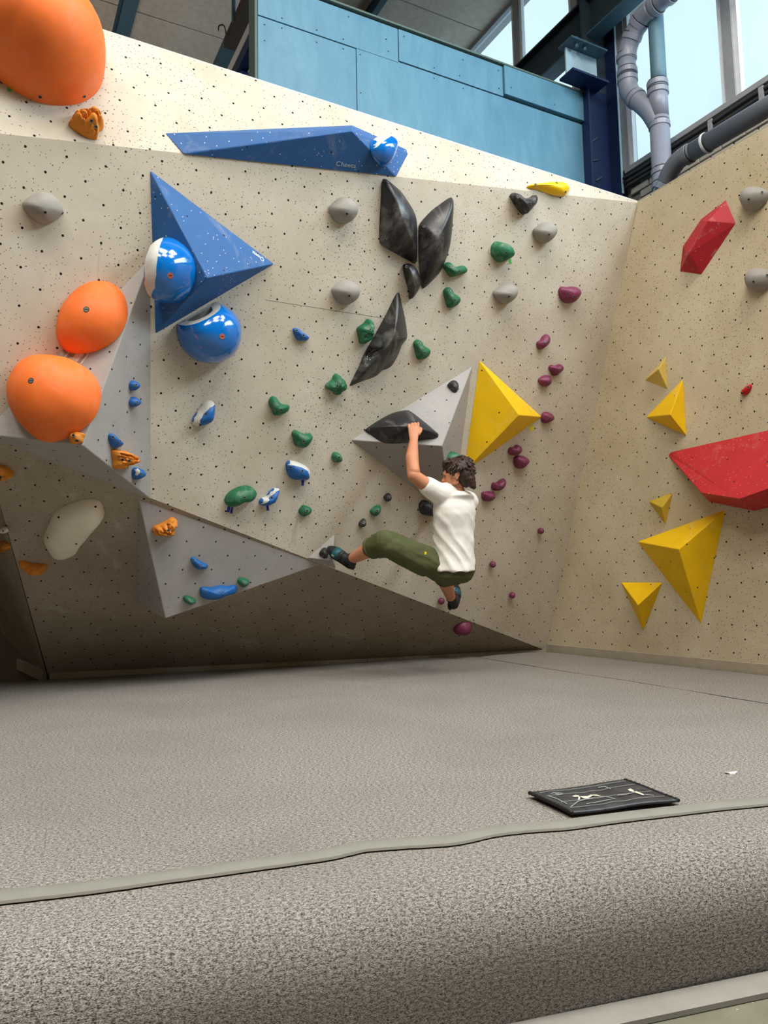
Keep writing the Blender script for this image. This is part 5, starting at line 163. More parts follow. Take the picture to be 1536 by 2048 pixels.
# ------------------------------------------------------------------ materials
MATS = {}
def srgb(r, g, b):
    f = lambda c: (c/12.92 if c <= .04045 else ((c+.055)/1.055)**2.4)
    return (f(r/255), f(g/255), f(b/255), 1)
class N:
    """tiny node builder"""
    def __init__(s, name):
        s.m = bpy.data.materials.new(name); s.m.use_nodes = True; s.t = s.m.node_tree; s.t.nodes.clear()
        s.out = s.t.nodes.new('ShaderNodeOutputMaterial'); s.b = s.t.nodes.new('ShaderNodeBsdfPrincipled')
        s.t.links.new(s.b.outputs[0], s.out.inputs[0]); MATS[name] = s.m
    def n(s, typ, **k):
        o = s.t.nodes.new('ShaderNode'+typ)
        for kk, v in k.items():
            if kk in o.inputs: s.set(o.inputs[kk], v)
            else: setattr(o, kk, v)
        return o
    def set(s, sock, v):
        if hasattr(v, 'is_output') or isinstance(v, bpy.types.NodeSocket): s.t.links.new(v, sock)
        else: sock.default_value = v
    def uv(s, name): return s.n('UVMap', uv_map=name).outputs[0]
    def obj(s): return s.n('TexCoord').outputs['Object']
    def gen(s): return s.n('TexCoord').outputs['Generated']
    def noise(s, vec, scale, detail=3, rough=.55, dist=0):
        return s.n('TexNoise', Vector=vec, Scale=scale, Detail=detail, Roughness=rough, Distortion=dist).outputs['Fac']
    def ramp(s, fac, a, b, ca=(0,0,0,1), cb=(1,1,1,1)):
        o = s.n('ValToRGB', Fac=fac); e = o.color_ramp.elements
        e[0].position, e[0].color, e[1].position, e[1].color = a, ca, b, cb
        return o.outputs['Color']
    def math(s, op, a, b=None, c=None):
        o = s.t.nodes.new('ShaderNodeMath'); o.operation = op
        for i, v in enumerate((a, b, c)):
            if v is not None: s.set(o.inputs[i], v)
        return o.outputs[0]
    def vmath(s, op, a, b=None):
        o = s.t.nodes.new('ShaderNodeVectorMath'); o.operation = op
        s.set(o.inputs[0], a)
        if b is not None: s.set(o.inputs[1], b)
        return o.outputs['Value'] if op in ('LENGTH', 'DOT_PRODUCT', 'DISTANCE') else o.outputs[0]
    def mix(s, fac, a, b):
        o = s.t.nodes.new('ShaderNodeMix'); o.data_type = 'RGBA'
        s.set(o.inputs[0], fac); s.set(o.inputs[6], a); s.set(o.inputs[7], b)
        return o.outputs[2]
    def bump(s, h, strength=.3, dist=.01):
        o = s.n('Bump', Height=h, Strength=strength, Distance=dist); s.t.links.new(o.outputs[0], s.b.inputs['Normal'])
    def fin(s, col, rough=.6, spec=.4, coat=0, metal=0):
        s.set(s.b.inputs['Base Color'], col); s.set(s.b.inputs['Roughness'], rough)
        s.b.inputs['Specular IOR Level'].default_value = spec; s.b.inputs['Metallic'].default_value = metal
        if coat: s.b.inputs['Coat Weight'].default_value = coat; s.b.inputs['Coat Roughness'].default_value = .04
        return s.m
    def lattice(s, uv, radius, spacing):
        """dark disc at every integer point of the lattice uv"""
        q = s.vmath('SUBTRACT', s.vmath('FRACTION', s.vmath('ADD', uv, (.5, .5, 0))), (.5, .5, 0))
        return s.math('LESS_THAN', s.vmath('LENGTH', q), radius/spacing)
    def specks(s, uvm, scale, radius, keep, dens_scale=1.6, lo=.42, hi=.62):
        vo = s.n('TexVoronoi', voronoi_dimensions='2D', Vector=uvm, Scale=scale)
        near = s.math('LESS_THAN', vo.outputs['Distance'], radius*scale)
        sep = s.n('SeparateColor', Color=vo.outputs['Color'])
        dens = s.n('MapRange', Value=s.noise(uvm, dens_scale, 3)); dens.inputs[1].default_value = lo; dens.inputs[2].default_value = hi
        dens.inputs[3].default_value = keep*.12; dens.inputs[4].default_value = keep
        return s.math('MULTIPLY', near, s.math('LESS_THAN', sep.outputs[0], dens.outputs[0]))
def wall_mat(name, base, dark, spec_keep=.55):
    x = N(name); u = x.uv('metres'); g = x.uv('grid')
    c = x.mix(x.ramp(x.noise(u, 1.3, 5, .6), .35, .7), base, dark)
    c = x.mix(x.math('MULTIPLY', x.ramp(x.noise(u, 9, 6, .7, .4), .50, .78), .5), c, dark)
    c = x.mix(x.math('MULTIPLY', x.ramp(x.noise(u, 3.1, 4, .65, 1.2), .60, .82), .30), c, srgb(228, 222, 212))   # chalk haze
    st = x.n('Mapping', Vector=u); st.inputs['Rotation'].default_value = (0, 0, .9); st.inputs['Scale'].default_value = (14, 2.0, 1)
    c = x.mix(x.math('MULTIPLY', x.ramp(x.noise(st.outputs[0], 1.5, 4, .6, .6), .66, .74), .22), c, srgb(105, 95, 84))          # rubber scuffs
    c = x.mix(x.math('MULTIPLY', x.specks(u, 22, .0036, spec_keep), .85), c, srgb(72, 62, 54))
    c = x.mix(x.math('MULTIPLY', x.specks(u, 40, .0026, spec_keep*.8, 2.3), .8), c, srgb(84, 74, 64))
    hole = x.lattice(g, .0068, .1414)
    c = x.mix(hole, c, (.006, .005, .005, 1))
    x.bump(x.math('ADD', x.noise(u, 260, 2), x.math('MULTIPLY', hole, -4.0)), .12, .002)
    return x.fin(c, .78, .25)
wall_mat('wall_paint', srgb(207, 199, 183), srgb(186, 175, 155), .9)
wall_mat('wall_paint_warmed', srgb(200, 188, 162), srgb(178, 163, 132), .8)  # same paint as the main wall, warm light put into its colour
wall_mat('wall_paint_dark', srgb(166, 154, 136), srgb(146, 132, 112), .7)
def vol_mat(name, col, chip, hole_sp=.2, keep=.5, chalk=.25, rough=.6, wear=None):
    x = N(name); u = x.uv('metres'); g = x.uv('grid')
    c = x.mix(x.ramp(x.noise(u, 5, 4), .3, .75), col, tuple(v*.86 for v in col[:3])+(1,))
    if chalk: c = x.mix(x.math('MULTIPLY', x.ramp(x.noise(u, 4.5, 5, .7, .8), .55, .80), chalk), c, srgb(225, 220, 210))
    if chip: c = x.mix(x.specks(u, 30, .0028, keep, 4), c, chip)
    c = x.mix(x.lattice(g, .006, hole_sp), c, (.008, .008, .008, 1))
    x.bump(x.noise(u, 300, 2), .1, .002)
    return x.fin(c, rough, .35)
vol_mat('grey', srgb(167, 163, 159), srgb(110, 100, 95), .1414, .25, .1)
vol_mat('bluevol', srgb(43, 96, 156), srgb(225, 215, 205), .25, .4, .18)
vol_mat('yellow', srgb(244, 196, 0), None, .25, 0, .22)
vol_mat('yellowpale', srgb(214, 184, 92), None, .25, 0, .45)
vol_mat('yellowpale2', srgb(200, 168, 50), None, .25, 0, .35)
vol_mat('red', srgb(188, 42, 46), srgb(228, 150, 140), .25, .6, .12)
vol_mat('redgem', srgb(176, 30, 44), srgb(225, 160, 160), 3.0, .25, .5)
def plain(name, col, rough=.5, var=.12, grain=.15, spec=.4, chalk=0, coat=0, metal=0, cscale=9):
    x = N(name); o = x.obj()
    c = x.mix(x.ramp(x.noise(o, 14, 4), .3, .75), col, tuple(v*(1-var) for v in col[:3])+(1,))
    if chalk: c = x.mix(x.math('MULTIPLY', x.ramp(x.noise(o, cscale, 5, .7, .6), .50, .78), chalk), c, srgb(214, 212, 204))
    if grain: x.bump(x.noise(o, 420, 2), grain, .002)
    return x.fin(c, rough, spec, coat, metal)
plain('greyhold', srgb(150, 146, 139), .75, chalk=.12)
plain('green', srgb(22, 104, 66), .6, chalk=.30)
plain('blue', srgb(18, 98, 172), .5, chalk=.10)
plain('bluegloss', srgb(0, 112, 200), .14, .05, 0, .6, coat=.6)
plain('lip', srgb(214, 214, 208), .6, .2, .1, chalk=.2)
plain('lipinner', srgb(196, 190, 178), .7, .15)
plain('black', srgb(40, 40, 44), .55, chalk=.28, cscale=12)
plain('blackmacro', srgb(27, 27, 31), .40, .1, .06, .5, chalk=.30, cscale=3.2)
plain('pocket', srgb(34, 32, 34), .22, .1, 0, .6)
plain('orange', srgb(246, 118, 44), .62, .10, .12, chalk=.12, cscale=5)
plain('ochre', srgb(226, 138, 36), .65, .22, .2, chalk=.10)
plain('white', srgb(232, 222, 200), .5, .06)
plain('purple', srgb(122, 42, 78), .45, .15, .1, chalk=.12)
plain('yellowhold', srgb(246, 196, 12), .3, .05, .05)
plain('redhold', srgb(200, 20, 34), .35, .05, .05)
plain('tapeblue', srgb(16, 44, 150), .6, 0, 0); plain('tapegreen', srgb(60, 190, 80), .6, 0, 0); plain('tapeyellow', srgb(225, 205, 40), .6, 0, 0)
plain('steel', srgb(120, 121, 122), .5, .1, 0, .4, metal=.5); plain('boltdark', srgb(20, 19, 18), .7, 0, 0); plain('boltred', srgb(200, 104, 74), .5, 0, 0)
plain('greypaint', srgb(150, 142, 130), .7, .05); plain('whitepaint', srgb(214, 210, 202), .7, .05)
plain('lettering_pale', srgb(150, 170, 190), .6, .1, 0); plain('lettering_white', srgb(215, 225, 235), .6, .05, 0)
plain('navy', srgb(12, 36, 78), .5, .2); plain('steelblue', srgb(58, 88, 104), .55, .2); plain('steeldark', srgb(36, 52, 60), .6, .2); plain('rust', srgb(58, 48, 42), .7, .3)
plain('pale_steel', srgb(170, 200, 214), .5, .1); plain('endboard', srgb(92, 112, 106), .7, .1)
plain('pipe', srgb(134, 138, 152), .38, .08, 0, .5); plain('pipe_teal', srgb(96, 132, 146), .5, .15); plain('pipe_dark', srgb(112, 114, 122), .42, .15); plain('rubber', srgb(48, 48, 50), .6, .1)
plain('frame_grey', srgb(150, 152, 156), .6, .15); plain('frame_white', srgb(222, 226, 230), .5, .1); plain('frame_dark', srgb(92, 94, 98), .6, .1)
plain('brick_pale', srgb(176, 170, 160), .85, .2, .4); plain('brick_red', srgb(190, 128, 110), .85, .25, .4); plain('mortar', srgb(120, 114, 106), .9, .2, .4); plain('darkwall', srgb(22, 30, 48), .8, .2)
plain('concrete', srgb(196, 186, 174), .85, .22, .3); plain('hall_wall', srgb(112, 96, 78), .85, .1, .1); plain('white_beam', srgb(196, 194, 190), .6, .1)
plain('base_trim', srgb(168, 158, 138), .75, .15); plain('strap', srgb(136, 135, 126), .7, .12, .3); plain('strap_edge', srgb(110, 106, 96), .7, .12, .2); plain('paper', srgb(240, 238, 232), .7, .02)
plain('rubber_trim', srgb(148, 144, 136), .8, .15, .2)
def blueboard():
    x = N('blueboard'); o = x.gen(); ob = x.obj()
    mp = x.n('Mapping', Vector=ob); mp.inputs['Scale'].default_value = (1.0, 1.0, .35)
    c = x.mix(x.ramp(x.noise(mp.outputs[0], 5, 6, .7, .8), .3, .75), srgb(80, 130, 156), srgb(102, 151, 174))
    c = x.mix(x.math('MULTIPLY', x.ramp(x.noise(ob, 26, 4, .7, 1.0), .70, .82), .5), c, srgb(136, 176, 192))
    return x.fin(c, .5, .4)
blueboard()
def carpet(name, light, dark, mid):
    x = N(name); o = x.uv('metres')
    mp = x.n('Mapping', Vector=o); mp.inputs['Scale'].default_value = (.55, 1.0, 1.0)
    f1 = x.noise(mp.outputs[0], 430, 3, .7); f2 = x.noise(mp.outputs[0], 170, 3, .6)
    f = x.math('ADD', x.math('MULTIPLY', f1, .62), x.math('MULTIPLY', f2, .38))
    c = x.mix(x.ramp(f, .41, .60), dark, light)
    c = x.mix(x.math('MULTIPLY', x.ramp(x.noise(o, 1.1, 4, .6, .5), .40, .75), .35), c, mid)
    x.bump(f, .9, .006)
    return x.fin(c, .95, .1)
carpet('carpet', srgb(200, 193, 185), srgb(56, 53, 51), srgb(116, 110, 104))
def floor_mat():
    x = N('hall_floor'); o = x.obj()
    c = x.mix(x.ramp(x.noise(o, 7, 4), .35, .7), srgb(108, 106, 90), srgb(126, 123, 104))
    vo = x.n('TexVoronoi', Vector=o, Scale=38.0)
    c = x.mix(x.math('LESS_THAN', vo.outputs['Distance'], .09), c, srgb(176, 172, 158))
    c = x.mix(x.ramp(x.noise(o, 30, 3, .6, 2.0), .68, .72), c, srgb(84, 84, 76))
    return x.fin(c, .6, .3)
floor_mat()
def shoemat_mat():
    x = N('shoemat'); u = x.obj()
    c = x.mix(x.ramp(x.noise(u, 10, 5, .7, 1.0), .45, .75), srgb(44, 46, 50), srgb(78, 80, 84))
    return x.fin(c, .42, .4)
shoemat_mat()
plain('matprint', srgb(214, 208, 188), .6, .1, 0); plain('matline', srgb(150, 152, 152), .6, .1, 0); plain('matrim', srgb(26, 26, 27), .6, .1, .3)
plain('skin', srgb(206, 140, 104), .5, .10, .05, .35); plain('skin_pale', srgb(226, 178, 158), .55, .1)
plain('shirt', srgb(240, 236, 228), .8, .03, .2, .2); plain('olive', srgb(86, 90, 58), .8, .15, .3, .2); plain('hair', srgb(58, 39, 30), .55, .35, .2, .4); plain('shoe', srgb(26, 30, 32), .45, .1, .1, .4); plain('shoe_teal', srgb(28, 86, 96), .5, .1); plain('shoe_logo', srgb(190, 200, 200), .5, 0, 0)
plain('stubble', srgb(158, 106, 80), .7, .2, .2); plain('eyewhite', srgb(140, 118, 104), .3, 0, 0)
def glass_mat():
    x = N('window_glass'); t = x.n('BsdfTransparent'); t.inputs[0].default_value = (.93, .97, 1, 1)
    gl = x.n('BsdfGlossy'); gl.inputs['Roughness'].default_value = .05
    df = x.n('BsdfTranslucent'); df.inputs[0].default_value = (.9, .95, 1, 1)
    m1 = x.n('MixShader'); m1.inputs[0].default_value = .12; x.t.links.new(t.outputs[0], m1.inputs[1]); x.t.links.new(df.outputs[0], m1.inputs[2])
    m2 = x.n('MixShader'); m2.inputs[0].default_value = .04; x.t.links.new(m1.outputs[0], m2.inputs[1]); x.t.links.new(gl.outputs[0], m2.inputs[2])
    x.t.links.new(m2.outputs[0], x.out.inputs[0])
glass_mat()
# ------------------------------------------------------------------ helpers
def tag(o, label=None, cat=None, group=None, kind=None):
    if label: o['label'] = label
    if cat: o['category'] = cat
    if group: o['group'] = group
    if kind: o['kind'] = kind
    return o
def link(name, me, parent=None, mats=()):
    o = bpy.data.objects.new(name, me); COL.objects.link(o)
    for m in mats: me.materials.append(MATS[m])
    if parent is not None: o.parent = parent
    return o
def empty(name, loc):
    o = bpy.data.objects.new(name, None); COL.objects.link(o); o.location = loc; o.empty_display_size = .1
    return o
def from_bm(name, bm, mats, parent=None, smooth=False):
    bmesh.ops.recalc_face_normals(bm, faces=bm.faces)
    me = bpy.data.meshes.new(name); bm.to_mesh(me); bm.free()
    if smooth:
        for p in me.polygons: p.use_smooth = True
    o = link(name, me, None, mats if isinstance(mats, (list, tuple)) else (mats,))
    if parent is not None: keep(o, parent)
    return o
WM = {}
def keep(o, parent):
    """parent without moving (parents here are unrotated empties or meshes)"""
    o.parent = parent
    pm = Matrix.Translation(parent.location) if parent.type == 'EMPTY' and parent.parent is None else parent.matrix_basis
    if parent.parent is not None: pm = (Matrix.Translation(parent.parent.location) if parent.parent.type == 'EMPTY' else parent.parent.matrix_basis) @ parent.matrix_parent_inverse @ parent.matrix_basis
    o.matrix_parent_inverse = pm.inverted()
    return o
def box(bm, p0, p1, fr=None, mi=0):
    """axis box between two corners; fr maps (x,y,z) to world"""
    f = fr or (lambda x, y, z: V((x, y, z)))
    xs, ys, zs = (sorted((p0[i], p1[i])) for i in range(3))
    v = [bm.verts.new(f(x, y, z)) for z in zs for y in ys for x in xs]
    for q in ((0,2,3,1), (4,5,7,6), (0,1,5,4), (2,6,7,3), (0,4,6,2), (1,3,7,5)):
        bm.faces.new([v[i] for i in q]).material_index = mi
def boxobj(name, p0, p1, mat, parent=None, fr=AB, bevel=0):
    bm = bmesh.new(); box(bm, p0, p1, fr); o = from_bm(name, bm, mat, parent)
    if bevel: md = o.modifiers.new('bevel', 'BEVEL'); md.width = bevel; md.segments = 2
    return o
def tube(bm, pts, r, n=16, cap=True, mi=0):
    pts = [V(p) for p in pts]; rr = r if isinstance(r, (list, tuple)) else [r]*len(pts); rings = []
    up = None
    for i, p in enumerate(pts):
        t = ((pts[min(i+1, len(pts)-1)] - pts[max(i-1, 0)])).normalized()
        if up is None:
            up = t.orthogonal().normalized()
        else:
            up = (up - t*up.dot(t)); up = up.normalized() if up.length > 1e-6 else t.orthogonal().normalized()
        sd = t.cross(up)
        rings.append([bm.verts.new(p + (up*cos(2*pi*k/n) + sd*sin(2*pi*k/n))*rr[i]) for k in range(n)])
    for a, b in zip(rings, rings[1:]):
        for k in range(n): bm.faces.new((a[k], a[(k+1) % n], b[(k+1) % n], b[k])).material_index = mi
    if cap: bm.faces.new(rings[0][::-1]).material_index = mi; bm.faces.new(rings[-1]).material_index = mi
def smooth_path(pts, k=6):
    p = [V(q) for q in pts]; out = []
    for i in range(len(p)-1):
        a, b, c, d = p[max(i-1, 0)], p[i], p[i+1], p[min(i+2, len(p)-1)]
        for j in range(k):
            t = j/k; out.append(.5*((2*b) + (c-a)*t + (2*a-5*b+4*c-d)*t*t + (3*b-a-3*c+d)*t**3))
    return out + [p[-1]]
def inside(poly, x, y):
    r = False; n = len(poly)
    for i in range(n):
        x1, y1 = poly[i]; x2, y2 = poly[(i+1) % n]
        if (y1 > y) != (y2 > y) and x < (x2-x1)*(y-y1)/(y2-y1)+x1: r = not r
    return r
def uvs(bm, fr, gridsel, met='metres', grid='grid'):
    l1 = bm.loops.layers.uv.new(grid); l2 = bm.loops.layers.uv.new(met)
    for f in bm.faces:
        c = f.calc_center_median(); a0, b0, _ = fr.L(c); g = gridsel(a0, b0)
        for l in f.loops:
            a, b, _ = fr.L(l.vert.co); l[l2].uv = (a, b)
            l[l1].uv = (g[0][0]*a+g[0][1]*b+g[0][2], g[1][0]*a+g[1][1]*b+g[1][2])
NOGRID = ((0, 0, .5), (0, 0, .5))
# ------------------------------------------------------------------ the climbing walls (setting)
P = {k: V(v) for k, v in WALLPTS.items()}
def wall(name, fr, pts, grid, mat, thick=.03, split=None):
    f = FR[fr]; bm = bmesh.new()
    pl = []
    for p in pts:
        a, b, _ = f.L(p); pl.append(f.W(a, b, 0))
    fc = bm.faces.new([bm.verts.new(q) for q in pl])
    if fc.normal.dot(f.n) < 0 or True:
        fc.normal_update()
        if fc.normal.dot(f.n) < 0: fc.normal_flip()
    if split: bmesh.ops.bisect_plane(bm, geom=bm.verts[:]+bm.edges[:]+bm.faces[:], plane_co=split[0], plane_no=split[1])
    uvs(bm, f, grid)
    front = list(bm.faces)
    vb = {v: bm.verts.new(v.co - f.n*thick) for v in list(bm.verts)}
    for e in [e for e in bm.edges if len(e.link_faces) == 1 and e.verts[0] in vb and e.verts[1] in vb]:
        a, b = e.verts; bm.faces.new((a, b, vb[b], vb[a]))
    for fc in front: bm.faces.new([vb[v] for v in fc.verts][::-1])
    o = from_bm(name, bm, mat); tag(o, kind='structure'); return o
crd = (P['crL']-P['crR']); crext = P['crR'] + crd*1.35
ud = (P['uL']-P['uR']); uext = P['uR'] + ud*1.30
tpd = (P['topL']-P['topR']); tpext = P['topR'] + tpd*1.35
fM, fT, fU, fR_ = FR['M'], FR['T'], FR['U'], FR['R']
gdir = fM.ex*(-.0413) + fM.ey*.9991     # panel joint runs with the bolt grid
jn = gdir.cross(fM.n).normalized(); jp = fM.W(-3.62, 1.8)
GM = GRIDS
sel = lambda a, b: GM['M1'] if (fM.W(a, b)-jp).dot(fM.ex) < 0 else GM['M2']
w = wall('wall_back', 'M', [crext, P['crR'], P['uR'], uext], sel, 'wall_paint', .03, (jp, jn))
tag(w, 'main overhanging beige climbing wall with bolt holes')
w = wall('wall_back_upper', 'T', [tpext, P['topR'], P['crR'], crext], lambda a, b: GM['T'], 'wall_paint', .035)
tag(w, 'bright upper climbing wall band above the crease')
bm = bmesh.new(); tube(bm, [tpext + V((0,0,.004)) - fT.n*.018, P['topR'] + V((0,0,.004)) - fT.n*.018], .02, 6); o = from_bm('trim_1', bm, 'whitepaint'); tag(o, kind='structure')
E1, E2g, G2, BB = (V(LEFTPTS[k]) for k in ('E1', 'E2g', 'G2', 'B'))
ea, eb = fU.L(E2g), fU.L(E1); ca, cb = fU.L(P['uR']), fU.L(uext)
def isect(p, q, r, s):
    d1 = (q[0]-p[0], q[1]-p[1]); d2 = (s[0]-r[0], s[1]-r[1]); den = d1[0]*d2[1]-d1[1]*d2[0]
    t = ((r[0]-p[0])*d2[1]-(r[1]-p[1])*d2[0])/den; return (p[0]+d1[0]*t, p[1]+d1[1]*t)
xa, xb = isect(ea, eb, ca, cb); X = fU.W(xa, xb)
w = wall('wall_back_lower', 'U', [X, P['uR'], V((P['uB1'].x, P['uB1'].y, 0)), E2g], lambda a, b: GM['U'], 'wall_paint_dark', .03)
tag(w, 'dark steep undercut climbing wall below the crease')
gl = ((7.07, 0, .3), (0, 7.07, .2))
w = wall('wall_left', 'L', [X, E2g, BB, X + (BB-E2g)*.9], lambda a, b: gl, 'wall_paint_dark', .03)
bm = bmesh.new(); q = [E2g, BB, V((BB.x, BB.y, -.3)), V((E2g.x, E2g.y, -.3))]; bm.faces.new([bm.verts.new(p) for p in q])
n_ = (BB-E2g).cross(V((0,0,1))).normalized()
r = bmesh.ops.extrude_face_region(bm, geom=bm.faces[:]); bmesh.ops.translate(bm, verts=[v for v in r['geom'] if isinstance(v, bmesh.types.BMVert)], vec=(.02*n_.x if n_.y>0 else -.02*n_.x, abs(.02*n_.y), 0))
o = from_bm('wall_left_return', bm, 'hall_wall'); tag(o, kind='structure')
Rend = fR_.W(5.4, 0)
zt = P['Rtop0'].z
w = wall('wall_right', 'R', [P['Rtop0'], fR_.W(5.4, 3.80), fR_.W(5.4, -.3), fR_.W(-.12, -.3), fR_.W(-.12, .2)], lambda a, b: GM['R'], 'wall_paint_warmed', .03)
tag(w, 'vertical tan climbing wall on the right')
bm = bmesh.new(); tube(bm, [P['Rtop0'] - fR_.n*.015, fR_.W(5.4, 3.805, -.015)], .017, 6); o = from_bm('trim_2', bm, 'base_trim'); tag(o, kind='structure')
# skirting boards
def skirting(name, p, q, h, d, mat='base_trim'):
    p, q = V(p), V(q); t = (q-p).normalized(); s = t.cross(V((0,0,1)))
    if s.y > 0: s = -s
    bm = bmesh.new(); box(bm, (0, 0, 0), ((q-p).length, d, h), lambda x, y, z: p + t*x + s*y + V((0, 0, z)))
    o = from_bm(name, bm, mat); tag(o, kind='structure')
    md = o.modifiers.new('bevel', 'BEVEL'); md.width = .004; return o
ub0, ub1 = V((E2g.x, E2g.y, -.02)), V((P['uB1'].x, P['uB1'].y, -.02))
mid = ub0.lerp(ub1, .585)
skirting('baseboard_back', ub0 + V((.02, -.02, 0)), mid, .075, .03); skirting('baseboard_back', mid + (ub1-ub0).normalized()*.004, ub1, .075, .03)
skirting('baseboard_left', G2 + V((-.0, -.0, -.02)), ub0 + V((-.005, -.005, 0)), .09, .03)
skirting('baseboard_right', fR_.W(.03, -.02), fR_.W(5.4, -.02), .105, .012)
# seam hairline between two panels of the main wall
bm = bmesh.new(); pts = [fM.W(a, b, .0008) for a, b in SEAMLINE]
for a, b in zip(pts, pts[1:]):
    up = fM.ey*.0016; bm.faces.new([bm.verts.new(q) for q in (a, b, b+up, a+up)])
o = from_bm('panel_joint', bm, 'boltdark', None); keep(o, bpy.data.objects['wall_back'])
# ------------------------------------------------------------------ hall: floor, roof, window wall
bm = bmesh.new(); box(bm, (-9, -9, -.42), (5.6, 14, -.302), AB); o = from_bm('floor', bm, 'hall_floor'); tag(o, kind='structure')
boxobj('wall_hall_left', (-9, -9, -.3), (-8.8, 14, 7.4), 'hall_wall')['kind'] = 'structure'
boxobj('wall_hall_front', (-9, -9.2, -.3), (5.6, -9, 7.4), 'hall_wall')['kind'] = 'structure'
boxobj('wall_hall_back', (-9, 14, -.3), (5.6, 14.2, 7.4), 'hall_wall')['kind'] = 'structure'
ce = empty('ceiling', AB(0, 9, 7.42)); tag(ce, kind='structure')
b0 = 3.34
k = 0
while b0 < 13.9:
    boxobj('ceiling_plank', (-8.8, b0+.006, 7.42), (5.28, b0+.76, 7.56), 'concrete', ce, bevel=.008); b0 += .766
boxobj('ceiling_backing', (-8.8, -9, 7.565), (5.6, 14, 7.6), 'rust', ce)
# steel under the roof
def bar(name, label, p0, p1, mat, cat='beam', group='roof steel'):
    o = boxobj(name, p0, p1, mat, bevel=.006); tag(o, label, cat, group); return o
def ibeam(name, label, a, z0, z1, b0, b1, w, mats, cat='beam'):
    e = empty(name, AB(a, b0, z0)); tag(e, label, cat, 'roof steel')
    boxobj('web', (a-.012, b0, z0+.02), (a+.012, b1, z1-.02), mats[0], e)
    boxobj('flange', (a-w/2, b0, z0), (a+w/2, b1, z0+.02), mats[1], e)
    boxobj('flange', (a-w/2, b0, z1-.02), (a+w/2, b1, z1), mats[0], e); return e
ibeam('roof_beam', 'dark blue-grey steel roof beam above the orange dome', 1.29, 7.14, 7.42, 3.4, 13.9, .15, ('steelblue', 'steelblue'))
ibeam('roof_beam', 'thin blue-grey roof bar seen above the middle of the blue boarding', 3.86, 7.26, 7.42, 3.4, 13.9, .07, ('steelblue', 'steelblue'))
bar('roof_bar', 'dark rusty hanging steel bar left of the blue boarding', (2.30, 5.4, 6.86), (2.44, 8.1, 6.98), 'rust')
bar('roof_bar', 'grey-blue end of the hanging steel bar', (2.30, 8.105, 6.86), (2.44, 9.6, 6.98), 'steelblue')
bm = bmesh.new(); tube(bm, [AB(2.30, 7.72, 6.9), AB(2.30, 7.72, 7.42)], .022, 8); tag(from_bm('hanger_rod', bm, 'steelblue', None, True), 'thin vertical hanger rod carrying the rusty roof bar', 'rod')
bm = bmesh.new(); tube(bm, smooth_path([AB(2.27, 7.9, 6.86), AB(2.25, 7.92, 6.98), AB(2.20, 7.94, 6.98), AB(2.19, 7.94, 6.92)]), .007, 8); tag(from_bm('steel_hook', bm, 'rust', None, True), 'small rusty hook on the hanging roof bar', 'hook')
bar('white_channel', 'white steel channel behind the left end of the blue boarding', (2.135, 5.6, 6.0), (2.20, 9.4, 6.10), 'white_beam')
e = empty('rail_frame', AB(2.25, 7.1, 4.6)); tag(e, 'navy blue steel frame under the white channel, left of the blue boarding', 'frame')
boxobj('post', (2.16, 7.03, 4.2), (2.27, 7.13, 5.86), 'navy', e, bevel=.01); boxobj('head_plate', (2.14, 6.3, 5.86), (2.24, 8.6, 5.99), 'navy', e); boxobj('post', (2.33, 6.95, 4.2), (2.36, 7.0, 5.86), 'navy', e)
# blue boarding above the wall
e = empty('wall_boarding', AB(3.4, 5.25, 3.0)); tag(e, 'blue painted plywood boarding standing behind the top of the climbing wall', kind='structure')
def board(a0, a1, z0, z1, y=0): return boxobj('plywood_sheet', (a0+.003, 5.2-y, z0+.003), (a1-.003, 5.22, z1-.003), 'blueboard', e, bevel=.003)
board(1.735, 2.565, 3.0, 4.99); board(2.565, 5.03, 3.0, 5.005); board(1.735, 2.957, 4.99, 5.295, .004); board(2.957, 4.03, 5.005, 5.295, .008); board(4.03, 5.045, 5.02, 5.30, .03)
boxobj('backing', (1.74, 5.225, 3.0), (5.03, 5.33, 5.28), 'endboard', e); boxobj('end_board', (1.712, 5.195, 3.0), (1.733, 5.34, 5.30), 'endboard', e)
boxobj('cap_rail', (1.712, 5.17, 5.302), (5.05, 5.34, 5.318), 'endboard', e)
bm = bmesh.new(); rnd = random.Random(3)
scr = bpy.data.meshes.new('screw'); b2 = bmesh.new(); bmesh.ops.create_circle(b2, cap_ends=True, radius=.006, segments=8); b2.to_mesh(scr); b2.free(); scr.materials.append(MATS['boltdark']); bm.free()
sm = Matrix((NA, V((0, 0, 1)), -NB)).transposed().to_4x4()
for (a, z) in [(1.79, 4.93), (1.79, 4.80), (1.78, 4.45), (1.93, 4.95), (2.22, 4.93), (2.22, 5.03), (1.93, 5.03), (2.45, 5.03), (2.45, 4.95), (2.60, 4.95), (2.60, 4.62), (2.86, 5.06), (2.84, 5.16), (3.01, 5.24), (3.3, 5.05), (3.56, 5.06), (3.6, 5.22), (3.98, 5.07), (3.98, 5.24), (4.1, 5.1), (4.6, 5.08), (4.98, 5.1), (2.02, 5.25), (2.5, 5.24), (1.79, 4.2), (3.3, 4.96), (3.6, 4.96)]:
    o = bpy.data.objects.new('screw', scr); COL.objects.link(o); o.matrix_basis = Matrix.Translation(AB(a, 5.2-(.0315 if a > 4.03 and z > 5.02 else .0095 if a > 2.957 and z > 5 else .0055 if z > 5 else .0012), z)) @ sm; keep(o, e)
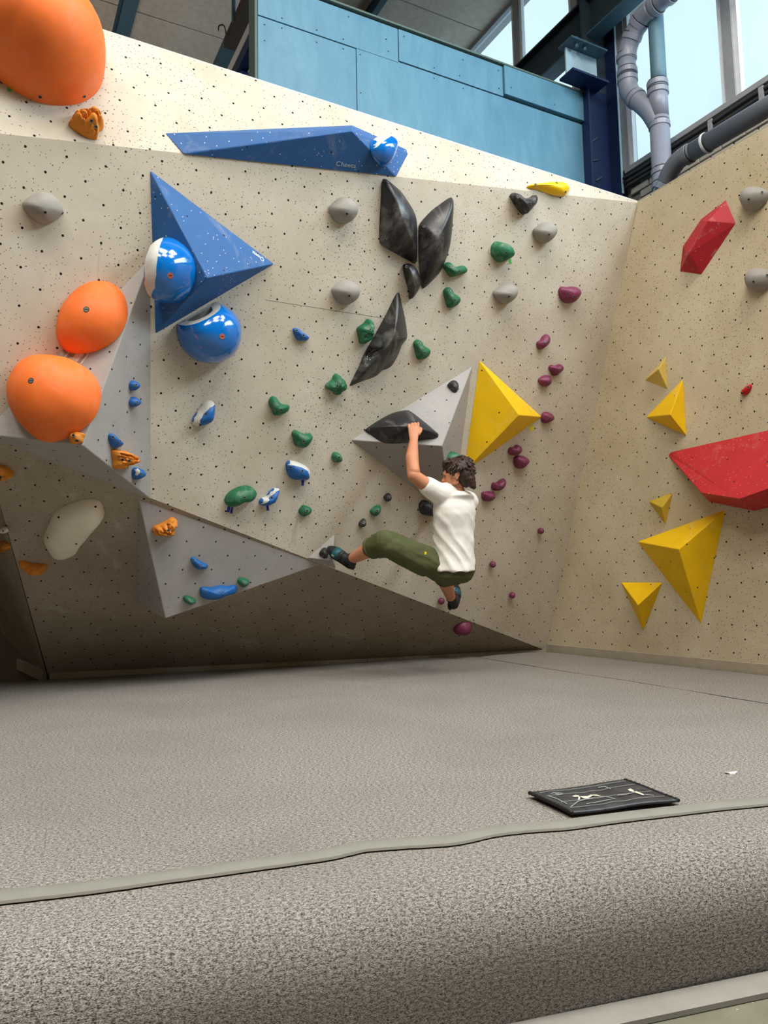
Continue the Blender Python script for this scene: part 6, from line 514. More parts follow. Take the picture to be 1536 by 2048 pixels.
# steel column with bracket and beam along the window wall
e = empty('steel_column', AB(5.12, 5.2, 3.0)); tag(e, 'navy blue steel column beside the window, teal in its upper part', 'column')
boxobj('web', (4.975, 5.16, 2.9), (5.255, 5.185, 5.36), 'navy', e); boxobj('web_upper', (4.975, 5.16, 5.362), (5.255, 5.185, 7.4), 'steeldark', e)
boxobj('flange', (5.256, 5.03, 2.9), (5.274, 5.30, 6.05), 'navy', e); boxobj('flange_edge', (5.254, 5.022, 4.3), (5.276, 5.029, 6.05), 'pale_steel', e); boxobj('flange', (4.955, 5.10, 2.9), (4.974, 5.30, 5.36), 'navy', e)
for i, (a0, z0, a1, z1) in enumerate(((5.0, 4.80, 5.10, 4.88), (5.0, 4.62, 5.10, 4.66), (5.06, 4.44, 5.14, 4.50))):
    bm = bmesh.new(); tube(bm, [AB(a0, 5.155, z0), AB(a1, 5.155, z1)], .008, 6); from_bm('weld_lug', bm, 'steelblue', e, True)
e = empty('beam_bracket', AB(4.9, 5.1, 5.3)); tag(e, 'blue bracket plate under the steel beam, left of the column', 'bracket')
boxobj('gusset_plate', (4.66, 4.97, 5.325), (5.10, 5.158, 5.345), 'navy', e); boxobj('side_plate', (4.70, 5.10, 5.347), (5.08, 5.115, 5.64), 'pale_steel', e); boxobj('top_plate', (4.66, 4.97, 5.642), (5.10, 5.158, 5.66), 'steelblue', e)
for a in (4.76, 4.86):
    bm = bmesh.new(); tube(bm, [AB(a, 5.02, 5.60), AB(a, 5.02, 5.70)], .018, 6); from_bm('bolt', bm, 'steelblue', e)
ibeam('steel_beam', 'heavy dark blue steel beam running along the window wall', 5.10, 5.90, 6.30, -2, 9.5, .16, ('steeldark', 'steelblue'))  # lower flange in a lighter colour that stands for light on its underside
# window wall
ww = empty('wall_window_side', AB(5.4, 2, -.3)); tag(ww, 'pale brick wall below the hall windows', kind='structure')
boxobj('backing', (5.33, -9, -.3), (5.5, 5.03, 4.476), 'mortar', ww); boxobj('pier', (5.30, 5.04, -.3), (5.5, 5.54, 7.42), 'darkwall', ww); boxobj('wall_below', (5.33, 5.54, -.3), (5.5, 14, 4.4), 'mortar', ww); boxobj('wall_above', (5.33, -9, 6.1), (5.5, 5.03, 7.42), 'hall_wall', ww)
brick = bpy.data.meshes.new('brick'); b2 = bmesh.new(); box(b2, (-.105, -.018, -.031), (.105, .018, .031)); bmesh.ops.bevel(b2, geom=b2.edges[:], offset=.004, segments=1, affect='EDGES'); b2.to_mesh(brick); b2.free(); brick.materials.append(MATS['brick_pale'])
bmx = Matrix((NB, NA, V((0, 0, 1)))).transposed().to_4x4()
z = 3.78; row = 0
while z < 4.43:
    b = 2.75 + (.11 if row % 2 else 0)
    while b < 4.95:
        o = bpy.data.objects.new('brick', brick); COL.objects.link(o); o.matrix_basis = Matrix.Translation(AB(5.318 + rnd.uniform(-.003, .003), b, z)) @ bmx; keep(o, ww); b += .222
    z += .073; row += 1
for z0 in (4.70, 4.80, 5.92):
    bm = bmesh.new(); box(bm, (5.268, 5.06, z0-.045), (5.299, 5.20, z0+.045), AB); from_bm('brick', bm, 'brick_red', ww)
def window(name, b_edges, z0, z1, a=5.31, fw=.045):
    e = empty(name, AB(a, b_edges[0], z0)); tag(e, kind='structure')
    lo, hi = b_edges[0], b_edges[-1]
    boxobj('sill', (a-.05, lo, z0-.05), (a+.04, hi, z0), 'frame_grey', e, bevel=.004); boxobj('head_rail', (a-.03, lo, z1), (a+.04, hi, z1+.05), 'frame_grey', e)
    for i, b in enumerate(b_edges):
        boxobj('mullion', (a-.03, b-fw, z0), (a+.04, b+fw, z1), 'frame_grey', e)
    for b0_, b1_ in zip(b_edges, b_edges[1:]):
        p0, p1 = b0_+fw, b1_-fw
        boxobj('sash', (a-.015, p1-.045, z0), (a+.03, p1, z1), 'frame_white', e); boxobj('sash', (a-.015, p0, z0), (a+.03, p0+.045, z1), 'frame_white', e); boxobj('sash', (a-.01, p0+.045, z0), (a+.02, p1-.045, z0+.025), 'frame_grey', e)
        boxobj('pane', (a+.010, p0+.04, z0+.02), (a+.014, p1-.04, z1), 'window_glass', e)
    return e
window('window_1', [-8.9+.0, -7.6, -6.3, -5.0, -3.7, -2.4, -1.1, .2, 1.5, 2.75, 3.842, 4.99], 4.525, 6.06)
window('window_2', [5.585, 6.535, 8.2, 9.9, 11.6], 4.5, 7.36)
# cables under the sill
for i, (dz, aa, lb) in enumerate(((0, 5.255, 'uppermost'), (-.045, 5.262, 'middle'), (-.085, 5.27, 'lowest'))):
    bm = bmesh.new(); tube(bm, [AB(aa, b, 4.425+dz+.004*sin(b*9+i)) for b in [x*.12 for x in range(0, 42)]] + [AB(aa, 5.0, 4.43+dz)], .017, 8)
    tag(from_bm('cable_conduit', bm, 'rubber', None, True), lb + ' dark cable conduit running along the window sill', 'cable', 'conduits under the window sill')
for b, z0, s in ((4.62, 4.36, 'near the downpipe'), (4.02, 4.36, 'in the middle'), (3.55, 4.36, 'nearest the picture edge')):
    o = boxobj('conduit_clip', (5.235, b-.02, z0-.05), (5.25, b+.02, z0+.09), 'frame_grey'); tag(o, 'small grey conduit clip under the window, ' + s, 'clip', 'conduit clips')
# pipes in front of the window
PA = 5.07
dp = empty('drain_pipe', AB(PA, 4.385, 3.2)); tag(dp, 'grey plastic downpipe with a Y branch in front of the window', 'pipe')
def pipe(name, pts, r, mat, parent): bm = bmesh.new(); tube(bm, smooth_path(pts, 5) if len(pts) > 2 else pts, r, 24); return from_bm(name, bm, mat, parent, True)
def ring_bm(p, d, r):
    b_ = bmesh.new(); tube(b_, [p-d*.005, p+d*.005], r, 24); return b_
def collar(p, d, r, h=.05, parent=dp, mat='pipe', name='collar'):
    p, d = V(p), V(d).normalized(); bm = bmesh.new(); tube(bm, [p-d*h/2, p-d*h*.42, p+d*h*.42, p+d*h/2], [r*1.0, r*1.09, r*1.09, r*1.0], 24)
    from_bm('gasket', ring_bm(p+d*h*.56, d, r*1.03), 'rubber', parent, True); return from_bm(name, bm, mat, parent, False)
r0 = .083
pipe('stack', [AB(PA, 4.395, 3.1), AB(PA, 4.388, 4.62)], r0, 'pipe', dp)
pipe('upper_stack', [AB(PA, 4.387, 4.621), AB(PA, 4.385, 4.93)], r0*.97, 'pipe', dp)
pipe('vent_riser', [AB(PA+.02, 4.385, 4.931), AB(PA+.02, 4.382, 6.05), AB(PA+.02, 4.382, 7.3)], .066, 'pipe_teal', dp)
pipe('branch', [AB(PA-.01, 4.40, 4.58), AB(PA-.03, 4.47, 4.74), AB(PA-.05, 4.60, 4.93)], r0*.97, 'pipe', dp)
pipe('bend', [AB(PA-.05, 4.60, 4.93), AB(PA-.055, 4.655, 5.03), AB(PA-.06, 4.665, 5.16)], r0, 'pipe', dp)
pipe('branch_riser', [AB(PA-.06, 4.665, 5.16), AB(PA-.06, 4.66, 5.32)], r0*.96, 'pipe', dp)
pipe('bend', [AB(PA-.06, 4.66, 5.32), AB(PA-.06, 4.635, 5.42), AB(PA-.06, 4.575, 5.50)], r0, 'pipe', dp)
pipe('bend', [AB(PA-.06, 4.575, 5.50), AB(PA-.06, 4.47, 5.575), AB(PA-.06, 4.35, 5.59)], r0, 'pipe', dp)
pipe('branch_run', [AB(PA-.06, 4.35, 5.59), AB(PA-.06, 4.1, 5.59), AB(PA-.06, 3.0, 5.58)], r0*.96, 'pipe', dp)
for p, d in ((AB(PA, 4.39, 4.56), (0, 0, 1)), (AB(PA, 4.386, 4.86), (0, 0, 1)), (AB(PA, 4.386, 4.93), (0, 0, 1)), (AB(PA-.05, 4.585, 4.91), AB(-.02, .13, .19)), (AB(PA-.058, 4.664, 5.13), (0, 0, 1)), (AB(PA-.06, 4.66, 5.20), (0, 0, 1)), (AB(PA-.06, 4.66, 5.34), (0, 0, 1)), (AB(PA-.06, 4.585, 5.49), AB(0, -.06, .08)), (AB(PA-.06, 4.50, 5.56), AB(0, -.1, .05)), (AB(PA-.06, 4.30, 5.59), AB(0, -1, 0)), (AB(PA-.06, 4.16, 5.59), AB(0, -1, 0)), (AB(PA, 4.391, 4.14), (0, 0, 1)), (AB(PA, 4.392, 4.02), (0, 0, 1))):
    collar(p, d, r0)
hp = dp
pipe('side_elbow', [AB(PA-.03, 4.37, 3.92), AB(PA-.06, 4.27, 4.04), AB(PA-.08, 4.14, 4.10), AB(PA-.08, 4.0, 4.10)], .074, 'pipe_dark', hp)
pipe('side_run', [AB(PA-.08, 4.0, 4.10), AB(PA-.08, 2.0, 4.06)], .074, 'pipe_dark', hp)
collar(AB(PA-.08, 4.05, 4.10), AB(0, -1, 0), .074, .05, hp, 'pipe_dark'); collar(AB(PA-.045, 4.33, 3.97), AB(0, -.1, .12), .074, .05, hp, 'pipe'); collar(AB(PA-.08, 3.87, 4.098), AB(0, -1, 0), .076, .022, hp, 'frame_white', 'clamp')
# ------------------------------------------------------------------ landing mats
D1 = V((1.985, .600, 0)).normalized(); DF = V((D1.y, -D1.x, 0))          # along the front edge, towards the viewer
S0 = V((.13, 2.09, 0))                                                     # a point on the strap line
def und(x, y): return .006*noise.noise((x*.9, y*.9, 3.3)) + .003*noise.noise((x*3.1, y*3.1, 7.7))
def seg_d(p, poly):
    best = 9
    for a, b in zip(poly, poly[1:]):
        a, b = V((a[0], a[1], 0)), V((b[0], b[1], 0)); t = max(0, min(1, (p-a).dot(b-a)/(b-a).length_squared)); best = min(best, (p-a-(b-a)*t).length)
    return best
prof = [(.20, 0), (.245, -.004), (.285, -.015), (.32, -.036), (.345, -.066), (.360, -.10), (.366, -.14), (.364, -.19), (.357, -.245), (.346, -.298)]
us = [-4.6 + i*.06 for i in range(141)]
ds = [-6.2, -5.6, -5.2, -4.8, -4.4, -4.0, -3.6, -3.2, -2.8] + [-2.5 + i*.06 for i in range(45)]
def mat_mesh():
    bm = bmesh.new(); l2 = bm.loops.layers.uv.new('metres'); rows = []; vv = 0; seq = [(d, None) for d in ds] + prof; pv = None
    for d, z in seq:
        cur = (d, z or 0)
        if pv is not None: vv += math.hypot(cur[0]-pv[0], cur[1]-pv[1])
        pv = cur; row = []
        for u in us:
            p = S0 + D1*u + DF*d; w_ = .012*noise.noise((u*.8, 1.5, 9)) if z is not None else 0
            zz = (z if z is not None else 0) + (und(p.x, p.y) if z is None else und(p.x, p.y)*max(0, 1+z*6)) 
            if z is None:
                sd = seg_d(V((p.x, p.y, 0)), SEAM_LEFT); zz -= .006*max(0, 1-sd/.05)*(1 if d < -.12 else 0)
            q = V((p.x, p.y, zz)) + (DF*w_ if z is not None else V())
            row.append((bm.verts.new(q), (u, vv)))
        rows.append(row)
    for r1, r2 in zip(rows, rows[1:]):
        for i in range(len(us)-1):
            cs = (r1[i], r2[i], r2[i+1], r1[i+1]); f = bm.faces.new([c[0] for c in cs])
            for l, c in zip(f.loops, cs): l[l2].uv = c[1]
    return bm
bm = mat_mesh()
bdir = (ub1-ub0).normalized(); bno = V((-bdir.y, bdir.x, 0))
if bno.y < 0: bno = -bno
bmesh.ops.bisect_plane(bm, geom=bm.verts[:]+bm.edges[:]+bm.faces[:], plane_co=ub1 - bno*.058, plane_no=bno, clear_outer=True)
sA, sB = V(SEAM_RIGHT[1]+(0,)), V(SEAM_RIGHT[-1]+(0,)); sdir = (sB-sA).normalized(); sno = V((-sdir.y, sdir.x, 0))
if sno.x < 0: sno = -sno
bmesh.ops.bisect_plane(bm, geom=bm.verts[:]+bm.edges[:]+bm.faces[:], plane_co=sA - sno*.02, plane_no=sno, clear_outer=True)
for v in bm.verts:      # wavy cut edge beside the strip mat
    t = (v.co - sA).dot(sno)
    if abs(t + .02) < 1e-3 and v.co.z > -.02: v.co += sno*(.02*noise.noise((v.co.x*1.7, v.co.y*1.7, 2)))
lm = from_bm('landing_mat', bm, 'carpet', None, True); tag(lm, 'large light grey carpeted landing mat with a thick rounded front edge', 'mat', 'landing mats')
bm = bmesh.new(); l2 = bm.loops.layers.uv.new('metres'); N1 = 60
rn = V((fR_.n.x, fR_.n.y, 0)); rows = []
for i in range(N1+1):
    p = fR_.W(.1 + 5.2*i/N1, -.005); p.z = 0
    wall_p = p + rn*(.022 + .012*noise.noise((i*.21, 4, 1)) + .01)
    tt = (p - sA).dot(sdir); seam_p = sA + sdir*tt + sno*(.008 + .02*noise.noise(((sA+sdir*tt).x*1.7, (sA+sdir*tt).y*1.7, 2)))
    rows.append([bm.verts.new(V((q.x, q.y, (.004 if 0 < j < 4 else -.004) + und(q.x, q.y)*.6))) for j, q in enumerate([wall_p.lerp(seam_p, k/4) for k in range(5)])])
for r1, r2 in zip(rows, rows[1:]):
    for j in range(4): bm.faces.new((r1[j], r2[j], r2[j+1], r1[j+1]))
for f in bm.faces:
    for l in f.loops: l[l2].uv = (l.vert.co.x, l.vert.co.y)
bmesh.ops.bisect_plane(bm, geom=bm.verts[:]+bm.edges[:]+bm.faces[:], plane_co=ub1 - bno*.058, plane_no=bno, clear_outer=True)
tag(from_bm('landing_mat', bm, 'carpet', None, True), 'narrow carpeted mat strip along the foot of the right wall', 'mat', 'landing mats')
# webbing strip sewn over the mat joint
bm = bmesh.new(); sp_ = [V((x, y, 0)) for x, y in STRAP]; pth = smooth_path([sp_[0] - D1*2.6, sp_[0] - D1*1.2] + sp_ + [sp_[-1] + D1*.9, sp_[-1] + D1*1.8], 8); prev = None
for i, p in enumerate(pth):
    t = (pth[min(i+1, len(pth)-1)] - pth[max(i-1, 0)]).normalized(); s = V((-t.y, t.x, 0)); ww_ = .036*(1+.06*noise.noise((i*.5, 0, 0)))
    cr = [V((q.x, q.y, und(q.x, q.y) + h + .003)) for q, h in ((p-s*ww_, .001), (p-s*ww_*.86, .006), (p, .0075+.002*sin(i*.7)), (p+s*ww_*.86, .006), (p+s*ww_, .001))]
    cr = [bm.verts.new(q) for q in cr]
    if prev:
        for j in range(4): bm.faces.new((prev[j], cr[j], cr[j+1], prev[j+1])).material_index = 1 if j in (0, 3) else 0
    prev = cr
o = from_bm('seam_strip', bm, ('strap', 'strap_edge'), None, True); keep(o, lm); o['label'] = 'grey webbing strip along the mat seam'
# rubber edging on the floor along the mat
bm = bmesh.new(); box(bm, (-4.6, .352, -.30), (3.8, .43, -.288), lambda x, y, z: S0 + D1*x + DF*y + V((0, 0, z))); o = from_bm('trim_3', bm, 'rubber_trim'); tag(o, kind='structure')
# black shoe-wiping mat with stick figures
SM = [V((x, y, .012)) for x, y in SHOEMAT]; c0 = sum(SM, V())/4
e = empty('doormat', V((c0.x, c0.y, 0))); tag(e, 'worn black shoe-wiping mat with pale stick figures lying by the strap', 'mat')
def smz(x, y): return .017 + .010*max(0, noise.noise((x*5, y*5, 2.2))) 
def bil(s, t): a = SM[0].lerp(SM[1], s); b = SM[3].lerp(SM[2], s); q = a.lerp(b, t); return V((q.x, q.y, smz(q.x, q.y)))
bm = bmesh.new(); n1, n2 = 30, 18
top = [[bm.verts.new(bil(i/n1, j/n2)) for j in range(n2+1)] for i in range(n1+1)]; bot = [[bm.verts.new(v.co - V((0, 0, .007))) for v in r] for r in top]
for i in range(n1):
    for j in range(n2): bm.faces.new((top[i][j], top[i+1][j], top[i+1][j+1], top[i][j+1])); bm.faces.new((bot[i][j], bot[i][j+1], bot[i+1][j+1], bot[i+1][j]))
for i in range(n1): bm.faces.new((top[i][0], bot[i][0], bot[i+1][0], top[i+1][0])); bm.faces.new((top[i][n2], top[i+1][n2], bot[i+1][n2], bot[i][n2]))
for j in range(n2): bm.faces.new((top[0][j], top[0][j+1], bot[0][j+1], bot[0][j])); bm.faces.new((top[n1][j], bot[n1][j], bot[n1][j+1], top[n1][j+1]))
from_bm('sheet', bm, 'shoemat', e, True)
for ends in (0, 1):
    bm = bmesh.new(); tube(bm, [bil(ends, j/24) + V((0, 0, -.003+.002*(j % 2))) for j in range(25)], .0058, 8); from_bm('stitched_edge', bm, 'matrim', e, True)
for k, poly in enumerate(MATPRINT):
    bm = bmesh.new(); vs = [bm.verts.new(V((x, y, smz(x, y) + .0025))) for x, y in poly]
    try: f = bm.faces.new(vs)
    except ValueError: bm.free(); continue
    bmesh.ops.triangulate(bm, faces=[f]); from_bm('pictogram' if k < 5 else 'print_line', bm, 'matprint' if k < 5 else 'matline', e)
for t in (.12, .30, .62, .86):
    bm = bmesh.new(); pts = [bil(i/40, min(.97, max(.03, t + .03*noise.noise((i*.2, t*9, 0))))) + V((0, 0, .0022)) for i in range(2, 39)]; tube(bm, pts, .0014, 4); from_bm('print_line', bm, 'matline', e)
x, y = SCRAP[0]
bm = bmesh.new(); vs = [bm.verts.new(V((x+.022*cos(a)*(1+.3*sin(3*a)), y+.012*sin(a), und(x, y)+.006+.003*cos(a*2)))) for a in [i*pi/5 for i in range(10)]]; f = bm.faces.new(vs); r = bmesh.ops.extrude_face_region(bm, geom=[f]); bmesh.ops.translate(bm, verts=[v for v in r['geom'] if isinstance(v, bmesh.types.BMVert)], vec=(0, 0, -.004))
tag(from_bm('paper_scrap', bm, 'paper'), 'tiny white scrap of paper lying on the mat at the right', 'paper')
# ------------------------------------------------------------------ climbing volumes
VF = {}
for d in VOLUMES:
    f = FR[d['frame']]; vs = [V(v) for v in d['verts']]; cen = sum(vs, V())/len(vs)
    root = f.W(cen.x, cen.y, 0)
    bm = bmesh.new(); bv = [bm.verts.new(f.W(*v) + f.n*.0015) for v in vs]
    for q in d['faces']: bm.faces.new([bv[i] for i in q])
    bmesh.ops.recalc_face_normals(bm, faces=bm.faces)
    c3 = f.W(cen.x, cen.y, -.05)
    for fc in bm.faces:
        if fc.normal.dot(fc.calc_center_median() - c3) < 0: fc.normal_flip()
    be = [e_ for e_ in bm.edges if len(e_.link_faces) == 2]
    bmesh.ops.bevel(bm, geom=be, offset=.006, segments=2, affect='EDGES', profile=.5)
    l1 = bm.loops.layers.uv.new('grid'); l2 = bm.loops.layers.uv.new('metres'); sp = .1414 if d['mat'] == 'grey' else 3.0 if d['mat'] == 'redgem' else .25
    for k, fc in enumerate(bm.faces):
        n = fc.normal; ex = V((0, 0, 1)).cross(n); ex = ex.normalized() if ex.length > .05 else f.ex; ey = n.cross(ex); o3 = fc.calc_center_median()
        big = fc.calc_area() > .004
        ra = .7854 if d['mat'] == 'grey' else .3*k
        for l in fc.loops:
            a, b = (l.vert.co-o3).dot(ex), (l.vert.co-o3).dot(ey); l[l2].uv = (a + k*3.7, b + k*1.3)
            l[l1].uv = ((a*cos(ra)+b*sin(ra))/sp + .3, (b*cos(ra)-a*sin(ra))/sp + .25) if big else (.5, .5)
    for v in bm.verts:
        la, lb, lc = f.L(v.co)
        if lc < .0012: v.co = f.W(la, lb, .0012)
    me = bpy.data.meshes.new(d['name']); bm.to_mesh(me); bm.free()
    o = link(d['name'], me, None, (d['mat'],)); tag(o, d['label'], 'climbing volume', d['group']); VF[d['label']] = o
def vfind(s): return next(o for l, o in VF.items() if s in l)
for (frk, (p, q, r)), own, mt in zip(LETTERING, ('long blue wedge', 'blue triangular'), ('lettering_pale', 'lettering_white')):
    f = FR[frk]; cu = bpy.data.curves.new('lettering', 'FONT'); cu.body = 'Cheeta'; cu.extrude = .0008; cu.offset = .012; cu.size = 1
    to = bpy.data.objects.new('lettering_tmp', cu); COL.objects.link(to); dg = bpy.context.evaluated_depsgraph_get(); me = bpy.data.meshes.new_from_object(to.evaluated_get(dg)); bpy.data.objects.remove(to)
    xs = [v.co.x for v in me.vertices]; ys = [v.co.y for v in me.vertices]; x0, x1, y1 = min(xs), max(xs), max(ys)
    pw, qw, rw = f.W(*p, .0012), f.W(*q, .0012), f.W(*r, .0012); ex = (qw-pw); ln = ex.length; ex.normalize(); ey = f.n.cross(ex); hh = abs((rw-pw).dot(ey)); sx = ln/(x1-x0); sy = min(max(hh/y1, sx*.8), sx*1.5)
    for v in me.vertices: v.co = pw + ex*((v.co.x-x0)*sx) + ey*(v.co.y*sy) + f.n*(v.co.z*1.0 + .0015)
    me.materials.clear(); o = link('lettering', me, None, (mt,)); keep(o, vfind(own)); o['label'] = 'lettering Cheeta'
for mt, poly in PAINTMARK:
    f = FR['At']; bm = bmesh.new(); fc = bm.faces.new([bm.verts.new(f.W(a, b, .0016 if mt == 'greypaint' else .0026)) for a, b in poly]); bmesh.ops.triangulate(bm, faces=[fc]); o = from_bm('painted_mark', bm, mt); keep(o, vfind('large grey pyramid'))
f = fM; bm = bmesh.new(); fc = bm.faces.new([bm.verts.new(f.W(a, b, .002)) for a, b in YTAPE]); keep(from_bm('tape_tab', bm, 'tapeyellow'), vfind('tall yellow'))
# ------------------------------------------------------------------ holds
RS = [1.0, .992, .965, .92, .85, .75, .62, .48, .33, .17]
RSF = [1.0, .992, .97, .94, .91, .88, .85, .81, .77, .73, .69, .65, .60, .55, .50, .45, .40, .34, .28, .22, .15, .08]
def prof_h(r, h, pq): return h*max(0.0, 1-r**pq[0])**pq[1]
def ratio(out, c, x, y):
    dx, dy = x-c[0], y-c[1]
    if math.hypot(dx, dy) < 1e-7: return 0
    best = 1e9; n = len(out)
    for i in range(n):
        ax, ay = out[i][0]-c[0], out[i][1]-c[1]; bx, by = out[(i+1) % n][0]-c[0], out[(i+1) % n][1]-c[1]; ex, ey = bx-ax, by-ay
        den = dx*ey-dy*ex
        if abs(den) < 1e-12: continue
        t = (ax*ey-ay*ex)/den; s = (ax*dy-ay*dx)/den
        if t > 0 and -1e-6 <= s <= 1+1e-6: best = min(best, t)
    return min(1.0, 1/best)
def make_bolt(kind):
    bm = bmesh.new()
    ri, ro = (.0062, .0095) if kind == 'bolt' else (.012, .020) if kind in ('boltslot', 'boltred') else (.0, .006)
    n = 14
    def ring(r, z): return [bm.verts.new((r*cos(2*pi*k/n), r*sin(2*pi*k/n), z)) for k in range(n)]
    def strip(a, b, mi):
        for k in range(n): bm.faces.new((a[k], a[(k+1) % n], b[(k+1) % n], b[k])).material_index = mi
    if kind == 'hole':
        a = ring(.007, .0012); bm.faces.new(a).material_index = 1
    elif kind == 'bolt':
        a, b, c = ring(ro, -.004), ring(ro*.95, .002), ring(ri, .002); d = ring(ri*.98, .0005); strip(a, b, 0); strip(b, c, 0); strip(c, d, 1); bm.faces.new(d).material_index = 1
    else:
        a, b, c = ring(ro*.82, -.004), ring(ro*.8, .0022), ring(ri*1.05, .0022); strip(a, b, 0 if kind == 'boltslot' else 2); strip(b, c, 1 if kind == 'boltslot' else 2); bm.faces.new(c).material_index = 0 if kind == 'boltslot' else 2
        s = [bm.verts.new((x, y, .0032)) for x, y in ((-.009, -.002), (.009, -.002), (.009, .002), (-.009, .002))]; bm.faces.new(s).material_index = 1
    me = bpy.data.meshes.new('bolt'); bm.to_mesh(me); bm.free()
    for m in ('steel', 'boltdark', 'boltred'): me.materials.append(MATS[m])
    return me
BOLT = {k: make_bolt(k) for k in ('bolt', 'boltslot', 'boltred', 'hole')}
def build_hold(d, idx):
    f = FR[d['frame']]; out, c, h, pq = d['out'], d['c'], d['h'], d['pq']; n = len(out); bump = d.get('bump', 0); marks = d.get('marks', ())
    O = f.W(c[0], c[1], 0); bm = bmesh.new()
    def P3(a, b, z, r):
        if bump:
            q = (a*17, b*17, idx*3.1); e1 = noise.noise(q); k_ = 24 if bump >= .015 else 30
            e2 = abs(noise.noise((a*k_, b*k_*1.5, idx*1.7))); e3 = abs(noise.noise((a*k_*1.3+9, b*k_, idx*2.7)))
            z += bump*(1-r**4)*(e1*.7 + .45 - 1.6*max(0, .32-e2)*3 - 1.1*max(0, .2-e3)*3)
        for poly, mt in marks:
            if mt == 'pocket' and inside(poly, a, b): z -= .05
        return f.W(a, b, max(0, z) + (.003 if d['frame'] not in 'MTURL' else .0012)) - O
    rings = []
    if not d.get('knob'):
     for r in (RSF if bump >= .015 or any(m == 'lip' for _, m in marks) else RS): rings.append([bm.verts.new(P3(c[0]+(x-c[0])*r, c[1]+(y-c[1])*r, prof_h(r, h, pq), r)) for x, y in out])
    if d.get('knob'):
        R_ = d['knob']; rings = [[bm.verts.new(f.W(c[0]+R_*sin(t)*cos(2*pi*k/n), c[1]+R_*sin(t)*sin(2*pi*k/n), R_*.75 - R_*cos(t) + .0012 if j else .0012) - O) for k in range(n)] for j, t in enumerate([.72, .95, 1.2, 1.5, 1.8, 2.1, 2.4, 2.7, 2.95])]
    tip = bm.verts.new(P3(c[0], c[1], h, 0) if not d.get('knob') else f.W(c[0], c[1], d['knob']*1.75 + .0012) - O)
    for a, b in zip(rings, rings[1:]):
        for k in range(n): bm.faces.new((a[k], a[(k+1) % n], b[(k+1) % n], b[k]))
    for k in range(n): bm.faces.new((rings[-1][k], rings[-1][(k+1) % n], tip))
    mats = [d['mat']]
    if any(m == 'lip' for _, m in marks): bmesh.ops.subdivide_edges(bm, edges=bm.edges[:], cuts=2, use_grid_fill=True, smooth=0)
    if marks:
        mats += [m for _, m in marks]
        for fc in bm.faces:
            q = fc.calc_center_median() + O; a, b, _ = f.L(q)
            for i, (poly, _) in enumerate(marks):
                if inside(poly, a, b): fc.material_index = i+1
    if 'cut' in d:
        bmesh.ops.edgeloop_fill(bm, edges=[e_ for e_ in bm.edges if e_.is_boundary])
        (pa, pb), (na_, nb_) = d['cut']; co = f.W(pa, pb, 0) - O; tl_ = d.get('ctilt', .4); no = (f.ex*na_ + f.ey*nb_)*cos(tl_) - f.n*sin(tl_)
        r = bmesh.ops.bisect_plane(bm, geom=bm.verts[:]+bm.edges[:]+bm.faces[:], plane_co=co, plane_no=no, clear_inner=True)
        ed = [x for x in r['geom_cut'] if isinstance(x, bmesh.types.BMEdge)]
        fl = bmesh.ops.edgeloop_fill(bm, edges=ed)['faces']
        for x in fl: x.material_index = 1; x.smooth = False
        ins = bmesh.ops.inset_region(bm, faces=fl, thickness=.052, depth=0)
        for x in ins['faces']: x.material_index = 1
        inner = fl; fc = inner[0]; cc = fc.calc_center_median()
        ex = bmesh.ops.extrude_discrete_faces(bm, faces=[fc])['faces'][0]; ex.material_index = 2
        for v in ex.verts: v.co = cc + (v.co-cc)*.72 + no*.16
        for e_ in ex.edges:
            for g in e_.link_faces:
                if g is not ex: g.material_index = 2
        mats = [d['mat'], 'lip', 'lipinner']
    me = bpy.data.meshes.new(d['name'])
    bmesh.ops.recalc_face_normals(bm, faces=bm.faces); bm.to_mesh(me); bm.free()
    for p in me.polygons: p.use_smooth = True
    if 'cut' in d:
        for p in me.polygons:
            if p.material_index == 1: p.use_smooth = False
    o = link(d['name'], me, None, mats); o.location = O; tag(o, d['label'], d['cat'], d['group'])
    for a, b in d.get('bolts', ()):
        r = ratio(out, c, a, b); z = prof_h(r, h, pq); e_ = .004
        ha = prof_h(ratio(out, c, a+e_, b), h, pq)-prof_h(ratio(out, c, a-e_, b), h, pq); hb = prof_h(ratio(out, c, a, b+e_), h, pq)-prof_h(ratio(out, c, a, b-e_), h, pq)
        nn = (f.n - f.ex*(ha/(2*e_)) - f.ey*(hb/(2*e_))).normalized(); nn = (nn + f.n*.15).normalized()
        if bump: z += bump*.35
        for poly, mt in marks:
            if mt == 'pocket' and inside(poly, a, b): z -= .05
        ex = nn.orthogonal().normalized() if abs(nn.dot(f.ey)) > .98 else f.ey.cross(nn).normalized(); ey = nn.cross(ex)
        bo = bpy.data.objects.new('bolt', BOLT[d.get('bm', 'bolt')]); COL.objects.link(bo)
        bo.matrix_basis = Matrix.Translation(f.W(a, b, z) + nn*.001) @ Matrix((ex, ey, nn)).transposed().to_4x4(); keep(bo, o)
    for poly, mt in d.get('tapes', ()):
        bm = bmesh.new(); fc = bm.faces.new([bm.verts.new(f.W(a, b, .0025)) for a, b in poly]); r = bmesh.ops.extrude_face_region(bm, geom=[fc]); bmesh.ops.translate(bm, verts=[v for v in r['geom'] if isinstance(v, bmesh.types.BMVert)], vec=-f.n*.0018)
        keep(from_bm('tape_tab', bm, mt), o)
    return o
HB = [build_hold(d, i) for i, d in enumerate(HOLDS)]
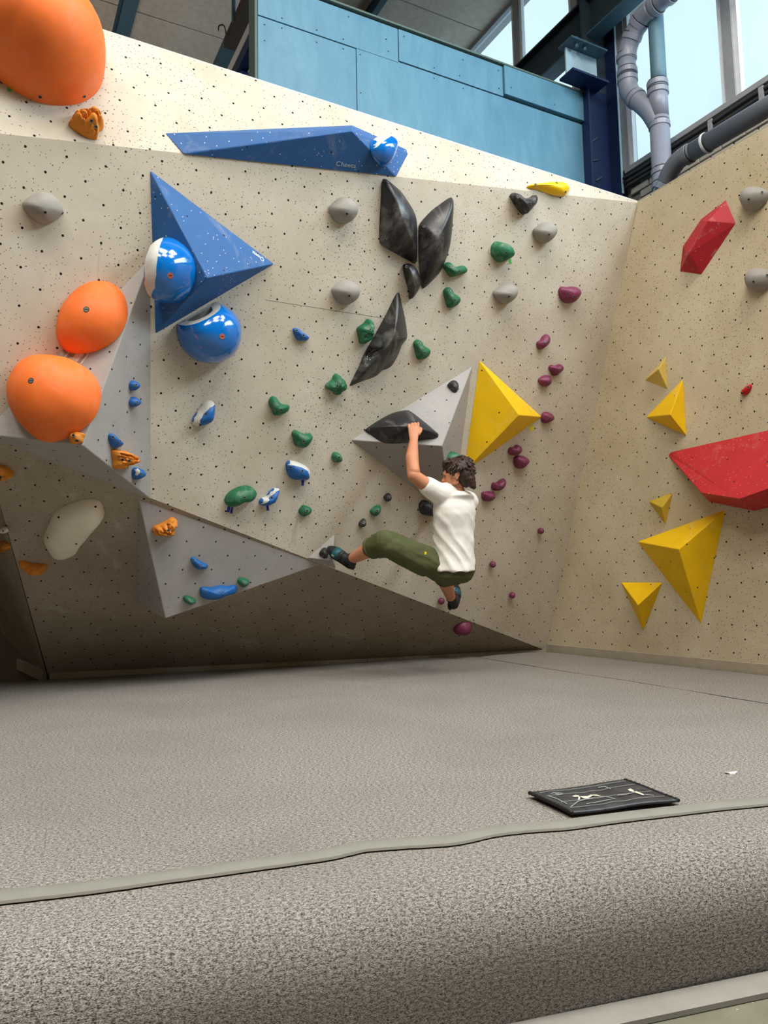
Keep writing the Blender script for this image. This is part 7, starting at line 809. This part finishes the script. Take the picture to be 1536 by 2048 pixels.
# screws inside the pocket of the long black hold
# ------------------------------------------------------------------ the climber
J = {k: V(v) for k, v in JOINTS.items()}
def unit_sphere(nu=14, nv=9):
    vs = [(0, 0, 1)] + [(sin(pi*j/nv)*cos(2*pi*i/nu), sin(pi*j/nv)*sin(2*pi*i/nu), cos(pi*j/nv)) for j in range(1, nv) for i in range(nu)] + [(0, 0, -1)]
    fs = [(0, 1+i, 1+(i+1) % nu) for i in range(nu)]
    for j in range(nv-2): fs += [(1+j*nu+i, 1+(j+1)*nu+i, 1+(j+1)*nu+(i+1) % nu, 1+j*nu+(i+1) % nu) for i in range(nu)]
    k = 1+(nv-2)*nu; fs += [(len(vs)-1, k+(i+1) % nu, k+i) for i in range(nu)]
    return [V(v) for v in vs], fs
USV, USF = unit_sphere()
def ball(bm, p, r, ax=None):
    r = r if isinstance(r, tuple) else (r, r, r); p = V(p); a3 = ax.to_3x3() if ax is not None else None
    vs = []
    for v in USV:
        q = V((v.x*r[0], v.y*r[1], v.z*r[2])); vs.append(bm.verts.new(p + (a3 @ q if a3 is not None else q)))
    for f_ in USF: bm.faces.new([vs[i] for i in f_])
def caps(bm, p, q, r1, r2):
    p, q = V(p), V(q); n = 16; d = (q-p).normalized(); u = d.orthogonal().normalized(); w_ = d.cross(u)
    a = [bm.verts.new(p+(u*cos(2*pi*k/n)+w_*sin(2*pi*k/n))*r1) for k in range(n)]; b = [bm.verts.new(q+(u*cos(2*pi*k/n)+w_*sin(2*pi*k/n))*r2) for k in range(n)]
    for k in range(n): bm.faces.new((a[k], a[(k+1) % n], b[(k+1) % n], b[k]))
    bm.faces.new(a[::-1]); bm.faces.new(b); ball(bm, p, r1*.985); ball(bm, q, r2*.985)
def chain(bm, pts, rs):
    for (p, r1), (q, r2) in zip(zip(pts, rs), list(zip(pts, rs))[1:]): caps(bm, p, q, r1, r2)
def loft(bm, secs, n=28):
    """secs: (centre, side vector, front vector)"""
    rings = [[bm.verts.new(c + u*cos(2*pi*k/n) + w_*sin(2*pi*k/n)) for k in range(n)] for c, u, w_ in secs]
    for a, b in zip(rings, rings[1:]):
        for k in range(n): bm.faces.new((a[k], a[(k+1) % n], b[(k+1) % n], b[k]))
    bm.faces.new(rings[0][::-1]); bm.faces.new(rings[-1])
def fuse(name, bm, vox, it, mat, parent, disp=None):
    bmesh.ops.recalc_face_normals(bm, faces=bm.faces)
    me = bpy.data.meshes.new(name); bm.to_mesh(me); bm.free(); t = bpy.data.objects.new(name+'_tmp', me); COL.objects.link(t)
    rm = t.modifiers.new('r', 'REMESH'); rm.mode = 'VOXEL'; rm.voxel_size = vox
    if it: s_ = t.modifiers.new('s', 'SMOOTH'); s_.factor = .5; s_.iterations = it
    dg = bpy.context.evaluated_depsgraph_get(); nm = bpy.data.meshes.new_from_object(t.evaluated_get(dg)); bpy.data.objects.remove(t)
    if disp:
        nrm = [v.normal.copy() for v in nm.vertices]
        for v, nn in zip(nm.vertices, nrm): v.co += nn*disp(v.co, nn)
    for p in nm.polygons: p.use_smooth = True
    nm.materials.clear(); o = link(name, nm, None, mat if isinstance(mat, (list, tuple)) else (mat,)); keep(o, parent); return o
pr = empty('person', V((J['pelvis'].x, J['pelvis'].y, 0))); tag(pr, 'climber in white T-shirt and olive trousers hanging by one hand from the black wedge hold', 'person')
lat = (J['shR']-J['shL']); lat.z = 0; lat.normalize(); frt = V((-lat.y, lat.x, 0))      # frt points to the wall, the way the chest faces
UP = V((0, 0, 1))
# body: one continuous skin surface
bm = bmesh.new()
chain(bm, [J['shL'], J['upL'], J['elbowL']], [.058, .050, .043]); chain(bm, [J['elbowL'], J['foreL'], J['wristL']], [.043, .046, .029])
chain(bm, [J['elbowL'] + V((.006, .0, .03)), J['foreL'] + V((-.005, -.005, .0))], [.04, .042])
# left hand: palm from wrist to knuckles, fingers over the ridge of the hold
wr, kn, tp = J['wristL'] + V((0, -.012, 0)), J['knuck'] + V((0, -.034, -.004)), J['handtip']
hs = V((.98, .12, .15)).normalized()
loft(bm, [(wr - (kn-wr)*.15, hs*.030, V((0, 1, .3)).normalized()*.022), (wr.lerp(kn, .35), hs*.036, V((0, 1, .3)).normalized()*.019), (wr.lerp(kn, .8), hs*.041, V((0, 1, .3)).normalized()*.018), (kn, hs*.041, V((0, 1, .4)).normalized()*.016)], 18)
for i, ln in enumerate((.82, 1.0, 1.05, .92)):
    off = hs*(-.034 + i*.0225); k0 = kn + off + V((0, 0, .002*ln)); k1 = k0 + V((0, .020, .020))*ln; k2 = k1 + V((.002, .030, .002))*ln; k3 = k2 + V((0, .022, -.012))*ln
    chain(bm, [k0 - V((0, .004, .012)), k0, k1, k2, k3], [.0098, .0098, .0090, .0084, .0076])
th = wr.lerp(kn, .35) + hs*.036
chain(bm, [th, th + V((.014, .012, .022)), th + V((.018, .030, .042)), th + V((.012, .048, .052))], [.013, .0125, .0110, .0095])
# right arm, in front of the chest
chain(bm, [J['shR'], J['elbowR'], J['wristR']], [.056, .043, .029])
loft(bm, [(J['wristR'], V((.02, .02, .026)), V((.012, -.012, 0))), (J['wristR'].lerp(J['handR'], .6), V((.02, .02, .034)), V((.014, -.014, 0)))], 14)
dR = (J['handR']-J['wristR']).normalized()
for i, ln in enumerate((.9, 1, 1, .8)):
    k0 = J['wristR'].lerp(J['handR'], .6) + V((0, 0, .030-.020*i)); k1 = k0 + dR*.03*ln; k2 = k1 + (dR*.7 + V((-.3, .5, 0)))*.022*ln; chain(bm, [k0, k1, k2], [.010, .0095, .0085])
chain(bm, [J['wristR'] + V((0, -.01, .02)), J['wristR'] + dR*.04 + V((.01, -.02, .035)), J['wristR'] + dR*.07 + V((.0, -.015, .045))], [.012, .0115, .010])
# trunk
loft(bm, [(J['pelvis'] - UP*.07, lat*.13, frt*.10), (J['pelvis'], lat*.15, frt*.105), (J['waist'], lat*.13, frt*.09), (J['chest'] - UP*.02, lat*.15, frt*.10), (J['chest'] + UP*.08, lat*.155, frt*.10), (J['neck'] - UP*.06, lat*.10, frt*.065), (J['neck'] - UP*.0, lat*.05, frt*.045)])
chain(bm, [J['neck'] - UP*.03, J['neckup'], J['head'] - UP*.03 + V((.01, 0, 0))], [.052, .052, .054])
# head, looking to the left along the wall
HF = V((-.93, .30, -.12)).normalized(); HS = HF.cross(UP).normalized(); HU = HS.cross(HF).normalized(); HC = J['head']
H3 = Matrix((HF, HS, HU)).transposed().to_4x4()
def hp_(f_, s_, u_): return HC + HF*f_ + HS*s_ + HU*u_
ball(bm, hp_(-.010, 0, .022), (.098, .076, .092), H3); ball(bm, hp_(.022, 0, -.028), (.066, .062, .078), H3)
ball(bm, hp_(.055, 0, -.078), (.030, .030, .022), H3)                       # chin
chain(bm, [hp_(.0, .052, -.062), hp_(.058, .018, -.082)], [.018, .017]); chain(bm, [hp_(.0, -.052, -.062), hp_(.058, -.018, -.082)], [.018, .017])
chain(bm, [hp_(.082, 0, .012), hp_(.096, 0, -.010), hp_(.106, 0, -.026)], [.008, .010, .013]); ball(bm, hp_(.094, .011, -.028), .009); ball(bm, hp_(.094, -.011, -.028), .009)   # nose
chain(bm, [hp_(.082, -.03, .022), hp_(.090, 0, .024), hp_(.082, .03, .022)], [.010, .010, .010])                                            # brow
chain(bm, [hp_(.082, -.018, -.050), hp_(.090, 0, -.048), hp_(.082, .018, -.050)], [.006, .0075, .006]); chain(bm, [hp_(.080, -.015, -.059), hp_(.087, 0, -.060), hp_(.080, .015, -.059)], [.006, .0075, .006])
for s in (1, -1):
    ec = hp_(-.008, s*.074, -.012); chain(bm, [ec + HU*.026 - HF*.004, ec + HU*.022 - HF*.020, ec - HF*.018 - HU*.004, ec - HU*.026 - HF*.002], [.008, .0085, .0075, .008]); ball(bm, ec - HF*.006, (.016, .006, .024), H3)
# legs
chain(bm, [J['hipL'], J['kneeL'], J['shinL'].lerp(J['kneeL'], .3), J['ankleL']], [.085, .058, .056, .036]); chain(bm, [J['hipR'], J['kneeR'], J['kneeR'].lerp(J['ankleR'], .35), J['ankleR']], [.085, .058, .055, .036])
chain(bm, [J['ankleL'], J['heelL'].lerp(J['ballL'], .2), J['heelL'].lerp(J['ballL'], .7)], [.034, .024, .018]); chain(bm, [J['ankleR'], J['heelR'].lerp(J['ballR'], .25), J['heelR'].lerp(J['ballR'], .7)], [.034, .024, .018])
body = fuse('body', bm, .0036, 3, 'skin', pr)
# eyes
for s in (1, -1):
    bm = bmesh.new(); ball(bm, hp_(.070, s*.029, .006), .0105); keep(from_bm('eye', bm, 'eyewhite', None, True), pr)
    bm = bmesh.new(); ball(bm, hp_(.0785, s*.030, .006), .0045); keep(from_bm('iris', bm, 'boltdark', None, True), pr)
bm = bmesh.new(); ball(bm, hp_(-.008, -.080, -.042), .006); keep(from_bm('earring', bm, 'steel', None, True), pr)
bm = bmesh.new(); ball(bm, hp_(-.008, .080, -.042), .006); keep(from_bm('earring', bm, 'steel', None, True), pr)
# stubble along the jaw
bm = bmesh.new(); chain(bm, [hp_(-.004, -.0535, -.064), hp_(.040, -.036, -.078), hp_(.062, 0, -.088), hp_(.040, .036, -.078), hp_(-.004, .0535, -.064)], [.0150, .0172, .020, .0172, .0150]); fuse('beard', bm, .005, 2, 'stubble', pr)
# hair: cap plus tousled locks
bm = bmesh.new()
ball(bm, hp_(-.022, 0, .036), (.106, .088, .092), H3); ball(bm, hp_(-.058, 0, -.012), (.066, .080, .088), H3); ball(bm, hp_(.040, 0, .075), (.055, .066, .036), H3)
chain(bm, [hp_(-.085, .03, -.05), hp_(-.095, .025, -.095)], [.034, .018]); chain(bm, [hp_(-.085, -.03, -.05), hp_(-.095, -.025, -.10)], [.034, .018]); chain(bm, [hp_(-.09, 0, -.05), hp_(-.105, 0, -.105)], [.036, .018])
rh = random.Random(11)
for i in range(150):
    th_ = rh.uniform(0, 2*pi); ph = rh.uniform(-.35, 1.45); d = V((cos(th_)*cos(ph), sin(th_)*cos(ph), sin(ph)))
    if d.x > .45 and d.z < .45: continue
    if d.x > .15 and d.z < -.05: continue
    base = hp_(-.022 + d.x*.100, d.y*.082, .030 + d.z*.088); flow = (HU*(-.9 if d.z < .5 else -.15) + HF*(.55 if d.x > 0 else -.45) + HS*d.y*.5 + V((rh.uniform(-.6, .6), rh.uniform(-.6, .6), rh.uniform(-.3, .3)))).normalized(); ou = (HF*d.x + HS*d.y + HU*d.z)
    L_ = rh.uniform(.028, .048)*(.62 if d.x < -.2 else 1.0); chain(bm, [base, base + flow*L_*.5 + ou*.010, base + flow*L_ + ou*.006], [.009, .0072, .0045])
hair = fuse('hair', bm, .0042, 4, 'hair', pr, lambda p, n: .0025*noise.noise(p*60))
# T-shirt
bm = bmesh.new()
hemL, hemR = J['pelvis'] + UP*.012, J['pelvis']
tilt = lat*.0
secs = [(J['pelvis'] - UP*.022 + lat*.004, lat*.168 + UP*.004, frt*.160 + UP*.015), (J['pelvis'] + UP*.03 + lat*.008, lat*.166, frt*.152), (J['waist'] + lat*.006, lat*.160, frt*.132), (J['waist'].lerp(J['chest'], .5) + lat*.004, lat*.162, frt*.118), (J['chest'], lat*.168, frt*.122), (J['chest'] + UP*.055, lat*.170, frt*.122), (J['chest'] + UP*.105, lat*.158, frt*.11), (J['neck'] - UP*.018, lat*.125, frt*.092), (J['neck'] + UP*.010, lat*.074, frt*.070)]
loft(bm, secs)
chain(bm, [J['shL'] + lat*.09 + UP*.005, J['shL'] + lat*.02, J['shL'].lerp(J['upL'], .35), J['shL'].lerp(J['upL'], .72)], [.085, .076, .070, .068]); chain(bm, [J['shR'] - lat*.09 + UP*.005, J['shR'] - lat*.01], [.085, .078]); chain(bm, [J['shL'] + lat*.05 - UP*.03, J['shL'].lerp(J['upL'], .62) - UP*.022], [.07, .054]); chain(bm, [J['shR'] - lat*.03, J['shR'], J['shR'].lerp(J['elbowR'], .5)], [.076, .072, .062])
def fold(p, n):
    ph = (p.x*.78 + p.z*.62)*2*pi/.070 + 4.6*noise.noise(p*5); w_ = max(0, min(1, (J['chest'].z + .05 - p.z)/.12)); s = math.sin(ph)
    return .0062*w_*(s if s > 0 else s*.35)*(0.45+.9*abs(noise.noise(p*4.5))) + .0035*noise.noise(p*17) + .0055*noise.noise((p.x*7, p.y*7, p.z*4))
fuse('t_shirt', bm, .0062, 14, 'shirt', pr, fold)
# trousers
bm = bmesh.new()
loft(bm, [(J['pelvis'] - UP*.100, lat*.10, frt*.09), (J['pelvis'] - UP*.075, lat*.142, frt*.118), (J['pelvis'] - UP*.02, lat*.158, frt*.125), (J['pelvis'] + UP*.05, lat*.150, frt*.118)])
kl = J['kneeL']; tl = (J['shinL']-kl)
chain(bm, [J['hipL'] - UP*.01, J['hipL'].lerp(kl, .35), J['hipL'].lerp(kl, .7), kl, kl + tl*.55], [.106, .100, .093, .084, .075])
chain(bm, [J['hipL'].lerp(kl, .35) - UP*.035, kl - UP*.035 + V((.04, 0, 0)), kl + tl*.5 - UP*.012], [.085, .080, .068])
chain(bm, [J['hipR'], J['hipR'].lerp(J['kneeR'], .5), J['kneeR']], [.112, .096, .078])
def crease(p, n): return .007*noise.noise((p.x*7, p.y*7, p.z*16)) + .002*noise.noise(p*30) + .004*math.sin((p.x*.5+p.z)*90 + 3*noise.noise(p*5))*max(0, noise.noise(p*4+V((5, 2, 1))))
fuse('trousers', bm, .0065, 3, 'olive', pr, crease)
# rolled cuff and little yellow label
cf = kl + tl*.55
bm = bmesh.new(); d = tl.normalized(); u = d.orthogonal().normalized(); w_ = d.cross(u)
tube(bm, [cf + d*.012 + (u*cos(2*pi*k/24) + w_*sin(2*pi*k/24))*.069 for k in range(25)], .011, 8); keep(from_bm('cuff', bm, 'olive', None, True), pr)
# shoes
def shoe(heel, ball_, toe, ank, up, name='climbing_shoe'):
    ax = (toe-heel).normalized(); sd = ax.cross(up).normalized(); up = sd.cross(ax).normalized(); bm = bmesh.new(); L_ = (toe-heel).length
    hb = heel - ax*.022
    loft(bm, [(hb - ax*.010 + up*.012, sd*.014, up*.016), (hb + up*.014, sd*.030, up*.036), (hb + ax*.04 + up*.018, sd*.034, up*.044), (hb + ax*L_*.45 + up*.012, sd*.038, up*.040), (hb + ax*L_*.72 + up*.004, sd*.043, up*.034), (hb + ax*L_*.92, sd*.040, up*.026), (hb + ax*(L_+.012) - up*.003, sd*.024, up*.016), (hb + ax*(L_+.026) - up*.006, sd*.010, up*.008)], 20)
    chain(bm, [heel + up*.02, ank + (ank-heel).normalized()*.006], [.036, .041])
    o = fuse(name, bm, .006, 2, 'shoe', pr)
    bm = bmesh.new(); sole = hb - up*.030
    loft(bm, [(sole - ax*.006, sd*.016, up*.006), (sole + ax*.03, sd*.031, up*.007), (sole + ax*L_*.5, sd*.034, up*.007), (sole + ax*L_*.78 + up*.002, sd*.043, up*.008), (sole + ax*(L_+.01) + up*.012, sd*.026, up*.008)], 18); s = from_bm('sole', bm, 'rubber', None, True); keep(s, o)
    bm = bmesh.new(); q = hb + ax*L_*.70 + up*.006
    loft(bm, [(q - ax*.030, sd*.0435, up*.0385), (q, sd*.0452, up*.0365), (q + ax*.026, sd*.0440, up*.0315)], 20); keep(from_bm('toe_patch', bm, 'shoe_teal', None, True), o)
    for t in (.34, .52):
        bm = bmesh.new(); q = hb + ax*L_*t + up*.012
        loft(bm, [(q - ax*.011, sd*.039, up*.043), (q + ax*.011, sd*.0405, up*.0425)], 20); keep(from_bm('strap', bm, 'rubber', None, True), o)
    bm = bmesh.new(); q = ank + (ank-heel).normalized()*.02 - ax*.03; tube(bm, [q + (ax*cos(a) + up*sin(a))*.014 for a in [i*2*pi/10 for i in range(11)]], .004, 6); keep(from_bm('pull_loop', bm, 'rubber', None, True), o)
    for i in range(4):
        bm = bmesh.new(); ball(bm, hb + ax*(L_*.70 + .012*(i % 2)) - sd*(.043) + up*(.006 + .013*(i//2)), .0042); keep(from_bm('logo_dot', bm, 'shoe_logo', None, True), o)
    return o
shoe(J['heelL'], J['ballL'], J['toeL'], J['ankleL'], V((-.2, -.75, .75)))
shoe(J['heelR'], J['ballR'], J['toeR'], J['ankleR'], V((.55, -.75, .1)))
bm = bmesh.new(); t = J['tagp']; box(bm, (t.x-.007, t.y-.002, t.z-.009), (t.x+.007, t.y+.002, t.z+.009)); keep(from_bm('label_tag', bm, 'tapeyellow'), pr)
